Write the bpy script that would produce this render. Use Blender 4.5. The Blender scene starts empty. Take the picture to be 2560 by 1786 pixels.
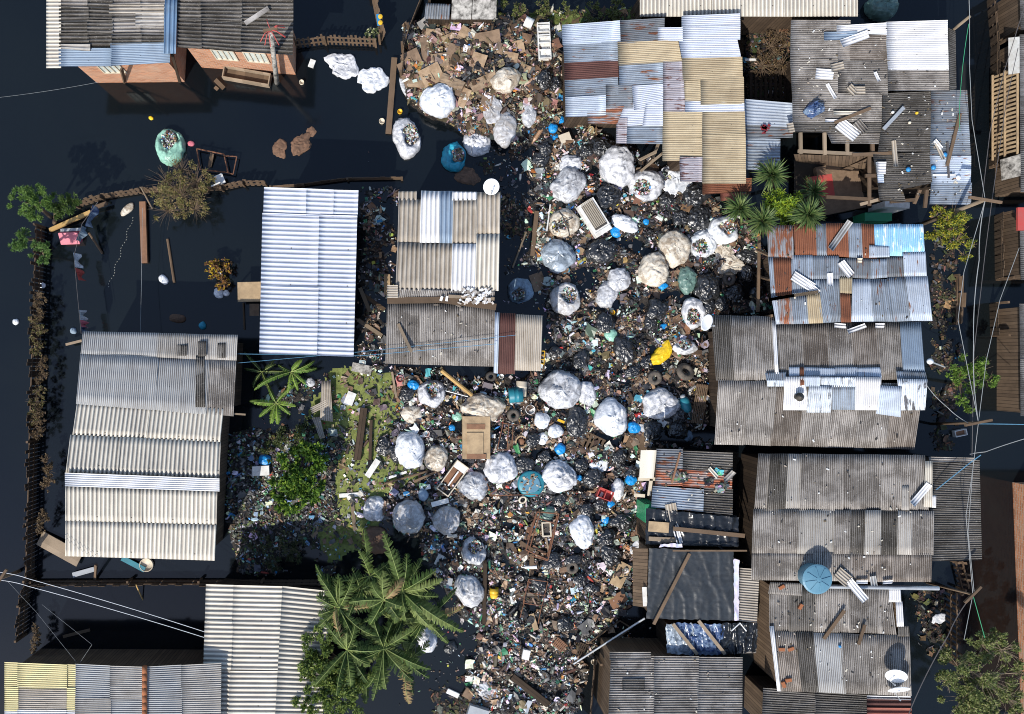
import bpy, math, random
import numpy as np
from mathutils import Vector, Matrix, noise as mn
R_=math.radians
# ---------------------------------------------------------------- camera, sky, sun
NX,NY,H,S=1050.0,900.0,33.0,60.0          # point under the camera (photo px), camera height (m), px per metre on the water
sc=bpy.context.scene
cam=bpy.data.cameras.new("camera"); camo=bpy.data.objects.new("camera",cam); sc.collection.objects.link(camo)
camo.location=(0,0,H); cam.sensor_width=36; cam.lens=36*H/(2560/S)
cam.shift_x=(1280-NX)/2560; cam.shift_y=(NY-893)/2560; cam.clip_end=2000; sc.camera=camo
SUN_EL,SDX,SDY=R_(43),-0.48,-0.88         # direction towards the sun (south-south-west)
w=bpy.data.worlds.new("World"); sc.world=w; w.use_nodes=True
nt=w.node_tree; bg=nt.nodes['Background']; sky=nt.nodes.new('ShaderNodeTexSky'); sky.sky_type='NISHITA'; sky.sun_disc=False
sky.sun_elevation=SUN_EL; sky.sun_rotation=math.atan2(SDX,SDY); sky.altitude=50
nt.links.new(sky.outputs[0],bg.inputs[0]); bg.inputs[1].default_value=0.165
sun=bpy.data.lights.new("sun",'SUN'); sun.energy=4.1; sun.angle=R_(0.5); sun.color=(1,.95,.87)
so=bpy.data.objects.new("sun",sun); sc.collection.objects.link(so)
sd=Vector((SDX,SDY,0)).normalized()*math.cos(SUN_EL)+Vector((0,0,math.sin(SUN_EL)))
so.rotation_euler=sd.to_track_quat('Z','Y').to_euler(); so.location=(0,0,30)
vs=sc.view_settings; vs.view_transform='Standard'; vs.look='None'; vs.gamma=1; vs.exposure=0.22
try: sc.cycles.filter_width=1.0
except Exception: pass
# ---------------------------------------------------------------- helpers
rnd=random.Random(7)
def U(a,b): return rnd.uniform(a,b)
def P(px,py,z=0.0):
    k=(1-z/H)/S; return Vector(((px-NX)*k,(NY-py)*k,z))
def plane(a,b,c):
    A=np.array([[a[0],a[1],1],[b[0],b[1],1],[c[0],c[1],1]],float); s=np.linalg.solve(A,np.array([a[2],b[2],c[2]],float))
    return lambda x,y:float(s[0]*x+s[1]*y+s[2])
class MB:
    def __init__(s): s.v=[];s.f=[];s.uv=[];s.c=[];s.m=[];s.col=None;s.mi=0
    def face(s,idx,uv=None):
        s.f.append(tuple(idx)); s.uv.append(uv); s.c.append(s.col); s.m.append(s.mi)
    def poly(s,pts,uv=None):
        n=len(s.v); s.v+=[tuple(p) for p in pts]; s.face(range(n,n+len(pts)),uv)
    def hexa(s,c):   # 8 corners: bottom 4 (ccw), top 4
        n=len(s.v); s.v+=[tuple(p) for p in c]
        for q in ((3,2,1,0),(4,5,6,7),(0,1,5,4),(1,2,6,5),(2,3,7,6),(3,0,4,7)):
            a,b,d,e=[Vector(c[i]) for i in q]; L=(b-a).length; W=(e-a).length
            s.face([n+i for i in q],((0,0),(L,0),(L,W),(0,W)))
    def box(s,c,size,rz=0,rx=0,ry=0):
        M=Matrix.Translation(Vector(c))@Matrix.Rotation(rz,4,'Z')@Matrix.Rotation(rx,4,'X')@Matrix.Rotation(ry,4,'Y')
        x,y,z=[k/2 for k in size]
        s.hexa([M@Vector(p) for p in ((-x,-y,-z),(x,-y,-z),(x,y,-z),(-x,y,-z),(-x,-y,z),(x,-y,z),(x,y,z),(-x,y,z))])
    def bar(s,a,b,w,t):  # box from a to b
        a=Vector(a);b=Vector(b);d=b-a;L=d.length
        if L<1e-6: return
        q=d.to_track_quat('X','Z').to_matrix()
        o=[]
        for x in (0,L):
            for y,z in ((-w/2,-t/2),(w/2,-t/2),(w/2,t/2),(-w/2,t/2)): o.append(a+q@Vector((x,y,z)))
        n=len(s.v); s.v+=[tuple(p) for p in o]
        for f_,sw in (((3,2,1,0),0),((4,5,6,7),0),((0,1,5,4),1),((1,2,6,5),1),((2,3,7,6),1),((3,0,4,7),1)):
            s.face([n+i for i in f_],((0,0),(w,0),(w,L),(0,L)) if sw else ((0,0),(w,0),(w,t),(0,t)))
    def tube(s,pts,r,n=6,r1=None,cap=True):
        pts=[Vector(p) for p in pts]; m=len(pts); n0=len(s.v)
        for i,p in enumerate(pts):
            d=(pts[min(i+1,m-1)]-pts[max(i-1,0)]).normalized()
            u=d.cross(Vector((0,0,1))); u=u.normalized() if u.length>1e-3 else Vector((1,0,0)); v=d.cross(u)
            rr=r if r1 is None else r+(r1-r)*i/(m-1)
            for k in range(n):
                a=2*math.pi*k/n; s.v.append(tuple(p+(u*math.cos(a)+v*math.sin(a))*rr))
        for i in range(m-1):
            for k in range(n):
                a=n0+i*n+k;b=n0+i*n+(k+1)%n; s.face((a,b,b+n,a+n))
        if cap: s.face([n0+k for k in range(n)][::-1]); s.face([n0+(m-1)*n+k for k in range(n)])
    def lathe(s,prof,M,n=20,sy=1.0):   # prof: (r,z) list
        n0=len(s.v)
        for r,z in prof:
            for k in range(n):
                a=2*math.pi*k/n; s.v.append(tuple(M@Vector((r*math.cos(a),r*math.sin(a)*sy,z))))
        for i in range(len(prof)-1):
            for k in range(n):
                a=n0+i*n+k;b=n0+i*n+(k+1)%n; s.face((a,b,b+n,a+n))
        if prof[0][0]>1e-4: s.face([n0+k for k in range(n)][::-1])
        if prof[-1][0]>1e-4: s.face([n0+(len(prof)-1)*n+k for k in range(n)])
    def mesh(s,name,off=Vector((0,0,0)),smooth=False):
        me=bpy.data.meshes.new(name); V=np.array(s.v,dtype=np.float64)-np.array(off)
        me.from_pydata(V.tolist(),[],s.f)
        uv=me.uv_layers.new(name='UVMap'); arr=[]
        for f,u in zip(s.f,s.uv):
            if u is None: arr+=[0.0]*(2*len(f))
            else:
                for a in u: arr+=[a[0],a[1]]
        uv.data.foreach_set('uv',arr)
        if any(c is not None for c in s.c):
            at=me.color_attributes.new('Col','FLOAT_COLOR','CORNER'); arr=[]
            for f,c in zip(s.f,s.c): arr+=list((c or (.5,.5,.5))[:3]+(1.0,))*len(f)
            at.data.foreach_set('color',arr)
        if any(s.m): me.polygons.foreach_set('material_index',s.m)
        if smooth: me.polygons.foreach_set('use_smooth',[True]*len(s.f))
        me.update(); return me
def link(name,data,mat=None,parent=None):
    o=bpy.data.objects.new(name,data); sc.collection.objects.link(o)
    if data is not None and mat is not None:
        for m in (mat if isinstance(mat,(list,tuple)) else [mat]): data.materials.append(m)
    if parent is not None: o.parent=parent
    return o
def tag(o,label=None,cat=None,group=None,kind=None):
    for k,v in (('label',label),('category',cat),('group',group),('kind',kind)):
        if v: o[k]=v
    return o
def thing(name,loc,label,cat,group=None):
    o=link(name,None); o.location=loc; o.empty_display_size=.2; return tag(o,label,cat,group)
def part(name,mb,mat,root,smooth=False,parent=None):
    return link(name,mb.mesh(name,root.location,smooth),mat,parent or root)
def solo(name,mb,mat,label,cat,group=None,smooth=False,loc=None,kind=None):
    if loc is None: loc=Vector(np.mean(np.array(mb.v),axis=0)); loc.z=min(v[2] for v in mb.v)
    o=link(name,mb.mesh(name,loc,smooth),mat); o.location=loc; return tag(o,label,cat,group,kind)
# ---------------------------------------------------------------- materials
class N:
    def __init__(s,name,rough=.7,metal=0,spec=.4):
        s.m=bpy.data.materials.new(name); s.m.use_nodes=True; s.t=s.m.node_tree; s.b=s.t.nodes['Principled BSDF']
        s.b.inputs['Roughness'].default_value=rough; s.b.inputs['Metallic'].default_value=metal; s.b.inputs['Specular IOR Level'].default_value=spec
    def n(s,t,**k):
        x=s.t.nodes.new(t)
        for a,b in k.items(): setattr(x,a,b)
        return x
    def l(s,a,b): s.t.links.new(a,b)
    def coord(s,uv=False,scale=(1,1,1),loc=None):
        tc=s.n('ShaderNodeTexCoord'); mp=s.n('ShaderNodeMapping'); mp.inputs['Scale'].default_value=scale
        s.l(tc.outputs['UV' if uv else 'Object'],mp.inputs[0])
        if loc is not None: s.l(loc,mp.inputs['Location'])
        return mp.outputs[0]
    def noise(s,co,scale,detail=3,rough=.6,dist=0):
        x=s.n('ShaderNodeTexNoise'); x.inputs['Scale'].default_value=scale; x.inputs['Detail'].default_value=detail
        x.inputs['Roughness'].default_value=rough; x.inputs['Distortion'].default_value=dist; s.l(co,x.inputs['Vector']); return x.outputs['Fac']
    def ramp(s,f,stops,interp='LINEAR'):
        x=s.n('ShaderNodeValToRGB'); r=x.color_ramp; r.interpolation=interp
        while len(r.elements)<len(stops): r.elements.new(.5)
        for e,(p,c) in zip(r.elements,stops):
            e.position=p; e.color=(c,c,c,1) if isinstance(c,(int,float)) else tuple(c)+(1,)
        s.l(f,x.inputs[0]); return x.outputs[0]
    def math(s,op,a,b=None,clamp=False):
        x=s.n('ShaderNodeMath',operation=op); x.use_clamp=clamp
        for i,v in enumerate((a,b)):
            if v is None: continue
            if isinstance(v,(int,float)): x.inputs[i].default_value=v
            else: s.l(v,x.inputs[i])
        return x.outputs[0]
    def mix(s,f,a,b,mode='MIX'):
        x=s.n('ShaderNodeMix',data_type='RGBA',blend_type=mode)
        for i,v in ((0,f),(6,a),(7,b)):
            if isinstance(v,(int,float)): x.inputs[i].default_value=v if i==0 else (v,v,v,1)
            elif isinstance(v,tuple): x.inputs[i].default_value=v+(1,)
            else: s.l(v,x.inputs[i])
        return x.outputs[2]
    def rand(s): return s.n('ShaderNodeObjectInfo').outputs['Random']
    def bump(s,h,st=.3,dist=.02):
        x=s.n('ShaderNodeBump'); x.inputs['Strength'].default_value=st; x.inputs['Distance'].default_value=dist
        s.l(h,x.inputs['Height']); s.l(x.outputs[0],s.b.inputs['Normal'])
    def col(s,c):
        if isinstance(c,tuple): s.b.inputs['Base Color'].default_value=c+(1,)
        else: s.l(c,s.b.inputs['Base Color'])
        return s.m
def plain(name,c,rough=.6,metal=0,dirt=None,amt=.35,sc_=3,spec=.4,bump=0,bs=20):
    x=N(name,rough,metal,spec); co=x.coord()
    f=x.ramp(x.noise(co,sc_,5,.65),[(.38,0),(.68,amt)])
    c2=dirt or tuple(k*.45 for k in c)
    x.col(x.mix(f,c,c2))
    if bump: x.bump(x.noise(co,bs,4,.6),bump,.03)
    return x.m
def mat_sheet(name,c,dirt,amt=.5,var=.25,metal=0,rough=.6,spk=.3,trough=.35,patch=.5,rust=None,ramt=0):
    """corrugated sheet: per-sheet tone, streaks along the ribs, troughs darkened for settled dirt and painted rib shade, lichen specks, nail heads"""
    x=N(name,rough,metal,.35); r=x.rand()
    loc=x.n('ShaderNodeCombineXYZ'); x.l(x.math('MULTIPLY',r,37.),loc.inputs[0]); x.l(x.math('MULTIPLY',r,11.),loc.inputs[1])
    uvs=x.coord(True,(1.0,.55,1),loc.outputs[0])          # uv.x = rib count, uv.y = metres along the rib
    st=x.ramp(x.noise(uvs,1.0,4,.7),[(.35,0),(.7,1)])
    ob=x.coord(False,(1,1,1),loc.outputs[0])
    big=x.ramp(x.noise(ob,.9,4,.6,.6),[(.42,0),(.66,1)])
    fine=x.noise(ob,22,3,.7)
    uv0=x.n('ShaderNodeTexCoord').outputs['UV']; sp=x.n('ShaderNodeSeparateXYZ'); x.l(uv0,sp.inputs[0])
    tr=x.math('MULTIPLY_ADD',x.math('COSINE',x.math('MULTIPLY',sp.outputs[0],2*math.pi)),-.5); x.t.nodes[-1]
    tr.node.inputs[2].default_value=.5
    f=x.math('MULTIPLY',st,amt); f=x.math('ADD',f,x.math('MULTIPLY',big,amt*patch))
    f=x.math('ADD',f,x.math('MULTIPLY',tr,min(.85,trough*1.6)),True)  # trough dirt, deepened so that rib shade is painted into the colour
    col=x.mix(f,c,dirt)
    if rust:
        rf=x.ramp(x.noise(x.coord(True,(.35,.9,1),loc.outputs[0]),1.3,5,.65,.5),[(.62-ramt*.3,0),(.68-ramt*.25,1)])
        col=x.mix(rf,col,rust)
    sk=x.ramp(fine,[(.60,0),(.72,spk)]); col=x.mix(sk,col,(.5,.48,.44))
    dk=x.ramp(fine,[(.28,spk*1.3),(.40,0)]); col=x.mix(dk,col,(.03,.027,.025))
    # nail heads
    a=x.math('PINGPONG',x.math('ADD',sp.outputs[0],.5),4.0); b=x.math('PINGPONG',sp.outputs[1],.62)
    nl=x.math('MULTIPLY',x.math('LESS_THAN',a,.16),x.math('LESS_THAN',b,.022)); col=x.mix(x.math('MULTIPLY',nl,.8),col,(.03,.025,.02))
    v=x.math('MULTIPLY_ADD',r,var*2); v.node.inputs[2].default_value=1-var
    hs=x.n('ShaderNodeHueSaturation'); x.l(col,hs.inputs['Color']); x.l(v,hs.inputs['Value']); x.col(hs.outputs[0])
    x.bump(x.noise(ob,9,4,.6),.25,.02)
    return x.m
def mat_wood(name,c1,c2,pl=.14,rough=.85,mode='u'):
    x=N(name,rough,0,.2); uv=x.coord(True); sp=x.n('ShaderNodeSeparateXYZ'); x.l(uv,sp.inputs[0])
    u=x.math('DIVIDE',sp.outputs[0],pl); fl=x.math('FLOOR',u); wn=x.n('ShaderNodeTexWhiteNoise',noise_dimensions='1D'); x.l(fl,wn.inputs['W'])
    gr=x.noise(x.coord(True,(30,2.5,1)),1,4,.7); f=x.math('ADD',x.math('MULTIPLY',wn.outputs[0],.55),x.math('MULTIPLY',gr,.5),True)
    col=x.mix(f,c1,c2); fr=x.math('FRACT',u); gap=x.math('MAXIMUM',x.math('LESS_THAN',fr,.05),x.math('GREATER_THAN',fr,.95))
    if mode=='u': col=x.mix(gap,col,(.01,.008,.006))
    st=x.ramp(x.noise(x.coord(),1.6,4,.6),[(.45,0),(.75,.6)]); col=x.mix(st,col,tuple(k*.35 for k in c1))
    hs=x.n('ShaderNodeHueSaturation'); v=x.math('MULTIPLY_ADD',x.rand(),.5); v.node.inputs[2].default_value=.75
    x.l(col,hs.inputs['Color']); x.l(v,hs.inputs['Value']); x.col(hs.outputs[0]); x.bump(gr,.4,.01); return x.m
def mat_brick(name):
    x=N(name,.9,0,.2); br=x.n('ShaderNodeTexBrick'); br.inputs['Scale'].default_value=1; br.inputs['Brick Width'].default_value=.22
    br.inputs['Row Height'].default_value=.085; br.inputs['Mortar Size'].default_value=.011; br.inputs['Color1'].default_value=(.56,.25,.13,1)
    br.inputs['Color2'].default_value=(.36,.14,.065,1); br.inputs['Mortar'].default_value=(.42,.34,.27,1); x.l(x.coord(True),br.inputs[0])
    sp=x.n('ShaderNodeSeparateXYZ'); x.l(x.coord(True),sp.inputs[0])
    nz=x.noise(x.coord(),2.2,5,.7); wet=x.math('ADD',sp.outputs[1],x.math('MULTIPLY',nz,.9)); wf=x.ramp(wet,[(.45,.8),(.85,0)])  # flood tide mark
    pl_=x.ramp(x.noise(x.coord(),.9,5,.7),[(.52,0),(.7,.35)])
    x.col(x.mix(wf,x.mix(pl_,br.outputs[0],(.5,.4,.3)),(.10,.055,.03))); x.bump(br.outputs['Fac'],-.3,.01); return x.m
def mat_attr(name,rough=.5,spec=.4,var=.25,trans=0):
    x=N(name,rough,0,spec); a=x.n('ShaderNodeAttribute',attribute_name='Col'); f=x.ramp(x.noise(x.coord(),6,3,.6),[(.4,0),(.7,var)])
    c=x.mix(f,a.outputs[0],(.04,.032,.025)); x.col(c)
    if trans:
        tr=x.n('ShaderNodeBsdfTranslucent'); x.l(c,tr.inputs[0]); mx=x.n('ShaderNodeMixShader'); mx.inputs[0].default_value=trans
        x.l(x.b.outputs[0],mx.inputs[1]); x.l(tr.outputs[0],mx.inputs[2]); x.l(mx.outputs[0],x.t.nodes['Material Output'].inputs[0])
    return x.m
def mat_bag(name,c,dirt,amt=.5,rough=.5,bump=.5,bs=6,spec=.5,alpha=1,wv=0):
    x=N(name,rough,0,spec); r=x.rand(); loc=x.n('ShaderNodeCombineXYZ'); x.l(x.math('MULTIPLY',r,53.),loc.inputs[0]); x.l(x.math('MULTIPLY',r,17.),loc.inputs[2])
    co=x.coord(False,(1,1,1),loc.outputs[0]); big=x.ramp(x.noise(co,2.3,6,.72,1.2),[(.45,0),(.58,amt)])
    mp=x.n('ShaderNodeMapping'); mp.inputs['Scale'].default_value=(1,3.2,1.6); x.l(x.n('ShaderNodeTexCoord').outputs['Object'],mp.inputs[0]); x.l(loc.outputs[0],mp.inputs['Rotation']); cs=mp.outputs[0]; sm=x.ramp(x.noise(co,13,4,.7),[(.52,0),(.72,amt*.5)])
    x.col(x.mix(sm,x.mix(big,c,dirt),tuple(k*.5 for k in dirt)))
    n1=x.noise(cs,bs*.32,3,.5,1.0); rg=x.math('ABSOLUTE',x.math('SUBTRACT',n1,.5)); n2=x.noise(cs,bs*1.1,3,.55,1.5); r2=x.math('ABSOLUTE',x.math('SUBTRACT',n2,.5))
    x.bump(x.math('ADD',rg,x.math('MULTIPLY',r2,.3)),bump*.36,.09)
    if alpha<1: x.b.inputs['Alpha'].default_value=alpha
    return x.m
M={}
GR=(.07,.06,.05)
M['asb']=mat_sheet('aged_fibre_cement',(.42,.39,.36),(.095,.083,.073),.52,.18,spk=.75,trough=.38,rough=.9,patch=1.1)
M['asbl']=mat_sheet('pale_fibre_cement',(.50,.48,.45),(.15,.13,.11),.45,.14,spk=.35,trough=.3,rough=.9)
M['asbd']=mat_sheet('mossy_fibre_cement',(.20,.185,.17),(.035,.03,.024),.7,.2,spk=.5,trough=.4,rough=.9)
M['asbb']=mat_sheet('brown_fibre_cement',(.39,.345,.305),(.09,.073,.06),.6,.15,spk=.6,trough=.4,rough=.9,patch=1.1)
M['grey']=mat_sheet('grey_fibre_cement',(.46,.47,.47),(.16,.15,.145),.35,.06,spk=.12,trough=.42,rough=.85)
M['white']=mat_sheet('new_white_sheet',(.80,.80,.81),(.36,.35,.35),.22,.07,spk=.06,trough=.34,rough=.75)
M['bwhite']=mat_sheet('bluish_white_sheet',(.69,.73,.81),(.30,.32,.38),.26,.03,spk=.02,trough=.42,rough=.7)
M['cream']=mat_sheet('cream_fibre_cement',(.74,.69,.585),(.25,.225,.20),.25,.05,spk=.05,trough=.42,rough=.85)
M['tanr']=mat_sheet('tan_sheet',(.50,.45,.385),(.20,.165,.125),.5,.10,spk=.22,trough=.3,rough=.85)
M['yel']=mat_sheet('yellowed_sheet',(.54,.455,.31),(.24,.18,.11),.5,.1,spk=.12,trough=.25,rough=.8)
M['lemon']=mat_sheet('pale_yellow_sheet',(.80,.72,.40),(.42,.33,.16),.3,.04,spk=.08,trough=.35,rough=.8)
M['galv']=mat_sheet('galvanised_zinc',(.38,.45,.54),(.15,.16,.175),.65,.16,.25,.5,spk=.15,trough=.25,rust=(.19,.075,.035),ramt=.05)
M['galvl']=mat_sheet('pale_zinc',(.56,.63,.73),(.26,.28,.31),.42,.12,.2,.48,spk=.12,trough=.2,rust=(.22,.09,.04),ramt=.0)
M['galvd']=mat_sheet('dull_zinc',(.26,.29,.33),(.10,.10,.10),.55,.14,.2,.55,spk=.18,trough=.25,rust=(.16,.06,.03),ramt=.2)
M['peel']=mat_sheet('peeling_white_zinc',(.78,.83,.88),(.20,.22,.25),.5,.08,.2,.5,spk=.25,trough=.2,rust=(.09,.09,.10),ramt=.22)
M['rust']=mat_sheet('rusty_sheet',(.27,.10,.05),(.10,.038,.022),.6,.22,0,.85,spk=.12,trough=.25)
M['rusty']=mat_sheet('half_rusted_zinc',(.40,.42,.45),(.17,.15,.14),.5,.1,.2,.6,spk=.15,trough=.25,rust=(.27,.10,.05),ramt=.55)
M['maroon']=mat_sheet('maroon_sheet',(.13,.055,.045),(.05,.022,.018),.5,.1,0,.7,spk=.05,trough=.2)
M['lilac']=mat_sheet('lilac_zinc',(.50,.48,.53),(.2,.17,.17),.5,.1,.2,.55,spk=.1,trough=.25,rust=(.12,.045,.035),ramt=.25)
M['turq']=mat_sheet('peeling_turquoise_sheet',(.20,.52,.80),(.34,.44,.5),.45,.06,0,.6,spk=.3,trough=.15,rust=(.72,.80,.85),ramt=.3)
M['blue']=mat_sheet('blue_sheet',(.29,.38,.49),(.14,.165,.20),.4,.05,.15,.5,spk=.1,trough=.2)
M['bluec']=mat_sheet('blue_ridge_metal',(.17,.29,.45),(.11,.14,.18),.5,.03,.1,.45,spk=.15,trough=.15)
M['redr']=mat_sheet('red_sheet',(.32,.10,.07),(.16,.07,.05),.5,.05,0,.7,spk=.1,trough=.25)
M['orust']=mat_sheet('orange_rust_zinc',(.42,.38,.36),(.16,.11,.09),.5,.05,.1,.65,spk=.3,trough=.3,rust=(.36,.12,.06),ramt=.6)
M['wood']=mat_wood('weathered_planks',(.20,.14,.092),(.085,.058,.04))
M['woodd']=mat_wood('dark_wet_planks',(.085,.058,.038),(.035,.024,.017))
M['woodl']=mat_wood('bleached_timber',(.36,.28,.20),(.20,.15,.10),.4,mode='n')
M['woodt']=mat_wood('brown_timber',(.20,.135,.085),(.09,.06,.04),.4,mode='n')
M['woody']=mat_wood('yellow_timber',(.58,.38,.15),(.38,.24,.09),.5,mode='n')
M['brick']=mat_brick('flooded_brickwork')
M['soil']=plain('tile_roof_clay',(.33,.12,.05),.9,dirt=(.15,.06,.03))
M['card']=plain('cardboard',(.40,.285,.18),.9,dirt=(.20,.12,.065),amt=.7,sc_=4)
M['cardd']=plain('wet_cardboard',(.23,.155,.10),.85,dirt=(.11,.072,.045),amt=.7,sc_=4)
M['ply']=plain('plywood',(.46,.33,.19),.8,dirt=(.22,.15,.09),amt=.7,sc_=2.5)
M['mdf']=plain('brown_board',(.26,.13,.07),.7,dirt=(.13,.07,.04),amt=.6,sc_=3)
M['wht']=plain('white_enamel',(.80,.80,.77),.35,dirt=(.4,.33,.25),amt=.5,sc_=4)
M['ivory']=plain('ivory_plastic',(.66,.58,.45),.5,dirt=(.35,.27,.18),amt=.4)
M['gplas']=plain('grey_plastic',(.36,.38,.40),.5)
M['blk']=plain('black_rubber',(.035,.032,.03),.75,dirt=(.12,.10,.08),amt=.6,sc_=5)
M['tyre']=plain('dusty_rubber',(.075,.065,.055),.85,dirt=(.2,.165,.13),amt=.7,sc_=6)
M['rustm']=plain('rusted_iron',(.22,.10,.055),.9,dirt=(.09,.045,.03),amt=.7,sc_=7)
M['steel']=plain('galvanised_pipe',(.55,.57,.58),.4,.5)
M['redp']=plain('red_plastic',(.48,.07,.06),.5,dirt=(.3,.12,.1))
M['tealp']=plain('teal_plastic',(.02,.20,.26),.45,dirt=(.03,.10,.12))
M['bluep']=plain('blue_plastic',(.03,.24,.52),.4)
M['yelp']=plain('yellow_plastic',(.78,.47,.03),.4)
M['grnp']=plain('green_plastic',(.04,.28,.13),.4)
M['pinkp']=plain('pink_paint',(.62,.17,.22),.6,dirt=(.35,.1,.13))
M['tank']=plain('tank_polyethylene',(.11,.25,.34),.45,dirt=(.09,.19,.26),amt=.4)
M['dish']=plain('dish_paint',(.82,.83,.84),.4,dirt=(.6,.6,.6),amt=.3)
M['glass']=plain('dusty_pane',(.62,.66,.60),.3,dirt=(.35,.38,.34),amt=.6)
M['cable']=plain('cable_grey',(.30,.31,.31),.6); M['cabled']=plain('cable_dark',(.10,.09,.09),.6); M['cableb']=plain('cable_blue',(.10,.25,.38),.5)
M['bark']=plain('bark',(.16,.11,.07),.95,dirt=(.08,.06,.04),bump=.4)
M['conc']=plain('stained_concrete',(.50,.47,.42),.9,dirt=(.04,.036,.03),amt=1.0,sc_=5)
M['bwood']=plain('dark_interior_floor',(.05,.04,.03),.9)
M['navy']=mat_bag('navy_film',(.03,.06,.16),(.3,.4,.5),.55,.25,.8,3)
M['tarp']=mat_bag('black_tarpaulin',(.03,.035,.04),(.016,.017,.018),.5,.42,.35,2.5)
M['plasb']=mat_bag('black_plastic_film',(.015,.018,.022),(.02,.02,.022),.5,.22,.9,2.2)
M['cloth']=mat_bag('lilac_cloth',(.62,.55,.66),(.5,.65,.78),.5,.8,.4,2)
M['s_white']=mat_bag('bright_white_raffia',(.82,.83,.85),(.40,.44,.49),.75,.28,.8,3)
M['s_pale']=mat_bag('pale_raffia',(.72,.72,.74),(.30,.31,.33),.8,.28,.9,3.2)
M['s_grey']=mat_bag('grey_raffia',(.58,.59,.61),(.22,.22,.23),.8,.25,.95,3.4)
M['s_cream']=mat_bag('cream_dirty_raffia',(.66,.60,.50),(.27,.20,.13),.8,.5,.9,3)
M['s_clear']=mat_bag('cloudy_film',(.60,.60,.61),(.30,.27,.24),.75,.2,.95,4,alpha=.9)
M['s_silver']=mat_bag('silvery_film',(.46,.53,.60),(.14,.17,.20),.85,.16,.8,3,alpha=.95)
M['s_pblue']=mat_bag('pale_blue_raffia',(.26,.36,.46),(.12,.15,.18),.6,.6,.4,3)
M['s_black']=mat_bag('black_bin_liner',(.014,.015,.017),(.04,.038,.036),.6,.30,1.0,5,1.0)
M['s_blue']=mat_bag('bright_blue_bag',(.01,.27,.66),(.02,.16,.38),.4,.35,.8,6)
M['s_teal']=mat_bag('teal_bag',(.03,.36,.50),(.03,.17,.24),.5,.4,.7,6)
M['s_green']=mat_bag('pale_green_bag',(.30,.56,.44),(.12,.27,.21),.5,.4,.7,4)
M['s_gg']=mat_bag('grey_green_bag',(.13,.22,.19),(.05,.09,.08),.5,.4,.7,5)
M['s_yel']=mat_bag('yellow_bag',(.86,.58,.02),(.40,.22,.02),.3,.4,.5,4)
M['s_mud']=mat_bag('muddy_cloth',(.20,.11,.065),(.07,.042,.027),.6,.8,.7,5)
M['lit']=mat_attr('mixed_litter',.45,.5,.2); M['litc']=mat_attr('mixed_cardboard_and_rubbish',.85,.25,.3)
M['leaf']=mat_attr('foliage',.55,.35,.0,.3); M['leafg']=mat_attr('glossy_foliage',.6,.18,.0,.25)
def bedmat():
    x=N('rubbish_bed',.5,0,.4); co=x.coord(); a=x.noise(co,5,6,.75,.5); b=x.noise(co,19,4,.7)
    c=x.mix(x.ramp(a,[(.38,0),(.62,1)]),(.012,.011,.011),(.045,.034,.026)); c=x.mix(x.ramp(b,[(.58,0),(.70,.55)]),c,(.12,.115,.11)); x.col(c); x.bump(b,.9,.08); return x.m
M['bed']=bedmat()
def watermat():
    x=N('flood_water',.10,0,.48); co=x.coord(); f=x.ramp(x.noise(co,.07,4,.55,.4),[(.35,0),(.65,1)])
    x.col(x.mix(f,(.0026,.0044,.0074),(.0062,.0088,.0098))); x.bump(x.noise(x.coord(False,(1,1.6,1)),1.6,3,.5),.05,.02); return x.m
M['water']=watermat()
# ---------------------------------------------------------------- the flood water
wm=MB(); wm.poly([(-400,-400,0),(400,-400,0),(400,400,0),(-400,400,0)]); tag(link('water',wm.mesh('water'),M['water']),'dark still flood water around the houses',None,None,'structure')
# ---------------------------------------------------------------- corrugated sheets and houses
def sheet_mb(quad,zf,ribs,pitch,lift=0,wob=.02,segs=5,seed=0,ampk=.20):
    """quad: TL,TR,BR,BL in photo px on the roof plane zf; ribs 'h' run left-right, 'v' run up-down; real wave geometry with a folded edge"""
    mb=MB(); q=[Vector((a,b)) for a,b in quad]
    if ribs=='v': A,B,C,D=q[0],q[1],q[2],q[3]            # across = TL->TR, along = TL->BL
    else: A,B,C,D=q[0],q[3],q[2],q[1]
    across=((B-A).length+(C-D).length)/2; along=((D-A).length+(C-B).length)/2
    nw=max(1,across/pitch); spw=8 if pitch>8 else 6
    nu=max(4,int(nw*spw)); nv=max(2,int(segs if along<260 else segs*1.6))
    amp=pitch/S*ampk; ph=seed*1.7
    for j in range(nv+1):
        t=j/nv
        for i in range(nu+1):
            s=i/nu; p=(A*(1-s)+B*s)*(1-t)+(D*(1-s)+C*s)*t
            z=zf(p.x,p.y)+lift+amp*math.cos(2*math.pi*s*nw)+wob*(.55 if pitch>8 else 1)*(mn.noise(Vector((p.x*.012+ph,p.y*.012,seed)))*2)
            mb.v.append(tuple(P(p.x,p.y,z)))
    Lm=along/S
    for j in range(nv):
        for i in range(nu):
            a=j*(nu+1)+i; u0,u1=i/nu*nw,(i+1)/nu*nw; v0,v1=j/nv*Lm,(j+1)/nv*Lm
            if ribs=='v': mb.face((a,a+nu+1,a+nu+2,a+1),((u0,v0),(u0,v1),(u1,v1),(u1,v0)))
            else: mb.face((a,a+1,a+nu+2,a+nu+1),((u0,v0),(u1,v0),(u1,v1),(u0,v1)))
    # turned-down rim gives each sheet a visible thickness
    n0=len(mb.v); ring=[i for i in range(nu+1)]+[j*(nu+1)+nu for j in range(1,nv+1)]+[nv*(nu+1)+i for i in range(nu-1,-1,-1)]+[j*(nu+1) for j in range(nv-1,0,-1)]
    for r in ring: x,y,z=mb.v[r]; mb.v.append((x,y,z-.012))
    m=len(ring)
    for k in range(m): mb.face((ring[k],ring[(k+1)%m],n0+(k+1)%m,n0+k))
    return mb
cnt=[0]
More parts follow.
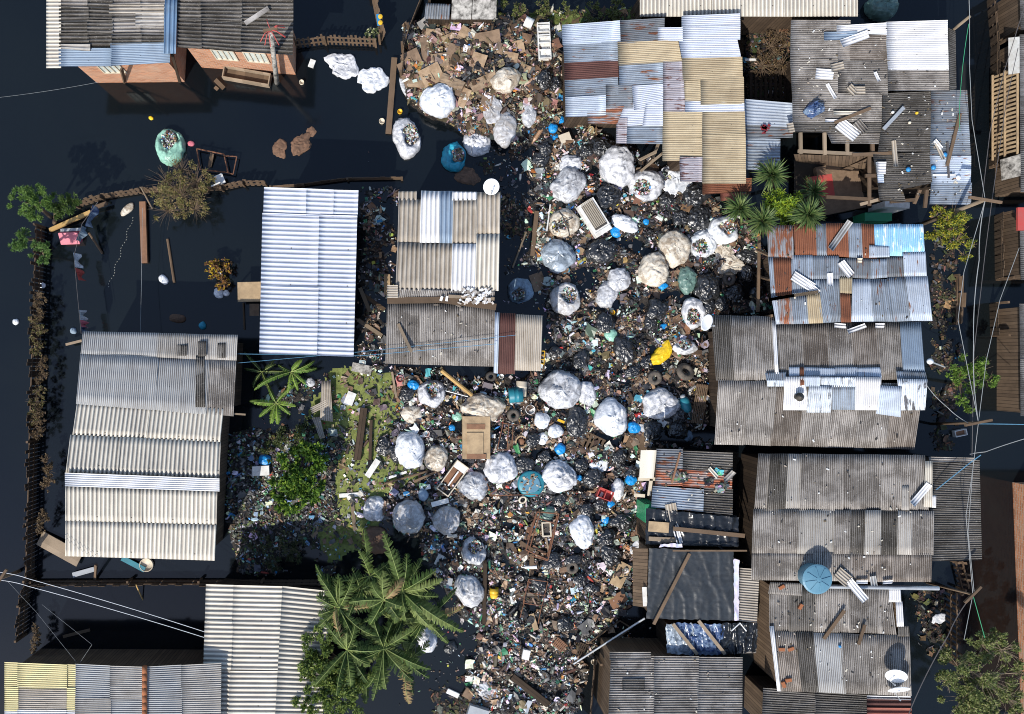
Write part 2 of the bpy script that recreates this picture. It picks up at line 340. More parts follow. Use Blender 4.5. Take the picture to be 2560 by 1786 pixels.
def sheets(th,zf,o,lst,sk=(0,0),base=0.0):
    """lst: (ribs,pitch,mat,x0,y0,x1,y1[,lift]) or 8 corner numbers, in 3.28x zoom px with origin o; sk = slant of rows / columns"""
    for k,e in enumerate(lst):
        ribs,pitch,mat=e[:3]; c=e[3:]
        if len(c)>=8: q=[(c[i],c[i+1]) for i in (0,2,4,6)]; lift=c[8] if len(c)>8 else (k%2)*.022
        else:
            x0,y0,x1,y1=c[:4]; lift=c[4] if len(c)>4 else (k%2)*.022
            dx,dy=(y1-y0)*sk[1],(x1-x0)*sk[0]; q=[(x0,y0),(x1,y0+dy),(x1+dx,y1+dy),(x0+dx,y1)]
        q=[(o[0]+a/3.28+U(-.5,.5),o[1]+b/3.28+U(-.5,.5)) for a,b in q]; cnt[0]+=1
        part('roof_sheet',sheet_mb(q,zf,ribs,pitch,base+lift,seed=cnt[0]*.37),M[mat],th,smooth=True)
def gridsheets(th,zf,quad,rows,cols,ribs,pitch,mats,base=0,jit=2.0,lap=3):
    """rows/cols of overlapping sheets; mats: weighted list or dict {(r,c):mat}"""
    TL,TR,BR,BL=[Vector(p) for p in quad]
    def pt(s,t): return (TL*(1-s)+TR*s)*(1-t)+(BL*(1-s)+BR*s)*t
    def norm(a):
        if isinstance(a,int): return [i/a for i in range(a+1)]
        return list(a)
    R,C=norm(rows),norm(cols)
    for r in range(len(R)-1):
        for c in range(len(C)-1):
            w_=(TR-TL).length; h_=(BL-TL).length; es=lap/w_ if c<len(C)-2 else 0; et=lap/h_ if r<len(R)-2 else 0
            q=[pt(C[c],R[r]),pt(C[c+1]+es,R[r]),pt(C[c+1]+es,R[r+1]+et),pt(C[c],R[r+1]+et)]
            q=[(p.x+U(-jit,jit)*.4,p.y+U(-jit,jit)) for p in q]
            m=mats.get((r,c),mats['d']) if isinstance(mats,dict) else mats
            if isinstance(m,list): m=rnd.choice(m)
            if m is None: continue
            cnt[0]+=1
            part('roof_sheet',sheet_mb(q,zf,ribs,pitch,base+((r+c)%2)*.02,seed=cnt[0]*.37),M[m],th,smooth=True)
def walls(th,corners,zf,mat,inset=.28,drop=.09,low=-.4):
    pts=[P(x,y,zf(x,y)-drop) for x,y in corners]; c=sum(pts,Vector())/len(pts); mb=MB(); o=[];i_=[]
    for p in pts:
        d=Vector((math.copysign(1,c.x-p.x),math.copysign(1,c.y-p.y),0)); o.append(p+d*inset); i_.append(p+d*(inset+.1))
    n=len(o)
    for k in range(n):
        a,b,ai,bi=o[k],o[(k+1)%n],i_[k],i_[(k+1)%n]; L=(b-a).length
        def dn(v): return Vector((v.x,v.y,low))
        mb.poly([dn(a),a,b,dn(b)],((0,0),(0,a.z),(L,b.z),(L,0))); mb.poly([dn(bi),bi,ai,dn(ai)],((L,0),(L,b.z),(0,a.z),(0,0)))
        mb.poly([a,ai,bi,b],((0,0),(0,.1),(L,.1),(L,0)))
    part('wall',mb,M[mat],th); return o
def beam(th,pts,w_=.09,t=.07,mat='woodl',name='beam'):
    mb=MB()
    for k in range(len(pts)-1): mb.bar(P(*pts[k]),P(*pts[k+1]),w_,t)
    return part(name,mb,M[mat],th)
def house(name,loc,label,cat='house',group=None): return thing(name,P(loc[0],loc[1],0),label,cat,group or 'flooded tin roofed houses')
def window(th,a,b,zt,zb,dy=-.03,panes=4):
    """window on a south facing wall between world points a and b"""
    fr=MB(); L=(b-a).length; d=(b-a).normalized(); nrm=Vector((d.y,-d.x,0)); 
    if nrm.y>0: nrm=-nrm
    def q(s,z,e=0): p=a+d*s+nrm*e; return Vector((p.x,p.y,z))
    for z in (zt,zb): fr.bar(q(0,z,.03),q(L,z,.03),.05,.05)
    for k in range(panes+1): fr.bar(q(L*k/panes,zb,.032),q(L*k/panes,zt,.032),.035,.045)
    f=part('window',fr,M['ivory'],th)
    pn=MB(); pn.poly([q(0,zb,.015),q(L,zb,.015),q(L,zt,.015),q(0,zt,.015)]); part('pane',pn,M['glass'],th,parent=f)
# 1 brick house, top left (two wings)
Z1=plane((115,172,2.85),(443,135,3.0),(148,0,3.05)); o1=(0,0)
h=house('brick_house',(300,110),'brick house with dark ribbed roof and a blue metal cap between two halves')
sheets(h,Z1,o1,[('h',9.3,'cream',380,-60,500,560,.03)])
gridsheets(h,Z1,[(147,-18),(412,-18),(412,118),(147,118)],[0,.26,.5,.74,1],[0,.27,.5,.77,1],'h',9.3,['asbd','asb','asbd','asbd','asb'],base=.02)
sheets(h,Z1,o1,[('h',9.3,'tanr',895,40,1345,110,.06),('h',9.3,'asbl',1110,110,1345,215,.07),('h',4.2,'blue',480,395,915,395,915,545,480,545,.05),('h',4.2,'blue',905,355,1390,350,1395,515,910,540,.06),('h',9.3,'asbl',500,365,740,365,740,420,500,400,.1)])
gridsheets(h,Z1,[(443,-18),(733,-18),(732,139),(443,117)],[0,.5,1],[0,.2,.55,1],'h',9.5,['asbd'],base=.0)
sheets(h,Z1,o1,[('v',11,'bluec',1352,-40,1455,-40,1440,440,1340,440,.13)])
ws=walls(h,[(147,165),(427,160),(430,-12),(147,-12)],Z1,'brick',.32)
we=walls(h,[(428,122),(732,140),(732,-12),(428,-12)],Z1,'brick',.36)
a,b=ws[0],ws[1]; window(h,a.lerp(b,.22),a.lerp(b,.46),2.35,1.2)
a,b=we[0],we[1]; window(h,a.lerp(b,.24),a.lerp(b,.46),2.2,1.2); window(h,a.lerp(b,.56),a.lerp(b,.78),2.2,1.2)
beam(h,[(303,172,2.8),(312,205,.1)],.16,.06,'woodt','post'); beam(h,[(430,135,2.8),(449,205,0)],.12,.1,'woodd','post')
# 2 white roofed house
Z2=plane((660,468,2.75),(895,477,2.75),(648,884,2.45))
h=house('white_roofed_house',(770,680),'long house with clean bluish white roof, left of centre')
gridsheets(h,Z2,[(660,468),(896,477),(884,892),(648,884)],[0,.155,1],[0,.45,.73,1],'h',11.4,{'d':'bwhite',(1,2):None,(1,1):None,(1,0):None},jit=.5)
gridsheets(h,Z2,[(656,533),(893,540),(884,892),(648,884)],[0,.52,1],[0,.6,1],'h',11.4,'bwhite',jit=.4)
walls(h,[(648,884),(884,892),(896,477),(660,468)],Z2,'woodd')
# 3 striped house + lean-to roofs
Z3=plane((997,478,2.9),(1250,483,2.9),(988,728,2.6)); o6=(640,440)
h=house('striped_roof_house',(1120,600),'house with broad grey and white striped roof, a dish at its corner')
sheets(h,Z3,o6,[('v',11.3,'tanr',1170,125,1320,125,1315,200,1165,200),('v',11.3,'tanr',1170,190,1355,195,1345,560,1160,550),('v',11.3,'white',1355,120,1515,125,1510,550,1345,550,.05),
 ('v',11.3,'blue',1512,125,1620,125,1612,552,1508,550,.02),('v',11.3,'white',1612,130,1810,130,1808,200,1610,200,.07),('v',11.3,'tanr',1618,190,1815,190,1808,555,1608,552,.03),('v',11.3,'tanr',1810,135,2005,135,2000,480,1808,480,.01),
 ('v',11.3,'tanr',1160,545,1360,550,1350,945,1145,935,.04),('v',11.3,'tanr',1355,552,1612,555,1600,945,1348,945,.02),('v',11.3,'white',1610,555,1810,558,1795,945,1600,945,.06),('v',11.3,'cream',1808,478,2000,478,1990,945,1795,945,.03)])
walls(h,[(988,728),(1247,728),(1250,483),(997,478)],Z3,'wood')
Z4=plane((972,760,2.35),(1235,765,2.35),(965,908,2.1))
h=house('brown_roof_shed',(1100,840),'shed with brown fine ribbed roof strewn with white scraps, below striped roof')
sheets(h,Z4,o6,[('v',4.6,'asb',1160,925,1960,945,1950,1010,1150,1000,.25),('h',6.0,'tanr',1075,895,1165,895,1165,1000,1075,1000,.35)])
gridsheets(h,Z4,[(968,758),(1237,763),(1237,917),(964,908)],[0,1],[0,.3,.62,1],'v',4.6,['asb','asbb','asb'])
walls(h,[(965,908),(1236,916),(1236,765),(972,760)],Z4,'woodd')
beam(h,[(968,752,2.55),(1105,750,2.62),(1240,768,2.6)],.24,.12,'woodt'); beam(h,[(1120,741,2.72),(1236,748,2.7)],.12,.06,'woodl')
mb=MB()
for k in range(80):
    t=rnd.random(); px,py=U(1155,1232),U(722,758)
    if k>70: px,py=U(1000,1230),U(745,775)
    if k>90: px,py=U(990,1200),U(775,820)
    z=2.75 if py<760 else 2.5; mb.col=rnd.choice([(.8,.8,.82),(.7,.7,.7),(.8,.8,.82),(.5,.45,.4),(.3,.26,.22)]); mb.box(P(px,py,z),(U(.04,.2),U(.03,.12),.02),U(0,3),U(-.3,.3),U(-.3,.3))
solo('broken_plaster',mb,M['lit'],'heap of broken white plaster scraps on timber between two roofs','debris',kind='stuff')
Z5=plane((1237,782,2.4),(1357,788,2.4),(1237,930,2.15))
h=house('maroon_strip_lean_to',(1300,860),'small lean-to with maroon and tan ribbed roof halves')
sheets(h,Z5,(0,0),[('v',4.6,'maroon',1250*3.28,783*3.28,1291*3.28,784*3.28,1287*3.28,936*3.28,1246*3.28,934*3.28),('v',4.6,'tanr',1290*3.28,786*3.28,1357*3.28,789*3.28,1352*3.28,928*3.28,1287*3.28,926*3.28,.04),('v',6,'galvl',1237*3.28,781*3.28,1249*3.28,782*3.28,1245*3.28,935*3.28,1234*3.28,933*3.28,.05)])
walls(h,[(1237,930),(1354,928),(1357,788),(1240,782)],Z5,'woodd',.2)
# 4 left house: three roofs and a ridge
Z6=plane((207,828,2.35),(594,838,2.35),(193,1010,2.6)); Z6b=plane((193,1005,2.55),(558,1023,2.55),(165,1183,3.0)); Z6c=plane((163,1217,3.0),(543,1228,3.0),(163,1392,2.5))
h=house('left_bank_house',(365,1110),'largest house at left, grey fine ribbed roof above cream coarse ribbed gable')
gridsheets(h,Z6,[(207,828),(594,838),(583,1042),(190,1010)],[0,.3,1],[0,.49,.66,.82,1],'v',5.0,{'d':'grey',(0,2):'asbl',(1,3):'asb',(0,3):'asbl',(0,1):'asbl'},jit=1)
sheets(h,Z6,(0,440),[('v',5,'asbd',1450,1385,1530,1475,.06),('v',5,'asbd',1625,1355,1690,1480,.06),('v',5,'asbd',1785,1370,1850,1495,.06)])
sheets(h,Z6,(0,880),[('v',5,'asbd',1605,30,1680,455,.05)])
gridsheets(h,Z6b,[(193,1005),(559,1023),(550,1105),(181,1087)],1,[0,.5,1],'v',10.7,'cream',base=.015,jit=.6); gridsheets(h,Z6b,[(176,1087),(552,1104),(548,1195),(164,1183)],1,[0,.33,1],'v',10.7,'cream',base=.01,jit=.6)
gridsheets(h,Z6c,[(163,1215),(543,1228),(541,1312),(163,1302)],1,[0,.5,1],'v',10.7,'cream',base=.012,jit=.6); gridsheets(h,Z6c,[(164,1302),(541,1312),(537,1402),(163,1391)],1,[0,.65,1],'v',10.7,'cream',jit=.6)
Zr=plane((162,1183,3.05),(549,1197,3.05),(162,1217,3.05)); sheets(h,Zr,(0,0),[('h',5.2,'white',162*3.28,1182*3.28,549*3.28,1197*3.28,549*3.28,1229*3.28,162*3.28,1216*3.28,.08)])
walls(h,[(190,1010),(583,1040),(594,838),(207,828)],Z6,'woodd'); Zw=lambda x,y:2.5
walls(h,[(163,1392),(537,1402),(556,1024),(185,1010)],Zw,'wood')
gb=MB()
for xx in (172,540):
    gb.poly([P(xx,1020,2.5),P(xx,1200,2.98),P(xx,1390,2.45)],((0,0),(3,.5),(6,0)))
part('gable',gb,M['wood'],h)
# 5 bottom left houses
Z7=plane((515,1461,2.0),(705,1461,2.35),(505,1786,2.0)); Z7b=plane((705,1466,2.35),(826,1478,1.95),(700,1786,2.35)); 
h=house('cream_gable_house',(670,1630),'house with cream coarse ribbed gable roof beside the banana plants')
gridsheets(h,Z7,[(515,1461),(706,1466),(686,1820),(503,1820)],[0,.26,.6,1],[0,.36,1],'h',11.6,'cream',jit=.6); gridsheets(h,Z7b,[(706,1466),(828,1479),(805,1820),(686,1820)],[0,.4,1],[0,1],'h',11.6,'cream',jit=.6,base=.01)
walls(h,[(503,1820),(805,1820),(826,1478),(515,1461)],lambda x,y:1.95,'woodd')
Z8=plane((11,1656,2.5),(360,1668,2.75),(11,1786,2.5)); Z8b=plane((360,1668,2.75),(552,1658,2.45),(360,1786,2.75))
h=house('yellow_corner_house',(270,1720),'long house in the bottom left corner, pale yellow and grey roof with an orange ridge')
gridsheets(h,Z8,[(11,1656),(190,1663),(187,1830),(11,1830)],[0,.35,.68,1],[0,.18,.86,1],'h',5.2,{'d':'lemon',(1,1):'tanr',(2,1):'white',(2,0):'white',(2,2):'white'},jit=.7)
gridsheets(h,Z8,[(187,1661),(362,1668),(362,1830),(187,1830)],[0,.5,1],[0,.5,1],'h',5.2,['asbl','asbl','grey'],jit=.8); gridsheets(h,Z8b,[(360,1668),(553,1658),(552,1830),(360,1830)],[0,.5,1],[0,.48,1],'h',5.2,['asbl','grey'],jit=.8)
rt=MB()
for k in range(10): y=1666+k*18; rt.tube([P(361.5,y,2.83),P(361.5,y+19.5,2.81)],.10+.004*(k%2),8)
part('ridge_tiles',rt,M['soil'],h,True)
walls(h,[(11,1830),(552,1830),(552,1660),(11,1657)],lambda x,y:2.4,'wood',.3)
# 6 tan roof top, small sheds top
Z9=plane((1600,0,2.6),(2145,0,2.6),(1600,42,2.5)); h=house('tan_roof_house',(1870,10),'house cut by the top edge, long tan roof with upright ribs')
gridsheets(h,Z9,[(1600,-60),(2145,-60),(2145,41),(1600,42)],1,[0,.33,.66,1],'v',9.8,'cream',jit=.6); walls(h,[(1600,42),(2145,41),(2145,-60),(1600,-60)],Z9,'woodd')
Z9b=plane((1060,0,1.6),(1240,0,1.6),(1060,50,1.4)); h=house('panel_roof_shed',(1150,10),'low shed at the top edge with mouldy white panels and a grey sheet')
sheets(h,Z9b,(640,0),[('v',6.5,'galvd',1395,30,1595,35,1585,160,1380,155)])
mb=MB()
for (x0,x1) in ((1128,1178),(1180,1240)): mb.hexa([P(x0,49,1.38),P(x1,49,1.38),P(x1+3,-30,1.6),P(x0+3,-30,1.6),P(x0,49,1.42),P(x1,49,1.42),P(x1+3,-30,1.64),P(x0+3,-30,1.64)])
part('roof_panel',mb,M['conc'],h); walls(h,[(1064,49),(1238,48),(1238,-30),(1064,-30)],Z9b,'woodd',.1)
# 7 patchwork roof
Z10=plane((1405,60,2.85),(1862,60,2.85),(1405,460,2.45)); o3=(1280,0)
h=house('patchwork_roof_house',(1630,240),'big house with patchwork roof of silver, white, tan and maroon sheets')
p=4.6
L10=[('h',p,'galvl',410,205,885,170,890,350,415,368),('h',p,'galvd',885,168,1250,150,1250,335,890,365),('h',p,'bwhite',1195,228,1400,225,1400,335,1195,335,.05),('h',p,'bwhite',1390,130,1870,113,1872,215,1390,228,.02),('h',p,'bwhite',1400,222,1872,210,1872,325,1400,330,.05),('h',p,'bwhite',1365,325,1845,318,1878,468,1395,480,.03),
 ('h',p,'galv',420,362,870,345,870,505,428,522),('h',p,'yel',865,348,1362,330,1395,500,875,538,.04),('h',p,'maroon',428,520,870,492,875,635,430,662,.01),('h',p,'galv',875,530,1240,508,1240,690,880,712,.02),('h',p,'lilac',1238,505,1395,498,1412,715,1238,725,.05),('h',p,'yel',1395,482,1888,468,1895,640,1400,665,.06),
 ('h',p,'galv',430,662,870,635,875,780,435,805,.02),('h',p,'galvl',435,800,770,780,770,950,440,958,.05),('h',p,'galvd',770,700,990,705,990,892,770,892,.03),('h',p,'bwhite',985,705,1240,690,1240,850,1000,905,.06),('h',p,'rusty',615,880,920,872,860,1020,620,1015,.06),
 ('h',p,'lilac',1238,722,1412,712,1420,915,1240,915,.02),('h',p,'yel',1405,655,1550,648,1548,830,1412,832,.02),('h',p,'yel',1545,645,1900,632,1905,850,1548,858,.05),('h',p,'bwhite',1418,828,1905,850,1905,915,1420,920,.03),
 ('h',p,'bwhite',920,850,1100,850,1075,1030,855,1040,.02),('h',p,'bwhite',1095,850,1238,850,1238,1035,1070,1035,.08),('h',p,'lilac',855,968,945,968,940,1178,853,1175,.04),('h',p,'galv',940,1038,1238,1035,1235,1182,935,1180,.02),
 ('h',p,'yel',1238,918,1560,922,1558,1130,1235,1130,.04),('h',p,'yel',1555,915,1910,910,1915,1110,1558,1125,.01),('h',p,'yel',1235,1128,1560,1130,1560,1320,1235,1322,.02),('h',p,'yel',1560,1110,1915,1100,1918,1300,1560,1310,.04),('h',p,'yel',1560,1290,1918,1285,1920,1508,1560,1505,.01),('h',p,'lilac',1375,1288,1560,1292,1558,1495,1378,1490,.08)]
sheets(h,Z10,o3,L10)
walls(h,[(1415,290),(1862,290),(1855,60),(1412,66)],Z10,'woodd'); walls(h,[(1662,450),(1862,455),(1862,285),(1662,285)],Z10,'woodd',.85)
for q in ([(1640,380,1.9),(1600,400,.6)],[(1650,350,2.2),(1632,395,.8)],[(1655,385,2.2),(1600,430,.3)]): beam(h,q,.10,.07,'woodl','strut')
h=house('rusty_awning',(1815,470),'low awning of rust red sheets under the tan end of patchwork roof')
Z10b=plane((1757,455,1.9),(1877,455,1.9),(1757,500,1.75)); sheets(h,Z10b,(1280,440),[('h',4.6,'rust',1565,25,1965,20,1962,130,1562,155),('h',3,'redr',1710,145,1930,140,1925,205,1712,203,.03)])
beam(h,[(1760,485,1.75),(1760,470,0)],.1,.1,'woodt','post'); beam(h,[(1872,485,1.75),(1862,470,0)],.1,.1,'woodt','post'); beam(h,[(1757,459,1.85),(1876,457,1.85)],.07,.07,'woodt')
# 8 right top house (with broken annex)
Z11=plane((1978,52,2.75),(2370,52,2.75),(1978,330,2.45)); o4=(1860,0)
h=house('scrap_covered_house',(2150,180),'big grey brown roofed house at top right with a clean white patch and roofing scraps')
sheets(h,Z11,o4,[('h',4.7,'asb',385,165,875,168,870,500,380,495),('h',4.7,'asb',380,480,770,485,770,770,395,770,.03),('h',4.7,'asbb',765,300,1175,290,1180,500,768,495,.02),('h',4.7,'asb',765,490,1180,495,1180,775,765,775,.0),('h',4.7,'asb',1175,560,1680,565,1690,745,1180,745,.03),
 ('h',4.7,'white',760,210,1170,188,1170,285,762,275,.06),('h',4.7,'white',1165,182,1672,165,1672,335,1170,340,.06),('h',4.7,'white',1168,335,1672,330,1678,578,1182,578,.08),('h',4.7,'asb',395,765,1135,768,1130,1000,400,1005,.04),('h',4.7,'asbd',400,1000,1128,995,1125,1092,408,1085,.02),('h',4.7,'asb',680,1085,1125,1090,1118,1182,720,1178,-.03)])
Zs=plane((2369,70,2.7),(2392,80,2.3),(2369,230,2.7)); sheets(h,Zs,o4,[('h',4.7,'asbd',1674,232,1735,262,1742,742,1682,740)])
walls(h,[(1981,328),(2200,330),(2200,56),(1981,56)],Z11,'woodd',.75); walls(h,[(2180,228),(2372,228),(2370,58),(2180,58)],Z11,'woodd',.15)
Z11b=plane((2200,235,2.55),(2425,228,2.35),(2200,470,2.35))
sheets(h,Z11b,o4,[('h',4.7,'asbd',1138,768,1540,752,1535,1010,1132,1010),('h',4.7,'asbd',1132,1005,1535,1005,1530,1252,1100,1245,.03),('h',4.7,'asbd',1060,1270,1540,1250,1545,1508,1095,1505,.01),('h',4.7,'galvd',1535,742,1830,738,1845,1000,1532,1010,.05),('h',4.7,'galv',1532,1005,1845,998,1862,1285,1525,1285,.03),('h',4.7,'galvl',1525,1280,1862,1278,1862,1505,1545,1508,.06),('h',4.7,'galvl',1080,1330,1135,1330,1150,1500,1098,1500,.05)])
sheets(h,Z11b,(1860,440),[('h',4.7,'asbd',1092,40,1545,60,1300,110,1105,110),('h',4.7,'asbd',1100,105,1300,108,1330,215,1112,205,.03),('h',4.7,'galv',1535,55,1868,58,1862,240,1520,235,.04)])
walls(h,[(2205,470),(2418,470),(2418,235),(2205,240)],Z11b,'woodd',.2)
for pts in ([(2001,332,2.4),(2002,385,2.3)],[(2061,332,2.4),(2062,388,2.3)],[(2118,350,2.35),(2118,388,2.3)],[(2181,358,2.35),(2182,388,2.3)],[(1995,378,2.3),(2190,388,2.3)],[(2130,388,2.35),(2235,383,2.4)],[(2173,390,2.3),(2173,515,2.2)],[(2163,440,2.3),(2200,440,2.3)],[(2065,493,2.2),(2200,500,2.2)],[(2150,512,2.1),(2195,500,2.3)],[(2225,505,2.2),(2287,500,2.3)],[(2317,475,2.3),(2312,520,2.2)],[(2285,510,2.1),(2300,475,2.3)]):
    beam(h,pts,.12,.08,rnd.choice(['woodl','woodt','woodt']))
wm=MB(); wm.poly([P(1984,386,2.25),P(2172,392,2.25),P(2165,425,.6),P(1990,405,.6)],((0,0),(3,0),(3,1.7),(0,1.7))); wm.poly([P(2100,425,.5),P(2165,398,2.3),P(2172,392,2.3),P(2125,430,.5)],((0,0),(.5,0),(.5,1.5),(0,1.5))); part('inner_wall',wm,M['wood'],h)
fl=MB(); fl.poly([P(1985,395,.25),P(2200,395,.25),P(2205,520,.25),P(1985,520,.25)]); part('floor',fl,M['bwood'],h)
ru=MB(); ru.box(P(2098,470,.4),(1.7,2.0,.25),.2); solo('sofa',ru,M['cardd'],'brown sofa inside the roofless room at right, seen between beams','sofa')
ru=MB(); ru.box(P(2050,468,.38),(.95,.9,.3),.15); solo('red_cushion',ru,M['redp'],'dark red seat cushion in the roofless room','cushion')
Z11c=plane((1862,247,2.1),(1980,258,2.1),(1862,345,1.95)); h=house('zinc_lean_to',(1915,330),'dull zinc lean-to with a red stain between the patchwork roof and the brown roof')
sheets(h,Z11c,o4,[('h',7.5,'galvl',5,812,400,845,400,1045,10,1030),('h',7.5,'galvd',8,1025,400,1040,400,1130,10,1140,-.02),('h',7.5,'galv',12,1135,298,1140,295,1400,15,1395,-.05)])
walls(h,[(1865,340),(1975,340),(1978,260),(1865,252)],Z11c,'woodd',.1)
st=MB(); 
for k in range(12): st.col=(.22,.02,.025); st.box(P(1910+U(-14,14),325+U(-12,16),2.14),(U(.05,.2),U(.05,.12),.015),U(0,3))
solo('red_rag',st,M['lit'],'torn red rag lying on the zinc lean-to','rag')
# 9 galvanised house, right middle
Z12=plane((1918,562,2.75),(2308,560,2.75),(1939,812,2.85)); o8=(1860,440)
h=house('zinc_and_rust_house',(2125,690),'house with blue grey zinc and rust roof, a bright turquoise patch at one corner')
p=4.8
sheets(h,Z12,o8,[('v',p,'rusty',190,405,405,405,410,680,200,680),('v',p,'rust',412,395,590,392,600,652,420,650,.03),('v',p,'galv',590,395,680,392,685,655,600,652),('v',p,'rust',675,390,860,390,865,668,680,655,.03),('v',p,'galv',855,390,975,390,980,675,865,670),('v',p,'rust',965,392,1075,400,1085,675,975,675,.04),('v',p,'turq',1068,398,1290,392,1300,660,1080,655,.07),('v',p,'turq',1288,398,1470,395,1482,622,1298,625,.05),('v',p,'galvl',1030,570,1195,578,1195,665,1030,672,.1),
 ('v',p,'galv',200,670,245,670,262,985,225,985),('v',p,'rust',240,672,385,675,395,980,262,985,.04),('v',p,'galv',395,650,560,650,565,850,380,860,.02),('v',p,'galv',560,655,780,655,785,845,565,848,.05),('v',p,'galvd',765,675,1050,680,1045,845,780,830,.02),('v',p,'galv',1045,680,1170,680,1175,835,1048,845,.05),('v',p,'galvd',1165,665,1310,660,1318,825,1175,830,.03),('v',p,'galvl',1305,625,1490,622,1500,822,1315,825,.06),
 ('v',p,'galv',368,855,620,850,625,960,385,985,.0),('v',p,'galv',560,848,790,840,800,1200,650,1205,.03),('v',p,'yel',785,830,890,830,885,965,790,965,.06),('v',p,'rust',788,962,868,965,882,1200,800,1200,.08),('v',p,'galvl',890,845,1045,845,1070,1195,880,1198,.02),('v',p,'galv',1040,848,1180,845,1225,1195,1065,1195,.05),('v',p,'galv',1175,828,1330,828,1375,1190,1220,1195,.02),('v',p,'galvl',1325,822,1508,822,1548,1190,1370,1190,.05),
 ('v',p,'galvl',225,985,280,985,300,1215,265,1218,.0),('v',p,'rusty',275,990,390,985,410,1215,290,1215,.04),('v',p,'galv',385,985,515,980,535,1212,405,1215,.01),('v',p,'yel',512,970,625,960,650,1208,530,1212,.05)])
walls(h,[(1939,812),(2330,803),(2308,560),(1920,562)],Z12,'woodd',.95)
for q in ([(1922,580,2.6),(1905,585,.1)],[(1925,700,2.6),(1890,690,.1)],[(1925,640,2.55),(1892,625,1.9)],[(1930,790,2.6),(1905,795,.1)],[(1898,590,1.5),(1895,780,1.5)]): beam(h,q,.10,.08,'woodt','post'); beam(h,[(1921,750,3.0),(1985,739,3.0),(2045,730,2.98)],.12,.05,'woodl')
# 10 brown ridge house
Z13=plane((1780,790,2.3),(2250,808,2.3),(1800,955,2.85)); Z13b=plane((1797,952,2.85),(2310,960,2.85),(1787,1111,2.35)); 
h=house('peeling_ridge_house',(2050,970),'broad brown roofed house whose ridge is patched with peeling white zinc')
gridsheets(h,Z13,[(1778,787),(1936,792),(1944,952),(1790,952)],1,[0,.3,.65,1],'v',4.7,['asb','asbd'],jit=1.5); gridsheets(h,Z13,[(1942,808),(2252,806),(2262,950),(1950,952)],1,[0,.2,.4,.6,.8,1],'v',4.7,['asbb','asb','asb'],jit=1)
sheets(h,Z13,(0,0),[('v',4.7,'blue',2250*3.28,806*3.28,2303*3.28,806*3.28,2312*3.28,935*3.28,2258*3.28,935*3.28,.04),('v',4,'white',1930*3.28,800*3.28,1940*3.28,802*3.28,1947*3.28,935*3.28,1938*3.28,935*3.28,.08)])
gridsheets(h,Z13b,[(1797,951),(2310,958),(2286,1124),(1787,1111)],1,[0,.14,.28,.42,.56,.7,.85,1],'v',4.7,['asb','asbb','asb'],jit=1.5)
o9=(1860,880); Zu=plane((1900,925,2.8),(2310,930,2.8),(1900,950,2.93)); Zl=plane((1900,945,2.98),(2310,945,2.98),(1900,1030,2.72))
sheets(h,Zu,o9,[('v',4.9,'galv',175,175,345,165,345,230,188,235,.02),('v',4.9,'blue',295,50,465,45,460,130,300,130,-.08),('v',4.9,'galvl',370,125,460,125,462,200,370,205,.03),('v',4.9,'rust',458,125,490,125,495,270,462,278,.06),('v',4.9,'galvl',490,125,620,128,625,200,495,205,.02),('v',4.9,'galvl',620,130,750,135,750,200,625,205,.05),('v',4.9,'galvl',745,125,930,125,930,205,748,205,.02),('v',4.9,'galvl',930,130,1115,125,1130,210,932,210,.04),('v',4.9,'galv',1250,155,1490,165,1500,230,1255,225,.03)])
sheets(h,Zl,o9,[('v',4.9,'peel',190,230,345,228,340,285,195,285,.0),('v',4.9,'white',335,205,495,205,540,478,322,480,.03),('v',4.9,'galvl',495,200,625,200,625,285,500,285,.07),('v',4.9,'peel',535,275,725,280,710,500,515,498,.05),('v',4.9,'peel',625,205,935,205,940,290,630,290,.02),('v',4.9,'galv',720,278,920,280,915,478,718,475,.0),('v',4.9,'white',915,205,1130,210,1110,478,912,478,.04),('v',4.9,'galvl',1120,275,1295,285,1285,538,1085,510,.06),('v',4.9,'peel',1255,220,1505,228,1485,480,1290,480,.03)])
vt=MB(); vt.lathe([(.10,0),(.10,.28),(.17,.3),(.0,.42)],Matrix.Translation(P(1990,992,2.85)),12); part('vent',vt,M['blk'],h,True)
walls(h,[(1787,1111),(2288,1124),(2300,808),(1785,790)],lambda x,y:2.28,'woodd',.55)
# 11 rusty hut, tarp hut, banner hut
Z14=plane((1641,1122,2.2),(1832,1133,2.2),(1640,1365,2.0)); o10=(1280,880)
h=house('orange_rust_hut',(1735,1240),'hut with small ribbed roof, orange rust band across and blue grey sheet below')
sheets(h,Z14,o10,[('h',6.1,'galvd',1185,795,1400,800,1400,965,1180,955,.05),('h',6.1,'asbd',1400,812,1812,830,1808,1000,1400,965,.02),('h',6.1,'orust',1180,950,1400,960,1400,1100,1175,1100,.0),('h',6.1,'orust',1395,960,1808,985,1805,1125,1395,1105,.03),('h',6.1,'galv',1155,1100,1575,1130,1568,1312,1140,1275,.06),('h',6.1,'asbd',1568,1115,1812,1130,1808,1335,1568,1315,.02)])
walls(h,[(1640,1365),(1830,1370),(1832,1133),(1641,1122)],Z14,'woodd',.15)
cs=MB(); pts=[]
for k in range(9):
    t=k/8; zz=1.7+.35*math.sin(t*math.pi*.6)
    pts.append((P(1602+40*t,1126,zz),P(1598+36*t,1196,zz)))
for k in range(8): cs.poly([pts[k][0],pts[k][1],pts[k+1][1],pts[k+1][0]])
part('curved_sheet',cs,M['cream'],h,True)
mb=MB(); 
for q in ((1595,1198,1.6,1640,1198,1.6),(1628,1198,1.6,1622,1240,1.6),(1585,1238,1.5,1612,1240,1.5)): mb.bar(P(*q[:3]),P(*q[3:]),.13,.05)
part('frame',mb,M['ivory'],h)
dm=MB()
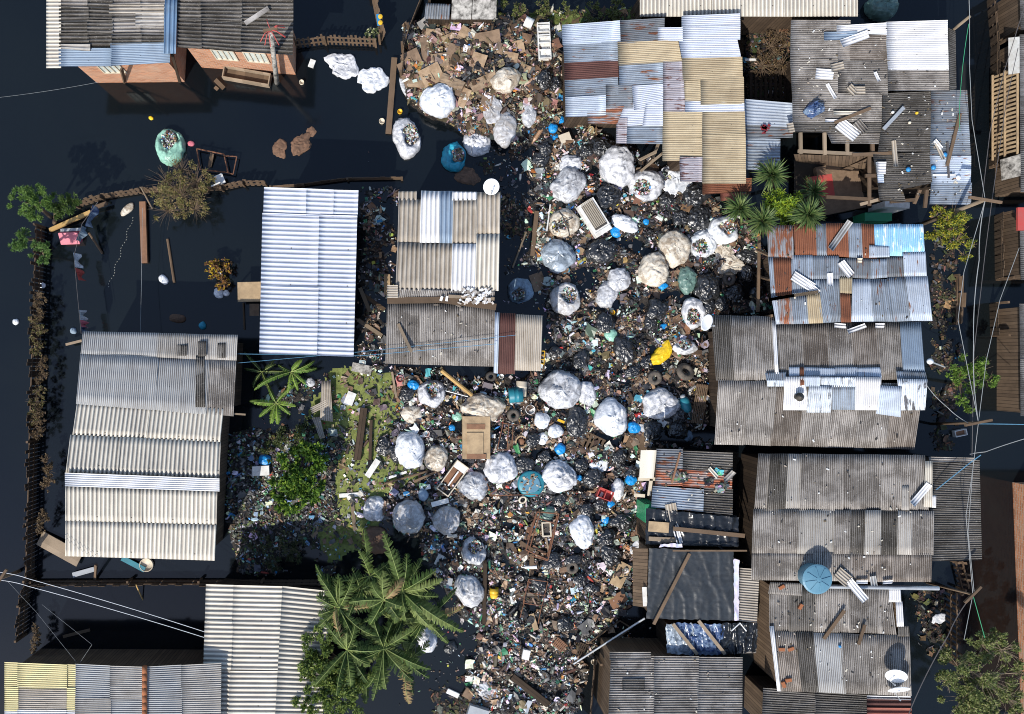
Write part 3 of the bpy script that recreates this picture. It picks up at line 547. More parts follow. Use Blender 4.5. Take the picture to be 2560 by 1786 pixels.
for (x,y,c,s1) in ((1798,1180,(.1,.45,.42),.2),(1690,1192,(.1,.1,.09),.3),(1700,1190,(.25,.24,.22),.3),(1708,1194,(.05,.05,.04),.3),(1810,1215,(.05,.05,.05),.3),(1800,1222,(.3,.28,.26),.3),(1772,1206,(.02,.02,.02),.22)):
    for k in range(10): dm.col=tuple(v*U(.5,1.5) for v in c); dm.box(P(x+U(-9,9),y+U(-6,6),2.2),(U(.05,s1),U(.05,s1),.05),U(0,3),U(-.4,.4),U(-.4,.4))
solo('roof_rubbish',dm,M['lit'],'scraps of dark rubbish caught on the orange rust hut roof','debris',kind='stuff')
o11=(1280,1326); Z15=plane((1623,1372,2.25),(1832,1378,2.25),(1618,1546,2.1))
h=house('tarp_hut',(1730,1460),'hut roofed with a black tarpaulin held down by a diagonal pole')
def drape(quad,zf,lift,mat,name,nx=26,ny=22,fold=.05,fs=.03,ragged=.0,dirx=1,diry=.3,seed=0):
    mb=MB(); TL,TR,BR,BL=[Vector(q) for q in quad]
    for j in range(ny+1):
        for i in range(nx+1):
            s,t=i/nx,j/ny; p=(TL*(1-s)+TR*s)*(1-t)+(BL*(1-s)+BR*s)*t
            e=ragged*max(0,max(abs(s-.5),abs(t-.5))*2-.85)/.15; p=p+Vector((mn.noise(Vector((p.x*.09,p.y*.09,seed))),mn.noise(Vector((p.y*.09,p.x*.09,seed+5)))))*e
            n=1-abs(mn.noise(Vector((p.x*fs*dirx,p.y*fs*diry,seed)))*2); n2=1-abs(mn.noise(Vector((p.x*fs*2.3,p.y*fs*2.1,seed+3)))*2)
            mb.v.append(tuple(P(p.x,p.y,zf(p.x,p.y)+lift+fold*(n*n+.4*n2))))
    for j in range(ny):
        for i in range(nx): a=j*(nx+1)+i; mb.face((a,a+nx+1,a+nx+2,a+1))
    return mb
sheets(h,Z15,o11,[('h',6.3,'tanr',1868,310,2030,322,2010,758,1852,742,.0),('h',6,'asbd',1125,150,1815,165,1850,740,1105,720,-.05)])
part('tarpaulin',drape([(1623,1371),(1833,1378),(1842,1552),(1616,1547)],Z15,.03,'tarp','t',60,50,.034,.035,2.5,seed=3),M['tarp'],h,True)
part('cloth_edge',drape([(1834,1398),(1848,1400),(1847,1552),(1836,1552)],Z15,.08,'c','c',6,30,.05,.05,3),M['cloth'],h,True)
part('cloth_edge',drape([(1652,1360),(1705,1360),(1706,1369),(1648,1368)],Z15,.1,'c','c',20,5,.05,.05,3,seed=4),M['cloth'],h,True)
walls(h,[(1618,1546),(1840,1552),(1832,1378),(1623,1372)],Z15,'wood',.12)
beam(h,[(1724,1384,2.42),(1634,1561,2.3)],.12,.06,'woodt','pole'); beam(h,[(1682,1377,2.4),(1867,1377,2.38)],.06,.05,'woodt'); 
mb=MB(); mb.poly([P(1582,1370,1.4),P(1620,1372,2.1),P(1616,1520,2.0),P(1582,1515,1.3)][::-1],((0,0),(0,1.2),(2.4,1.2),(2.4,0))); part('side_wall',mb,M['wood'],h)
mb=MB(); mb.box(P(1612,1492,2.05),(.17,.75,.02),.05); part('white_board',mb,M['wht'],h)
Z14b=plane((1615,1280,2.1),(1850,1295,2.1),(1615,1370,2.0)); h=house('plastic_sheet_hut',(1730,1325),'low hut covered in shiny black plastic sheet with boards on top')
sheets(h,Z14b,(0,0),[('h',6,'asbd',1616*3.28,1272*3.28,1842*3.28,1290*3.28,1846*3.28,1368*3.28,1614*3.28,1362*3.28,-.04)])
part('plastic_sheet',drape([(1615,1272),(1846,1294),(1848,1366),(1614,1360)],Z14b,.03,'p','p',60,20,.09,.045,3,seed=8),M['plasb'],h,True)
walls(h,[(1616,1364),(1840,1368),(1840,1290),(1618,1280)],Z14b,'woodd',.1)
for q,m in (((1621,1316,2.25,1672,1320,2.25),'ply'),((1622,1347,2.2,1690,1350,2.2),'woodl'),((1683,1322,2.3,1862,1340,2.25),'woodt')):
    mb=MB(); mb.bar(P(*q[:3]),P(*q[3:]),.4 if m=='ply' else .16,.03); part('board',mb,M[m],h)
Z16a=plane((1665,1558,1.95),(1895,1558,1.95),(1665,1638,1.85)); h=house('foil_covered_hut',(1780,1598),'strip of roof under crumpled silver, navy and black foil with two slanting boards')
sheets(h,Z16a,o11,[('h',6,'asb',1700,850,2015,760,2000,1010,1690,1020,-.02)])
part('silver_foil',drape([(1665,1560),(1735,1560),(1735,1638),(1667,1634)],Z16a,.05,'p','p',30,26,.12,.06,5,seed=18),M['s_silver'],h,True)
part('navy_film',drape([(1690,1558),(1812,1562),(1806,1600),(1700,1598)],Z16a,.10,'p','p',40,16,.10,.06,5,seed=28),M['navy'],h,True)
part('silver_foil',drape([(1722,1592),(1800,1592),(1805,1638),(1725,1638)],Z16a,.07,'p','p',30,16,.12,.07,5,seed=38),M['navy'],h,True)
part('black_film',drape([(1805,1558),(1895,1558),(1890,1630),(1800,1638)],Z16a,.06,'p','p',40,26,.12,.05,4,seed=48),M['plasb'],h,True)
for q in ((1682,1560,2.2,1743,1636,2.15),(1746,1552,2.2,1812,1635,2.15)): beam(h,[q[:3],q[3:]],.13,.05,'woodl','board')
mb=MB(); mb.tube([P(1828,1578,2.2),P(1850,1558,2.2),P(1866,1578,2.2)],.03,6); part('white_pipe',mb,M['wht'],h)
walls(h,[(1668,1636),(1890,1636),(1892,1560),(1668,1560)],Z16a,'woodd',.1)
# 12 bottom centre and bottom right houses
Z16=plane((1525,1631,2.35),(1856,1641,2.35),(1520,1786,2.5)); h=house('grey_ribbed_bottom_house',(1690,1710),'house at the bottom edge with plain dark grey fine ribbed roof')
sheets(h,Z16,o11,[('h',5.9,'asb',800,998,1140,1000,1140,1060,800,1060,.05)])
gridsheets(h,Z16,[(1527,1640),(1857,1643),(1855,1830),(1520,1830)],[0,.5,1],[0,.33,.66,1],'h',5.9,['asb','asb','asb'],jit=1.2)
sheets(h,Z16,o11,[('h',5.9,'asbd',905,1225,1085,1310,.06)])
walls(h,[(1520,1830),(1855,1830),(1857,1643),(1527,1636)],Z16,'wood',.12)
Z17=plane((1897,1134,2.6),(2313,1138,2.6),(1880,1455,2.8)); h=house('long_brown_roof_house',(2100,1300),'largest grey brown roof at lower right, carrying the blue water tank')
gridsheets(h,Z17,[(1897,1134),(2313,1138),(2322,1278),(1886,1278)],1,[0,.07,.17,.26,.5,.72,.93,1],'v',4.75,{'d':'asb',(0,1):'asbd',(0,2):'asbl',(0,3):'asb',(0,6):'asb'},jit=1)
gridsheets(h,Z17,[(1884,1274),(2336,1278),(2334,1388),(1880,1384)],1,[0,.25,.33,.45,.53,.62,.70,.80,.87,1],'v',4.75,{'d':'asb',(0,1):'asbl',(0,2):'asbl',(0,4):'asbd',(0,5):'asbl',(0,6):'asbd',(0,7):'asbl'},jit=1,base=.03)
gridsheets(h,Z17,[(1880,1380),(2330,1384),(2328,1456),(1879,1451)],1,[0,.28,.55,.78,1],'v',4.75,['asb','asbb'],jit=1,base=.0)
sheets(h,Z17,(1860,880),[('v',4.75,'cream',1488,895,1545,895,1545,1275,1478,1275,.09),('v',4.75,'white',1545,1180,1575,1180,1575,1278,1545,1278,.08),('v',4.75,'asbl',1295,1100,1355,1300,.08)])
walls(h,[(1880,1451),(2328,1455),(2313,1138),(1900,1134)],Z17,'woodd',.3)
Z17b=plane((2322,1142,2.3),(2450,1151,2.2),(2330,1404,2.3)); h=house('dark_side_roof',(2390,1270),'narrow dark ribbed roof joined to the right of the largest brown roof')
gridsheets(h,Z17b,[(2322,1143),(2449,1152),(2455,1401),(2330,1404)],[0,.5,1],[0,1],'h',5.6,'asbd',jit=.8); sheets(h,Z17b,(1860,880),[('h',5.6,'asb',1515,862,1890,870,1890,905,1520,900,.04)]); walls(h,[(2330,1404),(2455,1401),(2449,1150),(2325,1143)],Z17b,'woodd',.2)
Z18=plane((1925,1457,2.45),(2252,1472,2.45),(1944,1728,2.6)); o12=(1860,1326)
h=house('two_dish_house',(2100,1600),'grey ribbed house at lower right carrying two satellite dishes')
gridsheets(h,Z18,[(1924,1466),(2250,1470),(2256,1585),(1924,1580)],1,[0,.15,.34,.6,.85],'v',4.7,{'d':'asb',(0,0):'asb',(0,1):'asbd'},jit=1)
gridsheets(h,Z18,[(1926,1578),(2274,1590),(2279,1740),(1944,1728)],1,[0,.18,.3,.5,.75,1],'v',4.7,{'d':'asb',(0,1):'asbd',(0,2):'grey',(0,0):'asbb'},jit=1,base=.03)
sheets(h,Z18,o12,[('v',4.7,'asb',215,425,480,435,475,540,200,520,.05),('v',4.7,'asb',1100,485,1200,480,1250,860,1100,860,.03),('v',5.5,'white',1190,482,1285,482,1290,590,1190,590,.09),('v',5.5,'white',1245,585,1300,585,1310,790,1255,790,.09),('v',4.7,'asbd',1265,785,1350,785,1358,870,1265,870,.07),('v',4,'white',208,785,245,785,300,1320,275,1320,.1)])
walls(h,[(1944,1728),(2279,1740),(2252,1470),(1925,1460)],Z18,'wood',.15)
Z19=plane((1910,1731,2.15),(2170,1738,2.15),(1905,1786,2.1)); h=house('dark_lower_roof',(2090,1770),'dark ribbed roof with a red end at the bottom edge, below the two dishes')
gridsheets(h,Z19,[(1908,1720),(2167,1739),(2167,1830),(1904,1830)],1,[0,.5,1],'h',5.6,['asbd','asbd'],jit=.6)
Z19b=Z19; sheets(h,Z19b,o12,[('h',14,'maroon',1008,1375,1370,1378,1372,1460,1008,1458,.03),('h',14,'redr',1008,1455,1375,1458,1380,1640,1008,1640,.05),('h',20,'white',1008,1355,1368,1362,1368,1392,1008,1382,.1)])
walls(h,[(1905,1830),(2278,1830),(2278,1740),(1910,1735)],Z19,'wood',.1)
# 13 far right houses across the canal
h=house('brick_canal_house',(2560,1400),'brick house at the right edge with sunlit orange side')
mb=MB(); A=P(2528,1206,2.6);B=P(2549,1830,2.6)
bx=lambda x,z:Vector((x,0,z))
a0=P(2528,1206,.0); xw=P(2530,1206,2.5).x
def vwall(mb,x0,y0,x1,y1,z,zz=-.3):
    L=math.hypot(x1-x0,y1-y0); mb.poly([(x0,y0,zz),(x1,y1,zz),(x1,y1,z),(x0,y0,z)],((0,0),(L,0),(L,z),(0,z)))
p0=P(2531,1206,0);p1=P(2553,1800,0)
vwall(mb,p1.x,p1.y,p0.x,p0.y,3.0); vwall(mb,p0.x,p0.y,p0.x+4,p0.y,3.0); part('wall',mb,M['brick'],h)
mb=MB(); mb.hexa([(p0.x-.1,-16,3.0),(p0.x+5,-16,3.0),(p0.x+5,p0.y+.1,3.0),(p0.x-.1,p0.y+.1,3.0),(p0.x-.1,-16,3.1),(p0.x+5,-16,3.1),(p0.x+5,p0.y+.1,3.1),(p0.x-.1,p0.y+.1,3.1)]); part('roof',mb,M['soil'],h)
for (y0,y1,z,lab,nm,rm,wmn) in ((-40,75,1.5,'plank walled shack at the top right corner','corner_shack','asb','wood'),(88,480,1.6,'long plank walled house across the canal with open pallet slats','slatted_canal_house','asb','wood'),(520,700,1.5,'plank canal house with a red panel at the right edge','speckled_canal_house','asb','wood'),(760,1040,1.5,'plank canal house directly below the one with red panel','stained_canal_house','asb','wood')):
    h=house(nm,(2560,(y0+y1)/2),lab); Zq=plane((2548,y0,z),(2700,y0,z),(2548,y1,z+.01)); gridsheets(h,Zq,[(2549,y0),(2700,y0),(2700,y1),(2552,y1)],[0,.5,1] if y1-y0>150 else 1,1,'h',5,rm,jit=.8)
    walls(h,[(2549,y1),(2700,y1),(2700,y0),(2549,y0)],Zq,wmn,.12)
    if nm=='slatted_canal_house':
        pm=MB(); pp=P(2549,200,1.6); xx=P(2549,200,z).x+.05
        for k in range(20): y=P(0,205,0).y-k*.17; pm.bar((xx-.3,y,.5),(xx-.05,y,1.5),.085,.03)
        for zz in (.5,1.0,1.5): pm.bar((xx-.45+.26*zz,P(0,205).y+.1,zz),(xx-.45+.26*zz,P(0,205).y-3.4,zz),.08,.04)
        part('pallet_slats',pm,M['ply'],h)
        pm=MB(); pm.hexa([P(2521,95,1.2),P(2521,187,1.2),P(2549,183,1.65),P(2549,92,1.65)]+[P(2521,95,1.25),P(2521,187,1.25),P(2549,183,1.7),P(2549,92,1.7)]); part('pale_sheet',pm,M['wht'],h)
        pm=MB(); pm.hexa([P(2500,400,.9),P(2504,452,.9),P(2552,440,1.6),P(2552,385,1.6)]+[P(2500,400,.95),P(2504,452,.95),P(2552,440,1.65),P(2552,385,1.65)]); part('stained_panel',pm,M['conc'],h)
    if nm=='speckled_canal_house':
        pm=MB(); pm.box(P(2552,548,1.65),(.3,.9,.1)); part('red_panel',pm,M['redp'],h)
# ---------------------------------------------------------------- rubbish field: height raster over the photo area, 6 px cells
CW=6; GW,GH=440,312
gx,gy=np.meshgrid((np.arange(GW)+.5)*CW-30,(np.arange(GH)+.5)*CW-30)
def inside(poly):
    r=np.zeros_like(gx,bool); n=len(poly)
    for k in range(n):
        x0,y0=poly[k];x1,y1=poly[(k+1)%n]
        if y0==y1: continue
        c=((y0>gy)!=(y1>gy))&(gx<(x1-x0)*(gy-y0)/(y1-y0)+x0); r^=c
    return r
def blur(a,n):
    for _ in range(n):
        b=np.pad(a,1,mode='edge'); a=(b[:-2,1:-1]+b[2:,1:-1]+b[1:-1,:-2]+b[1:-1,2:]+b[1:-1,1:-1]*2)/6
    return a
def nraster(sc_,seed,oct_=4):
    return np.array([[mn.fractal(Vector((x*sc_,y*sc_,seed)),.6,2.0,oct_) for x in gx[0]] for y in gy[:,0]])
# region: polygon, density 0-1, height m, palette
REG=[([(1010,60),(1090,45),(1240,42),(1385,52),(1405,110),(1408,200),(1412,290),(1500,325),(1440,350),(1350,330),(1290,345),(1180,350),(1130,310),(1060,285),(1020,250),(1003,190)],1.0,.55,'card'),
 ([(1290,330),(1430,300),(1545,350),(1640,395),(1700,440),(1790,500),(1880,560),(1920,640),(1935,780),(1780,790),(1770,900),(1780,1120),(1640,1125),(1640,1200),(1600,1290),(1600,1500),(1500,1600),(1440,1800),(1180,1800),(1165,1640),(1150,1540),(1075,1420),(1040,1350),(1010,1340),(930,1270),(920,1180),(960,1100),(940,1020),(880,930),(960,915),(1340,930),(1370,800),(1350,740),(1300,640),(1340,560),(1290,470),(1270,400)],1.0,.22,'mix'),
 ([(900,470),(995,470),(985,760),(965,930),(890,930),(895,720)],.75,.12,'mix'),
 ([(1240,560),(1300,640),(1370,760),(1260,780),(1250,700)],.3,.05,'mix'),
 ([(570,1080),(640,1060),(760,1080),(860,1060),(940,1180),(880,1340),(840,1440),(600,1440),(565,1300)],.8,.06,'blue'),
 ([(640,1000),(700,960),(820,940),(900,930),(960,1050),(900,1120),(760,1090),(640,1080)],.55,.05,'blue'),
 ([(1080,1560),(1200,1520),(1260,1600),(1240,1800),(1080,1800),(1060,1680)],.45,.08,'brown'),
 ([(1225,40),(1640,20),(1640,70),(1410,100),(1400,55),(1230,50)],.9,.2,'grass'),
 ([(1865,60),(1985,60),(1985,250),(1865,250)],.9,.12,'brown'),
 ([(2330,500),(2400,500),(2405,900),(2400,1140),(2330,1130),(2320,800)],.44,.08,'brown'),
 ([(2270,1475),(2360,1470),(2370,1640),(2290,1640)],.4,.05,'brown'),
 ([(1240,470),(1330,520),(1320,620),(1250,600)],.6,.06,'brown'),
 ([(1190,400),(1250,400),(1250,450),(1180,440)],.4,.03,'brown')]
dens=np.zeros_like(gx); hgt=np.zeros_like(gx); pal=np.full(gx.shape,-1,int); PN=['card','mix','blue','brown','grass']
for poly,d,hh,pk in REG:
    m=inside(poly); dens[m]=np.maximum(dens[m],d); hgt[m]=np.maximum(hgt[m],hh); pal[m]=np.where(pal[m]<0,PN.index(pk),pal[m])
DWP=[(760,1040),(820,930),(840,915),(900,925),(990,930),(1010,985),(975,1090),(990,1130),(1075,1170),(1050,1225),(960,1230),(940,1330),(900,1370),(820,1400),(790,1330),(850,1290),(830,1200),(860,1100)]
nz1=nraster(.018,1.3); nz2=nraster(.05,7.7,5)
dens=blur(dens,3)
# bare water pools inside the field
for (x,y,rx,ry) in ((1340,730,26,70),(1460,700,45,40),(1290,440,34,40),(1420,330,34,22),(1330,380,20,26),(1500,760,24,16),(1270,900,50,30),(1380,930,30,40),(1110,1540,36,34),(1170,1600,30,34),(1330,860,30,40),(1700,1090,70,24),(1710,740,60,18),(1880,700,50,60),(1100,1640,70,60),(1560,1600,80,50),(930,1360,60,40),(760,1400,90,40),(690,1050,60,30),(1300,620,30,26),(1200,930,80,14)):
    dens-=.75*np.exp(-(((gx-x)/rx)**2+((gy-y)/ry)**2)**1.5)
dens-=.62*blur(inside(DWP).astype(float),2)
f=dens+.22*nz1+.18*nz2
nz3=nraster(.03,21.5,4); pool=np.clip((-nz3-.07)*2.6,0,.55)*(pal==1); f=f-pool
bedh=np.clip((f-.42)*1.2,-.35,1); bedh=np.where(bedh>0,(.02+np.minimum(bedh*2,1)*hgt*(.75+.5*nz2)),bedh*.6)
heap=np.exp(-(((gx-1180)/150)**2+((gy-190)/120)**2)); bedh=np.where(bedh>0,bedh+heap*.5,bedh)
bedh=blur(bedh,1); live=f>.40
def bz(px,py):
    i=min(max((px+30)/CW-.5,0),GW-1.01); j=min(max((py+30)/CW-.5,0),GH-1.01); a,b=int(i),int(j); s,t=i-a,j-b
    return float((bedh[b,a]*(1-s)+bedh[b,a+1]*s)*(1-t)+(bedh[b+1,a]*(1-s)+bedh[b+1,a+1]*s)*t)
def bz0(px,py): return max(bz(px,py),0.0)
mb=MB(); ids={}
for j in range(GH-1):
    for i in range(GW-1):
        if max(bedh[j,i],bedh[j+1,i],bedh[j,i+1],bedh[j+1,i+1])>-.03:
            q=[]
            for a,b in ((i,j),(i,j+1),(i+1,j+1),(i+1,j)):
                if (a,b) not in ids:
                    x,y=gx[b,a],gy[b,a]; z=bedh[b,a]; z+=.05*mn.noise(Vector((x*.11,y*.11,4))) if z>.01 else 0
                    ids[(a,b)]=len(mb.v); mb.v.append(tuple(P(x,y,z)))
                q.append(ids[(a,b)])
            mb.face(q)
tag(link('rubbish_bed',mb.mesh('rubbish_bed',smooth=True),M['bed']),'dark sodden mass of mud and rubbish under the litter','rubbish',None,'stuff')
W_=(.78,.78,.76); W2=(.62,.58,.50); G1=(.30,.30,.30); G2=(.12,.12,.12); K=(.02,.02,.022); B1=(.36,.23,.13); B2=(.20,.12,.07); B3=(.09,.055,.035)
PAL={'mix':[(W_,20),(W2,14),(G1,10),((.42,.50,.56),4),(G2,18),(K,38),(B1,6),(B2,12),(B3,22),((.03,.22,.5),2.2),((.1,.42,.5),2.2),((.04,.20,.09),4.5),((.12,.30,.17),2),((.45,.05,.04),2.4),((.68,.45,.05),1.8),((.45,.2,.22),.4),((.55,.22,.05),1.4),((.3,.4,.1),1)],
 'card':[(W_,6),(W2,9),(G1,5),(K,9),((.34,.245,.16),22),((.20,.135,.085),26),(B3,22),((.42,.31,.21),12),((.04,.25,.5),1.5),((.5,.2,.06),2),((.08,.3,.3),1)],
 'blue':[(W_,7),((.40,.49,.55),8),(G1,10),(G2,18),(K,26),((.05,.07,.03),14),((.13,.16,.04),16),((.15,.30,.42),6),((.03,.25,.5),3),((.06,.2,.12),6),(B2,8),(B3,8),((.5,.08,.06),2)],
 'brown':[(B1,5),(B2,14),((.05,.06,.025),20),(B3,30),(K,20),(G2,12),(W2,3),((.12,.11,.05),8),((.1,.3,.4),1)],
 'grass':[((.10,.13,.03),26),((.06,.09,.02),26),(B3,20),(W2,5),(B1,8),((.5,.38,.08),3),((.16,.18,.05),14)]}
def pick(pl):
    tot=sum(w for _,w in PAL[pl]); r=rnd.random()*tot
    for c,w in PAL[pl]:
        r-=w
        if r<=0: return tuple(min(1,v*U(.75,1.2)) for v in c)
    return PAL[pl][0][0]
def bit(mb,px,py,z,pl,big=1.0):
    t=rnd.random()*(1 if big<1.05 else .93); s=(U(.032,.085) if rnd.random()<.8 else U(.07,.19))*big; mb.col=pick(pl); a=U(0,6.28); cl=mn.noise(Vector((px*.02,py*.02,3.3)))+.5*mn.noise(Vector((px*.07,py*.07,8))); p=P(px,py,z+U(0,.05))
    if big>1.25 and max(mb.col)-min(mb.col)>.28 and rnd.random()<.85: mb.col=rnd.choice([W_,W2,G1,(.35,.4,.44),B1,(.5,.52,.55)])
    bn=mn.noise(Vector((px*.014,py*.014,31)))
    if pl=='mix' and bn>.12 and rnd.random()<.62: mb.col=rnd.choice([B1,B2,B2,B3,B3,(.26,.19,.13),W2])
    if bn<-.25 and rnd.random()<.5: mb.col=rnd.choice([K,K,G2,(.05,.05,.055)])
    if cl<-.14 and max(mb.col)>.3 and rnd.random()<.75: mb.col=rnd.choice([K,G2,B3,B2,(.04,.05,.045)])
    if t<.36: mb.box(p,(s*U(.8,1.6),s*U(.5,1),s*U(.15,.5)),a,U(-.5,.5),U(-.5,.5))
    elif t<.62:   # bottle lying
        L=s*U(1.6,2.6); d=Vector((math.cos(a),math.sin(a),U(-.25,.25)))*L; r=s*.32
        mb.tube([p,p+d*.68,p+d*.86,p+d],r,6); n=len(mb.v)
        for k in range(12): # pinch the neck
            v=Vector(mb.v[n-1-k]); c=p+d*(1 if k<6 else .86); mb.v[n-1-k]=tuple(c+(v-c)*(.4))
    else:         # crumpled film or paper
        n0=len(mb.v); m=3; k2=s*(1.5 if t<.9 else 2.4)
        ca,sa=math.cos(a),math.sin(a); asp=U(.4,1)
        for j in range(m):
            for i in range(m):
                x=(i/(m-1)-.5)*k2+U(-.25,.25)*k2*.6; y=((j/(m-1)-.5)*k2+U(-.25,.25)*k2*.6)*asp
                mb.v.append((p.x+x*ca-y*sa,p.y+x*sa+y*ca,p.z+U(.0,.5)*s))
        for j in range(m-1):
            for i in range(m-1): q=n0+j*m+i; mb.face((q,q+1,q+m+1,q+m))
def scatter(name,label,regions,count,mat,big=1.0,thr=.40,seed=1):
    rnd.seed(seed); mb=MB(); ok=np.isin(pal,[PN.index(r) for r in regions])&(f>thr); J,I=np.nonzero(ok); wts=np.clip(f[ok],.1,1.2)**1.5; cw=np.cumsum(wts); cw/=cw[-1]
    rr=np.random.RandomState(seed).rand(count,3)
    for k in range(count):
        q=min(int(np.searchsorted(cw,rr[k,0])),len(J)-1); x=gx[0,I[q]]+(rr[k,1]-.5)*CW; y=gy[J[q],0]+(rr[k,2]-.5)*CW
        if not(-20<x<2580 and -20<y<1806): continue
        bit(mb,x,y,bz0(x,y),PN[pal[J[q],I[q]]],big)
    return tag(link(name,mb.mesh(name),mat),label,'litter',None,'stuff')
scatter('mixed_litter','countless small bottles, bags, wrappers and scraps covering the flooded yard',['mix'],34000,M['lit'],.82,.38,3)
scatter('cardboard_litter','torn cardboard and paper scraps heaped at the top of the yard',['card'],8000,M['litc'],.95,.4,4)
scatter('floating_litter','pale bluish litter floating in the dark water left of the bush',['blue'],4600,M['lit'],.75,.42,5)
scatter('brown_litter','dark brown debris and leaf litter in the shaded gaps between houses',['brown'],4200,M['litc'],.7,.4,6)
scatter('weedy_litter','weeds and scraps along the top edge of the yard',['grass'],2500,M['litc'],1.0,.4,9)
# ---------------------------------------------------------------- duckweed
mb=MB(); dw=inside(DWP); dwb=blur(dw.astype(float),5); dwf=dwb+.42*nz2+.18*nz1
for j in range(GH-1):
    for i in range(GW-1):
        if dwf[j,i]>.42 and dwb[j,i]>.16:
            x,y=gx[j,i],gy[j,i]; c=[]
            for a,b in ((0,0),(0,1),(1,1),(1,0)):
                X,Y=x+a*CW,y+b*CW; X+=4*mn.noise(Vector((X*.1,Y*.1,1))); Y+=4*mn.noise(Vector((X*.1,Y*.1,9))); c.append(P(X,Y,.006+.002*mn.noise(Vector((X*.3,Y*.3,2)))))
            mb.poly(c)
x=N('duckweed',.8,0,.2); co=x.coord(); a=x.noise(co,3,5,.7); b=x.noise(co,26,3,.7)
c=x.mix(x.ramp(a,[(.35,0),(.65,1)]),(.10,.125,.03),(.25,.28,.085)); x.col(x.mix(x.ramp(b,[(.55,0),(.7,.7)]),c,(.02,.025,.015))); x.bump(b,.4,.02)
tag(link('duckweed',mb.mesh('duckweed'),x.m),'green duckweed film floating on the water beside the bush','duckweed',None,'stuff')
# fringe: stray bits on the open water round the heaps
rnd.seed(77); mb=MB()
for k in range(1700):   # larger crumpled pieces: film, trays, cartons
    for _ in range(30):
        x,y=U(1000,1900),U(60,1780); i_,j_=int((x+30)/CW),int((y+30)/CW)
        if 0<=j_<GH and f[j_,i_]>.45 and pal[j_,i_] in(0,1): break
    else: continue
    bit(mb,x,y,bz0(x,y)+.03,PN[pal[j_,i_]],U(1.1,1.7))
tag(link('crumpled_litter',mb.mesh('crumpled_litter'),M['lit']),'larger crumpled wrappers, trays and cartons lying among the small litter','litter',None,'stuff')
rnd.seed(11); mb=MB()
for k in range(900):
    cx,cy,rx,ry=rnd.choice([(1290,440,60,90),(1340,720,50,80),(1230,360,40,40),(1450,700,60,50),(1180,1560,80,90),(1270,520,40,90),(720,1080,120,60),(1400,340,50,30),(1310,860,40,60),(1560,1600,60,50),(940,700,36,200),(1120,1640,90,100)])
    x,y=rnd.gauss(cx,rx*.6),rnd.gauss(cy,ry*.6); bit(mb,x,y,.01,'mix',.7)
for k in range(1500):
    x,y=U(810,1070),U(930,1390)
    if dwf[int((y+30)/CW),int((x+30)/CW)]>.3: bit(mb,x,y,.015,'mix',U(.6,1.3))
tag(link('stray_litter',mb.mesh('stray_litter'),M['lit']),'scattered bits of plastic drifting on the open water at the edge of the heaps','litter',None,'stuff')
# ---------------------------------------------------------------- sacks and bags
def sack_mesh(rx,ry,h,rot,seed,kind,base,kb=False):
    """lumpy sack: folds, flattened foot; 'open' sinks the top, 'tied' gathers creases to a knot, 'flat' is an empty crumpled one"""
    nu,nv=(44,22) if max(rx,ry)>.4 or kb else (28,14); mb=MB(); sd=seed*3.17
    kx,ky=(.45*math.cos(sd),.45*math.sin(sd)) if kind!='long' else (-.85,0)
    cr,sr=math.cos(rot),math.sin(rot)
    fl=kind=='flat'; dirs=[(math.cos(sd+k*1.1),math.sin(sd+k*1.1)) for k in range(3)]
    ang=[1+(.20 if fl else .16 if kb else .10)*mn.noise(Vector((math.cos(2*math.pi*i/nu)*1.1,math.sin(2*math.pi*i/nu)*1.1,sd)))*2+(.10 if fl else .07 if kb else .028)*mn.noise(Vector((math.cos(2*math.pi*i/nu)*4,math.sin(2*math.pi*i/nu)*4,sd+9)))*2 for i in range(nu)]
    for j in range(nv+1):
        th=math.pi*.62*j/nv
        for i in range(nu):
            ph=2*math.pi*i/nu; sx=math.sin(min(th,math.pi/2))**.85 if th<math.pi/2 else 1-.25*(th-math.pi/2); cz=math.cos(th)
            x,y=math.cos(ph)*sx*ang[i],math.sin(ph)*sx*ang[i]; z=max(cz,0)**.7*h if cz>0 else cz*h*.5
            wx=x+.35*mn.noise(Vector((x*1.3,y*1.3,sd+2))); wy=y+.35*mn.noise(Vector((x*1.3,y*1.3,sd+6))); cr_=0
            for q_,(a_,b_) in enumerate(dirs):   # long sharp folds in three directions
                n_=abs(mn.noise(Vector(((wx*a_+wy*b_)*.9,(-wx*b_+wy*a_)*((3.6 if kb else 2.4)+1.4*q_),sd+q_*7+cz*.6)))); cr_+=(max(0,1-n_/.15)**1.4)*((.22,-.17,.14) if kb else (.13,-.10,.08))[q_]
            z+=h*(.09*mn.noise(Vector((x*1.5,y*1.5,sd)))+(cr_ if not fl else cr_*3.5))*(1 if th<1.35 else .25)
            rr_=1+(cr_*.35 if th>1.0 else 0); x*=rr_; y*=rr_
            if kind in('tied','long'):
                d=math.hypot(x-kx,y-ky); an=math.atan2(y-ky,x-kx); z+=h*.15*math.sin(an*8+2*mn.noise(Vector((x*2,y*2,sd))))*math.exp(-d*1.8)*min(1,d*4)+h*.25*math.exp(-(d*7)**2)
            if kind=='open':
                d=math.hypot(x-.33*math.cos(sd),y-.33*math.sin(sd))*(1+.55*mn.noise(Vector((x*2,y*2,sd+4)))); z-=h*.75*max(0,1-(d/.62)**2.2)*(1+.5*mn.noise(Vector((x*3,y*3,sd))))
            if kind=='bean': y+=.75*(x*x)-.3; y*=1
            X,Y=x*rx,y*ry; mb.v.append((X*cr-Y*sr,X*sr+Y*cr,z+base))
    for j in range(nv):
        for i in range(nu): a=j*nu+i;b=j*nu+(i+1)%nu; mb.face((a,a+nu,b+nu,b))
    return mb
sackn=[0]
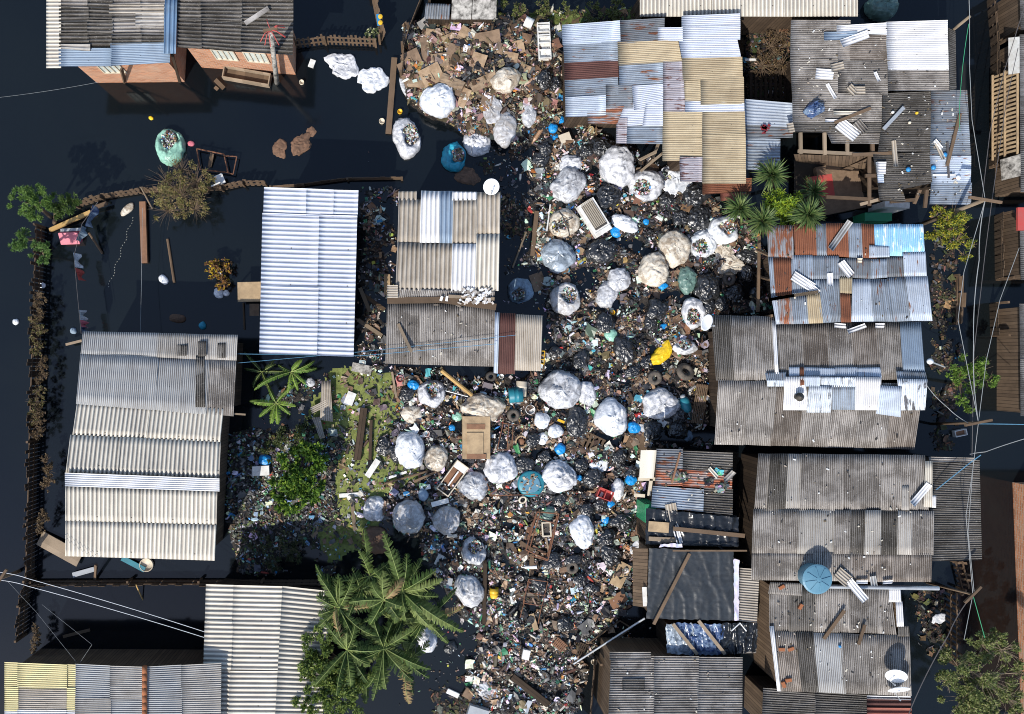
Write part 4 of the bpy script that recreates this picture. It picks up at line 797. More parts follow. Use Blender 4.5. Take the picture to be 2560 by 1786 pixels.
def sack(px,py,rx,ry,mat,kind,label,rot=0,h=None,cat='sack',name='sack',group='big sacks in the flooded yard',fill='mix',lift=0):
    sackn[0]+=1; rx/=S;ry/=S; h=h or {'flat':.22}.get(kind,.62)*min(rx,ry)*(1 if kind=='flat' else 1.25); b=bz0(px,py)+lift; rot=R_(rot)
    mb=sack_mesh(rx,ry,h,rot,sackn[0],kind,0,mat=='s_black'); loc=P(px,py,b)
    o=link(name,mb.mesh(name,smooth=True),M[mat]); o.location=loc; tag(o,label,cat,group)
    if kind=='open':
        rnd.seed(sackn[0]); c=MB()
        for k in range(int(60+700*rx*ry)):
            r=.48*math.sqrt(rnd.random()); a=U(0,6.28); sd=sackn[0]*3.17; X,Y=(r*math.cos(a)+.33*math.cos(sd))*rx,(r*math.sin(a)+.33*math.sin(sd))*ry; x,y=X*math.cos(rot)-Y*math.sin(rot),X*math.sin(rot)+Y*math.cos(rot)
            zz=h*.34+h*.3*(r/.48)**2; c.col=pick(fill); s=U(.025,.08); c.box((x,y,zz+U(0,.05)),(s*1.5,s,s*.5),U(0,3),U(-.6,.6),U(-.6,.6))
        link('contents',c.mesh('contents'),M['lit'],o)
    if 'crossed straps' in label:
        for a_ in (.5,2.0):
            c=MB(); c.tube([(rx*1.0*math.cos(t)*math.cos(a_),ry*1.0*math.cos(t)*math.sin(a_),h*1.12*math.sin(t)+.02) for t in [math.pi*k/14 for k in range(15)]],.022,6); link('strap',c.mesh('strap'),M['blk'],o)
    if kind in('tied','long') and rx>.3:
        kx,ky=(.45*math.cos(sackn[0]*3.17),.45*math.sin(sackn[0]*3.17)) if kind=='tied' else (-.9,0)
        c=MB(); X,Y=kx*rx,ky*ry; x,y=X*math.cos(rot)-Y*math.sin(rot),X*math.sin(rot)+Y*math.cos(rot)
        c.lathe([(.02,0),(.035,.05),(.02,.08),(.06,.16),(.03,.17)],Matrix.Translation((x,y,h*(1.0 if kind=='tied' else .55))),9); link('knot',c.mesh('knot',smooth=True),M[mat],o)
    return o
SK=[(1095,253,46,41,'s_white','full','brilliant white sack at the foot of the cardboard heap',0),
(1015,345,36,50,'s_pale','open','tall grey white sack standing in the water beside the long tapering plank',15),
(1193,357,35,35,'s_pale','tied','round whitish sack right of the open blue bag',0),
(1265,203,35,31,'s_cream','full','dirty cream sack lying on the right of the cardboard heap',20),
(1262,325,28,44,'s_clear','full','see-through netted bag touching the round whitish sack',-10),
(1134,396,31,36,'s_teal','open','open bright blue bag afloat with brown rubbish inside',10),
(1320,290,20,29,'s_grey','full','small grey mesh bag left of the patchwork roof',0),
(855,163,36,32,'s_pale','flat','crumpled white sheet floating below the pallet fence',-20),
(932,202,38,32,'s_white','flat','torn white and brown plastic floating beside the crumpled sheet',30),
(1540,420,46,52,'s_pale','full','creamy white wrinkled sack under the lower edge of the patchwork roof',15),
(1425,412,33,26,'s_pale','full','smaller white bag behind the large wrinkled sack above the white grille',20),
(1420,465,48,40,'s_grey','full','large wrinkled silver white sack above the white grille',30),
(1613,465,44,41,'s_pale','open','open white sack full of bits, right of the creamy wrinkled sack',0),
(1690,448,42,34,'s_white','flat','folded smooth white sheet tucked under the patchwork roof',-35),
(1407,560,36,36,'s_cream','open','tan sack bound with crossed straps, left of the white grille',0),
(1393,640,43,42,'s_silver','full','shiny silver see-through bag in the dark water',25),
(1561,560,36,19,'s_white','full','long white pillow shaped bag right of the white grille',-22),
(1685,622,38,44,'s_cream','full','deeply creased cream sack beside a rounder white one',10),
(1757,612,34,36,'s_white','open','white sack with green and grey scraps on top near the spiky plants',0),
(1632,677,37,40,'s_cream','full','cream white ribbed sack in the middle of the yard',-20),
(1714,702,23,34,'s_gg','full','oval dark green grey sack right of the ribbed cream sack',5),
(1545,700,30,30,'s_grey','full','grey upper half of a slumped double sack',20),
(1515,738,27,34,'s_grey','full','grey lower half of a slumped double sack beside black water',-10),
(1410,749,37,41,'s_clear','open','lilac see-through bag with blue things inside, above maroon lean-to',0),
(1300,728,33,31,'s_pblue','open','pale blue sack sunk in dark water right of the striped roof',20),
(1810,622,26,24,'s_cream','flat','cream rag bundle beside the spiky plants',20),(1825,665,38,26,'s_cream','flat','torn cream rags above a lone tyre',-15),
(1805,578,38,34,'s_white','open','white sack holding a black bag, nearest the spiky plants',0),
(1733,782,29,38,'s_pale','open','white sack with dark rings on it beside a satellite dish',10),
(1400,975,53,48,'s_grey','full','biggest sack of all, grey white and crinkled, right of the rusty drum',20),
(1466,985,24,31,'s_pale','full','smaller bulge of white sack joined to the biggest sack',0),
(1527,1045,42,47,'s_white','full','white sack with a torn dark gap, beside the blue bag',-15),
(1648,1009,46,38,'s_pale','full','white crinkled sack left of the teal gas bottle',10),
(1397,1190,45,40,'s_pale','tied','white sack tied in a knot, right of the round teal lid',-20),
(1544,1223,16,27,'s_pale','full','narrow grey white bag beside the red crate',-8),
(1498,1165,22,17,'s_white','flat','crumpled clear and white film near the centre right',10),
(1454,1328,31,42,'s_white','full','gleaming white egg shaped sack above the round tyre',5),
(1025,1125,37,45,'s_white','full','bright white sack sitting on the duckweed',15),
(1090,1146,30,32,'s_cream','full','beige sack with a blue spot touching the bright white one on the duckweed',0),
(1208,1020,56,37,'s_cream','long','long bulging net sack lying on the wooden cabinet',-4),
(1251,1168,42,41,'s_pale','full','half grey half white round sack below the wooden cabinet',0),
(1184,1213,37,35,'s_grey','full','blue grey teardrop sack beside the open freezer',-25),
(937,1272,29,32,'s_pale','full','small white sack with dark holes at the duckweed edge',0),
(1020,1290,42,40,'s_clear','full','large dusty see-through bag below the duckweed',30),
(1117,1298,36,35,'s_clear','full','dusty see-through bag right of the other dusty one',0),
(1078,985,33,34,'s_pale','open','open white bag with blue contents, above the green basin',0),
(1030,1035,27,24,'s_cream','full','tan soft sack among green weed',10),
(1185,1375,30,34,'s_grey','open','grey sack with dark open mouth above the mottled white sack',0),
(1172,1475,35,42,'s_grey','full','mottled white and brown sack right of the banana leaves',15),
(940,1350,37,33,'s_mud','full','tan grey sack above the banana plants',-10),
(1068,1600,25,31,'s_pale','full','pale sack half hidden by the banana leaves',10),
(1217,1728,34,25,'s_grey','flat','crumpled grey fabric near the bottom edge',-20),
(1127,1617,17,16,'s_black','full','dark blue bag floating right of the banana leaves',0),
(427,370,37,45,'s_green','open','pale green sack of litter floating in open water above the bare shrub',-5),
(1650,882,46,20,'s_yel','bean','bright yellow curved bag, the only yellow one in the yard',48),
(1710,868,29,20,'s_pale','open','white rimmed bag with black film beside the yellow bag',0),
(1355,1052,20,21,'s_white','full','topmost of three small white bags tied together',10),(1389,1078,19,18,'s_white','full','right one of three small white bags tied together',0),(1356,1096,16,17,'s_white','full','lowest of three small white bags tied together',0),
(700,372,18,24,'s_mud','flat','brown rag just under the water beside the tangled one',10),(752,362,34,24,'s_mud','flat','tangled brown rag floating in open water',50),(778,330,12,14,'s_mud','flat','small brown rag scrap above the tangled rag',0),
(1170,440,28,22,'s_mud','flat','sodden brown clump left of the round white dish',0),(2345,1548,18,12,'s_white','flat','white plastic triangle beside the right fence',20),
(1600,1340,24,30,'s_mud','flat','dirty rags leaning on the plastic covered hut',0),(1590,1370,20,16,'s_pale','flat','silvery white film beside the tarp hut wall',30),
(1225,270,24,34,'s_clear','flat','clear film draped over the cardboard heap',10),(1010,215,10,26,'s_grey','full','thin grey white bag against the curved fence',20),(1330,165,0.1,.1,'s_clear','flat','',0)]
for s in SK:
    if not s[6]: continue
    yb='yellow' in s[6]; big='sack' in s[6]
    small=s[2]<22 or 'film' in s[6] or 'rag' in s[6]
    g='big sacks in the flooded yard'
    if 'three small' in s[6]: g='three small white bags tied together'
    elif 'rag' in s[6]: g='rags and loose fabric'
    nm='rag' if 'rag' in s[6] or 'fabric' in s[6] or 'clump' in s[6] else ('bag' if ('bag' in s[6] and 'sack' not in s[6]) else ('plastic_sheet' if any(k in s[6] for k in ('sheet','film','plastic')) and 'sack' not in s[6] else 'sack'))
    sack(s[0],s[1],s[2],s[3],s[4],s[5],s[6],s[7],cat=nm.replace('_',' '),name=nm,group=g,fill='card' if 'brown' in s[6] else 'mix')
BB=[(1584,1069,17,16,'brightest round blue bag, beside the torn white sack'),(1400,1123,13,15,'blue bag above the white sack tied in a knot'),(1539,580,14,15,'blue bag at the corner of the white grille'),(1524,1260,10,12,'blue bag below the red crate'),(1513,1300,10,11,'blue bag above right of the gleaming white sack'),(1447,1195,8,9,'small blue bag touching the sack tied in a knot'),(1658,716,8,12,'little blue bag left of the oval green sack'),(1658,817,11,8,'blue scrap bag above the yellow bag'),(1034,962,12,15,'light blue bag beside the open white bag'),(1130,1070,8,9,'turquoise bag left of the wooden cabinet'),(1382,322,12,13,'light blue bag under the left corner of the patchwork roof'),(1400,300,10,10,'turquoise wrapper close under the patchwork roof'),(1385,343,11,9,'bright blue bag between cardboard and open water'),(663,1150,16,15,'torn blue bag beside the dark bush'),(1615,555,8,8,'small blue box bag right of the pillow bag'),(1447,630,7,7,'small light blue bag between silver bag and black bag')]
for x,y,a,b,l in BB: sack(x,y,a,b,'s_blue','full',l,U(0,180),cat='bag',name='blue_bag',group='blue bags')
for x,y,a,b,m,l in ((1577,1200,15,14,'s_blue','dark blue round bag above the narrow grey white bag'),(1718,1090,14,14,'s_pblue','turquoise blue crinkled bag in shadow beside wide brown roof'),(1527,838,17,16,'s_green','round green bag left of the yellow bag'),(1143,1041,13,12,'s_green','round green bag touching the long net sack'),(1370,1285,22,14,'s_gg','flat green film between rusty frames'),(1058,1237,15,13,'s_pblue','pale blue film bag below the open freezer'),(777,957,12,12,'s_grey','grey film bag near the small banana plant'),(1000,985,20,12,'s_mud','brown bag near the green weed'),(1253,1262,0,0,'','')):
    if a: sack(x,y,a,b,m,'full',l,U(0,180),cat='bag',name='bag',group='small coloured bags')
KB=[(1516,495,34,30),(1500,630,37,32),(1740,490,32,27),(1745,545,33,30),(1700,545,18,22),(1765,722,34,33),(1640,775,27,26),(1625,808,19,18),(1560,875,34,28),(1510,810,26,25),(1870,640,20,30),(1865,682,16,22),(1892,730,14,16),(1665,500,20,18),(1832,735,24,20),(1365,375,20,18),(1465,378,18,20),(1503,370,27,24),(1352,400,24,22),(1615,905,18,20),(1628,1078,26,24),(1692,1075,24,24),(1440,1052,40,28),(1547,1142,18,18),(1452,1165,19,18),(1482,1196,28,24),(1553,1303,21,30),(1500,1262,16,19),(1468,1276,19,18),(1580,1178,17,18),(1525,1385,30,26),(1480,1330,0,0),(1516,1345,24,22),(1355,1010,0,0),(1360,205,22,22),(1385,215,18,20),(1700,1040,22,20),(1450,1450,18,16),(1380,1400,26,20),(1345,1460,22,18),(1480,1470,18,14),(960,1115,22,26),(990,1130,20,20),(1015,985,20,18),(1400,1250,18,15),(1580,930,15,20),(1660,905,20,14),(1250,1110,26,18),(1430,1400,12,22),(1620,1400,0,0),(1410,1560,22,18),(1330,1100,18,18),(1690,975,0,0),(1310,1160,24,20),(1230,1210,0,0),(1770,770,26,16),(1800,760,22,18),(1360,1140,18,16),(1390,880,22,16),(1450,900,26,20)]
KB=[k for k in KB if k[2]]; 
def klab(x,y):
    near=min(SK[:-1],key=lambda s:(s[0]-x)**2+(s[1]-y)**2); d=('right of' if x>near[0] else 'left of') if abs(x-near[0])>abs(y-near[1]) else ('below' if y>near[1] else 'above')
    return ' '.join(near[6].split(',')[0].split()[:9]),d
used=set()
for x,y,a,b in KB:
    n,d=klab(x,y); l=f"shiny black rubbish bag {d} the {n}"; 
    sz='large' if a*b>800 else ('middling' if a*b>420 else 'small')
    if l in used: l=f"{sz} shiny black rubbish bag {d} the {n}"
    if l in used: l=f"{sz} slumped black bag further {d} the {n}"
    used.add(l); sack(x,y,a,b,'s_black','full',' '.join(l.split()[:16]),U(0,180),cat='rubbish bag',name='black_rubbish_bag',group='black rubbish bags')
# ---------------------------------------------------------------- larger things in the yard
rnd.seed(21)
def at(px,py,dz=0): return P(px,py,bz0(px,py)+dz)
def boxt(name,label,cat,px,py,w_,l_,h_,rot,mat,dz=0,group=None,extra=None,tilt=0):
    """box like thing; w,l in px, h in m; extra: list of parts (name, mat, dx,dy,dz,sx,sy,sz) in fractions"""
    loc=at(px,py,dz); sx,sy=w_/S,l_/S; a=R_(rot)
    if not extra:
        mb=MB(); mb.box(loc+Vector((0,0,h_/2)),(sx,sy,h_),a,tilt); return solo(name,mb,M[mat],label,cat,group)
    t=thing(name,loc,label,cat,group); mb=MB(); mb.box(loc+Vector((0,0,h_/2)),(sx,sy,h_),a,tilt); part('body',mb,M[mat],t)
    for n,m,dx,dy,z,ex,ey,ez in extra:
        mb=MB(); q=Vector((dx*sx*math.cos(a)-dy*sy*math.sin(a),dx*sx*math.sin(a)+dy*sy*math.cos(a),h_+z)); mb.box(loc+q,(ex*sx,ey*sy,ez),a,tilt); part(n,mb,M[m],t)
    return t
def tray(name,label,cat,px,py,w_,l_,h_,rot,mat,inner=None,group=None,wall=.04,parts=()):
    loc=at(px,py); t=thing(name,loc,label,cat,group); a=R_(rot); sx,sy=w_/S,l_/S; mb=MB()
    def g(x,y,z): return loc+Vector((x*math.cos(a)-y*math.sin(a),x*math.sin(a)+y*math.cos(a),z))
    for x,y,ex,ey in ((-sx/2+wall/2,0,wall,sy),(sx/2-wall/2,0,wall,sy),(0,-sy/2+wall/2,sx-2*wall,wall),(0,sy/2-wall/2,sx-2*wall,wall)): mb.box(g(x,y,h_/2),(ex,ey,h_),a)
    mb.box(g(0,0,h_*.12),(sx-2*wall,sy-2*wall,.03),a); part('shell',mb,M[mat],t)
    if inner: mb=MB(); mb.box(g(0,0,h_*.3),(sx-2.4*wall,sy-2.4*wall,.03),a); part('lining',mb,M[inner],t)
    for n,m,x,y,z,ex,ey,ez in parts: mb=MB(); mb.box(g(x*sx,y*sy,z),(ex*sx,ey*sy,ez),a); part(n,mb,M[m],t)
    return t
def ring(name,label,cat,px,py,r,mat,tilt=0,trot=0,thick=.30,group=None,hub=None,dz=0,n=24):
    loc=at(px,py,dz+.06); R=r/S; tr=R*thick; mb=MB(); Mx=Matrix.Translation(loc+Vector((0,0,tr+R*math.sin(tilt)*.7)))@Matrix.Rotation(R_(trot),4,'Z')@Matrix.Rotation(tilt,4,'X')
    for i in range(n):
        for k in range(9): a=2*math.pi*i/n; b=2*math.pi*k/9; rr=R-tr+tr*math.cos(b); mb.v.append(tuple(Mx@Vector((rr*math.cos(a),rr*math.sin(a),tr*1.1*math.sin(b)))))
    for i in range(n):
        for k in range(9): a=i*9+k;b=i*9+(k+1)%9; c=((i+1)%n)*9; mb.face((a,c+k,c+(k+1)%9,b))
    o=solo(name,mb,M[mat],label,cat,group,True,loc)
    if hub: h=MB(); h.lathe([(R*.5,0),(R*.45,.03),(R*.2,.04),(0,.05)],Matrix.Translation(loc+Vector((0,0,.02))),14); link('hub',h.mesh('hub',loc,True),M[hub],o)
    return o
def drum(name,label,cat,px,py,r,h_,mat,axis=None,group=None,open_=True,lidmat=None,taper=1.0):
    loc=at(px,py); R=r/S; Mx=Matrix.Translation(loc+Vector((0,0,0 if axis is None else R)))
    if axis is not None: Mx=Mx@Matrix.Rotation(R_(axis),4,'Z')@Matrix.Rotation(math.pi/2,4,'Y')
    R0=R*taper; pr=[(R0*.96,0),(R0,.02),(R0+(R-R0)*.33,h_*.33),(R*1.03,h_*.35),(R,h_*.37),(R,h_*.64),(R*1.03,h_*.66),(R,h_*.68),(R,h_)]
    pr+=[(R*.93,h_),(R*.90,h_*.25),(0,h_*.25)] if open_ else [(R*.9,h_+.02),(0,h_+.03)]
    mb=MB(); mb.lathe(pr,Mx,20); return solo(name,mb,M[mat],label,cat,group,True,loc)
TY='old tyres in the yard'
for a in (('tyre','upright hollow tyre with a can in it, left of the tilted tyre','tyre',1635,945,18,'tyre',.1,0),('tyre','widest tilted tyre, close to the pile of planks at wide brown roof','tyre',1708,930,23,'tyre',.5,150),('tyre','black round tyre below the torn cream rags','tyre',1820,698,17,'blk',.1,0),('tyre','tyre with yellow weed in its middle below the gleaming white sack','tyre',1429,1417,17,'tyre',.15,40),('tyre','tyre above the rusty bicycle frame pieces beside the net sack','tyre',1283,1038,16,'tyre',.1,0),('tyre','dark tyre leaning under the maroon lean-to edge','tyre',1227,941,14,'blk',.3,0)):
    ring(*a,thick=.34,group=TY)
ring('wire_basket','tan wicker basket ring right of the wooden cabinet','basket',1303,1104,17,'ply',.1,0,thick=.16,hub='mdf'); ring('ring','tan coil ring left below the round teal lid','ring',1306,1249,11,'ivory',.4,30,thick=.22)
# fridge back with wire grille
loc=at(1485,546,.25); a=R_(32); t=thing('refrigerator',loc,'tilted white fridge with a grey wire grille facing up','fridge')
def g(x,y,z=0): return loc+Vector((x*math.cos(a)-y*math.sin(a),x*math.sin(a)+y*math.cos(a),z))
W2_,L2_=.76,1.50
mb=MB(); mb.box(g(0,0,0),(W2_,L2_,.34),a); part('body',mb,M['wht'],t); mb=MB(); mb.box(g(.02,.09,.18),(W2_*.72,L2_*.76,.03),a); part('grille_bed',mb,M['blk'],t)
mb=MB()
for k in range(24): y=-.46+.09+k*.0485; mb.bar(g(-.25,y,.205),g(.29,y,.205),.018,.018)
part('grille',mb,M['ivory'],t); mb=MB(); mb.box(g(0,-.64,.18),(.70,.16,.03),a); part('panel',mb,M['wht'],t)
# fridge door with shelves
loc=at(1359,106,.15); t=thing('fridge_door',loc,'white fridge door with empty shelves beside the cardboard heap','fridge door'); a=R_(3)
mb=MB(); mb.box(g(0,0,0),(.5,1.5,.06),a); part('door_panel',mb,M['wht'],t)
for y in (.70,.60,.36,.22,.14,-.1,-.38,-.72): mb=MB(); mb.box(g(0,y,.12),(.46,.035,.2),a); part('shelf',mb,M['wht'],t)
for x in (-.24,.24): mb=MB(); mb.box(g(x,0,.1),(.035,1.5,.18),a); part('side_rail',mb,M['wht'],t)
# cabinet, freezer, lids
boxt('wooden_cabinet','tan wooden cabinet lying on its back, doors open to the sky','cabinet',1189,1092,68,104,.45,0,'ply',extra=[('door','ply',-.05,-.14,.02,.60,.52,.04),('drawer','mdf',-.02,.26,.01,.66,.12,.03),('panel','mdf',.0,-.44,.03,.7,.12,.03)])
tray('chest_freezer','open chest freezer shell with rusty brown inside, tilted to the right','freezer',1131,1193,36,88,.4,-36,'ivory','mdf',parts=(('end_panel','wht',0,.38,.36,.9,.2,.03),('tube_light','wht',.05,0,.3,.1,.5,.04)))
loc=at(1327,1209,.1); t=thing('tank_lid',loc,'round broken teal water tank lid among the sacks','tank lid'); mb=MB(); mb.lathe([(.55,0),(.56,.06),(.50,.09),(.30,.12),(.0,.14)],Matrix.Translation(loc)@Matrix.Rotation(.12,4,'X'),30); part('disc',mb,M['tealp'],t,True)
mb=MB(); mb.lathe([(.36,.12),(.37,.15),(.33,.15)],Matrix.Translation(loc),24); part('rim',mb,M['tank'],t,True)
mb=MB()
for k in range(22): an,rr=U(0,6.28),U(.05,.42); mb.col=rnd.choice([(.3,.2,.12),(.2,.13,.08),(.5,.45,.35)]); mb.box(loc+Vector((rr*math.cos(an),rr*math.sin(an),.16)),(U(.04,.16),U(.03,.1),.02),U(0,3))
part('debris',mb,M['lit'],t)
drum('rusty_drum','rusty tan metal drum leaning under the maroon lean-to','drum',1303,953,14,.62,'ivory',axis=-95)
drum('teal_drum','dark teal plastic drum behind the long net sack','drum',1270,988,19,.55,'tealp',axis=5)
loc=at(1714,1013,.14); t=thing('gas_bottle',loc,'teal blue gas bottle lying by the planks','gas bottle'); Mx=Matrix.Translation(loc)@Matrix.Rotation(R_(108),4,'Z')@Matrix.Rotation(math.pi/2,4,'Y')
mb=MB(); mb.lathe([(0,-.34),(.12,-.32),(.19,-.24),(.21,-.1),(.21,.18),(.18,.28),(.09,.34),(0,.35)],Mx,18); part('tank',mb,M['tealp'],t,True); mb=MB(); mb.lathe([(.11,.3),(.11,.44),(.09,.44),(.09,.3)],Mx,14); part('collar',mb,M['gplas'],t,True)
# crates
def crate(label,px,py,w_,l_,rot,mat,slats=True,name='crate',h=.28):
    loc=at(px,py,.05); t=thing(name,loc,label,name.replace('_',' '),'crates and pallets'); a_=R_(rot); sx,sy=w_/S,l_/S
    def gg(x,y,z): return loc+Vector((x*math.cos(a_)-y*math.sin(a_),x*math.sin(a_)+y*math.cos(a_),z))
    mb=MB()
    for x,y,ex,ey in ((-sx/2,0,.03,sy),(sx/2,0,.03,sy),(0,-sy/2,sx,.03),(0,sy/2,sx,.03)): mb.box(gg(x,y,h/2),(ex+.004,ey,h),a_)
    mb.box(gg(0,0,h/2),(.03,sy,h*.8),a_); part('sides',mb,M[mat],t); mb=MB(); mb.box(gg(0,0,.02),(sx,sy,.02),a_); part('base',mb,M[mat],t); return t
def pallet(label,px,py,w_,l_,rot,mat,n=6,name='pallet'):
    loc=at(px,py,.12); t=thing(name,loc,label,name,'crates and pallets'); a_=R_(rot); sx,sy=w_/S,l_/S
    def gg(x,y,z): return loc+Vector((x*math.cos(a_)-y*math.sin(a_),x*math.sin(a_)+y*math.cos(a_),z))
    mb=MB()
    for k in range(n): x=-sx/2+sx*(k+.5)/n; mb.box(gg(x,0,.06),(sx/n*.6,sy,.02),a_)
    part('slats',mb,M[mat],t); mb=MB()
    for y in (-sy*.45,0,sy*.45): mb.box(gg(0,y,.0),(sx,.07,.09),a_)
    part('bearers',mb,M[mat],t)
crate('red plastic crate with two compartments below the blue bag',1510,1234,36,23,-22,'redp'); pallet('slatted wooden pallet lying between white sacks',1476,1106,66,42,-25,'woodt'); pallet('small brown grid pallet near the steel pole',1399,1611,32,22,-40,'mdf',7); pallet('dark pallet piece beside the steel pole',1455,1625,26,34,-20,'woodd',5)
pallet('upright lattice of brown slats leaning near teal gas bottle',1748,1010,30,98,-8,'woodt',7)
pallet('dark slatted platform with bottles left of the scrap covered roof',1925,215,110,74,0,'woodd',9)
# flat boards, boxes, appliances
for nm,lab,cat,x,y,w_,l_,h_,r,m in (('board','blank tan rectangular board left of the tarp hut','board',1551,1437,32,62,.05,27,'ply'),('board','reddish brown panel with white card on it, left of the tarp hut','board',1548,1506,44,46,.05,-28,'mdf'),('framed_print','wooden frame with peeling white print near the wide brown roof','frame',1598,1106,56,44,.06,27,'woodt'),
 ('long_white_box','long white trough on the duckweed','box',932,1170,15,50,.14,33,'wht'),('white_plank','white plank at the edge of duckweed, level','plank',881,1237,66,10,.06,-4,'wht'),('white_plank','upright white plank below the level white plank','plank',884,1290,9,72,.06,-6,'woodl'),('white_lath','short white lath above the open freezer','lath',992,1188,52,6,.05,-18,'wht'),
 ('light_fitting','white light fitting with two dark holes below the freezer','light fitting',1100,1256,44,12,.10,-15,'wht'),('white_tile','square white tile right of the light fitting','tile',1134,1253,18,22,.05,-15,'wht'),('white_box','white box with red square above light fitting','box',1067,1217,18,12,.1,-10,'wht'),
 ('crushed_crate','crushed white crate on the green weed','crate',876,996,22,32,.14,22,'wht'),('concrete_slab','grey slab with dark hole under the brown shed edge','slab',905,922,50,22,.12,12,'conc'),('jerrycan','white square jerrycan at the bottom of the yard','can',1314,1634,18,24,.18,12,'wht'),('white_carton','white carton floating at bottom near the jerrycan','carton',1175,1695,25,15,.08,-2,'wht'),
 ('cardboard_box','flattened brown box among drifting debris at the bottom','box',1170,1732,24,22,.12,-60,'cardd'),('white_carton','long white carton beside the flattened brown box','carton',1132,1732,32,12,.1,25,'wht'),('white_cabinet','white cabinet cut by the bottom edge','cabinet',1193,1780,50,34,.3,18,'gplas'),
 ('polystyrene_block','cream foam block beside the blue bags under patchwork roof','block',1411,348,28,22,.2,-20,'ivory'),('white_board','tall white board leaning on the patchwork house','board',1396,80,16,40,.06,-14,'wht'),('cardboard_box','small box at the top of the cardboard heap','box',1095,56,24,14,.2,-15,'card'),
 ('wooden_board','slanting dark board beside the teal drum','board',1306,1003,24,40,.06,-25,'woodt'),('brown_board','brown panel under the silver bag','board',1455,600,30,36,.05,15,'cardd'),('brown_board','sunken brown panel left of the lilac see-through bag','board',1345,705,34,44,.04,-20,'cardd'),('brown_board','flooded brown panel below the white sack beside a dish','board',1700,825,50,60,.05,10,'mdf'),
 ('carton','square white carton with picture left of three small bags','carton',1363,1025,13,15,.08,25,'wht'),('stove_top','white cooker top with dark holes near the blue bag','cooker',1655,1057,20,16,.06,35,'wht'),('yellow_crate','small yellow tube near the three white bags','tube',1402,1053,18,6,.07,22,'yelp'),('white_tray','white tray left of the round plastic bowl','tray',1098,1400,16,28,.06,25,'wht'),('white_tray','pale narrow tray beside the mottled sack','tray',1123,1458,14,26,.06,10,'gplas'),
 ('radio','grey and white appliance at left bush edge','appliance',654,1176,42,24,.2,-3,'wht'),('cardboard_box','brown box lying in the left gap under striped roof','box',968,712,15,50,.1,0,'ply'),('wood_plate','brown mat half sunk beside the white house','mat',636,775,24,30,.02,0,'cardd'),('cardboard_piece','cardboard piece near the tyre with yellow weed','cardboard',1499,1466,26,22,.08,25,'card'),
 ('white_scrap','curled white sheet floating in open water','sheet',780,160,14,20,.05,20,'wht')):
    boxt(nm,lab,cat,x,y,w_,l_,h_,-r if r else 0,m)
rnd.seed(5)
CC=[(1085,115,40,26),(1125,100,30,24),(1175,95,50,30),(1215,110,44,34),(1060,130,34,30),(1100,150,36,30),(1145,140,34,30),(1195,155,30,34),(1200,185,62,44),(1040,175,48,40),(1080,190,44,40),(1120,170,44,34),(1155,190,46,40),(1100,210,50,26),(1045,205,40,24),(1150,212,26,34),(1240,130,26,30),(1275,150,30,30),(1220,235,16,34),(1160,245,18,38),(1290,120,34,26),(1255,95,30,22),(1130,205,50,22),(1210,205,60,24),(1030,150,26,26),(1080,85,26,18),(1310,180,22,30),(1180,225,24,20)]
for k,(x,y,w_,l_) in enumerate(CC):
    mb=MB(); b=at(x,y,.02+.012*(k%4)); a=U(-.5,.5); gsc=1.65 if k%3==0 else 1.2; sx,sy=w_/S*gsc,l_/S*gsc; Mx=Matrix.Translation(b)@Matrix.Rotation(a,4,'Z')@Matrix.Rotation(U(-.22,.22),4,'X')@Matrix.Rotation(U(-.22,.22),4,'Y')
    n=4
    def cp(i,j,dz=0): return Mx@Vector(((i/n-.5)*sx+(.02*mn.noise(Vector((i,j,k)))),(j/n-.5)*sy,dz+.05*mn.noise(Vector((i*.7,j*.7,k*3)))+(.05 if i==n and k%3==0 else 0)))
    for i in range(n):
        for j in range(n): mb.poly([cp(i,j,.01),cp(i+1,j,.01),cp(i+1,j+1,.01),cp(i,j+1,.01)]); mb.poly([cp(i,j+1),cp(i+1,j+1),cp(i+1,j),cp(i,j)])
    if k%2==0: mb.box(b+Vector((0,0,.04)),(sx*.5,.02,.02),a+1.57)
    solo('cardboard_sheet',mb,M['card' if k%3 else 'cardd'],'flattened piece of brown cardboard on the cardboard heap at the top of the yard','cardboard','flattened cardboard on the heap')
# yellow bucket, white buckets, bowls
drum('yellow_bucket','yellow rectangular bucket lying near the rusty frame','bucket',1234,1492,11,.42,'yelp',axis=90,taper=.8); drum('paint_bucket','white paint bucket with a red mark at the top right of the cardboard','bucket',1311,58,12,.34,'wht',axis=-25)
tray('ivory_basin','ivory oval edged basin inside the rusty frame','basin',1365,1322,23,36,.18,3,'ivory','blk',wall=.05)
RB='small round lids, pots and bowls'
for x,y,r,m,l in ((1000,947,9,'redp','orange clay pot right of the tan slab'),(1067,1084,7.5,'wht','white round bucket top left of the cabinet'),(368,1411,17,'ivory','half filled white basin below the cream ribbed roof'),(1342,1597,5,'wht','round white cap above the small brown pallet'),(1443,1595,6,'wht','round white cap left of steel pole top'),(1484,1653,7.5,'ivory','round cream lid beside the bottom house'),(1465,1459,6,'wht','white round lid in the lower yard'),(1302,1445,6,'wht','white disc above left rusty frame'),(1253,941,6,'wht','white roll beside the dark tyre'),(1325,1024,12,'wht','white bowl left of the biggest sack'),(1530,782,6,'yelp','small orange pot in the middle of the yard'),(1765,1015,0,'','') ,(1255,1430,0,'',''),(1245,620,0,'',''),(1350,942,0,'',''),(755,208,6,'ivory','round pale lid afloat in open water'),(955,305,7,'ivory','pale cap floating left of the long plank'),(1000,281,6,'yelp','orange ball beside the tall grey white sack')):
    if r: drum('pot',l,'pot',x,y,r,.14,m,group=RB,taper=.85)
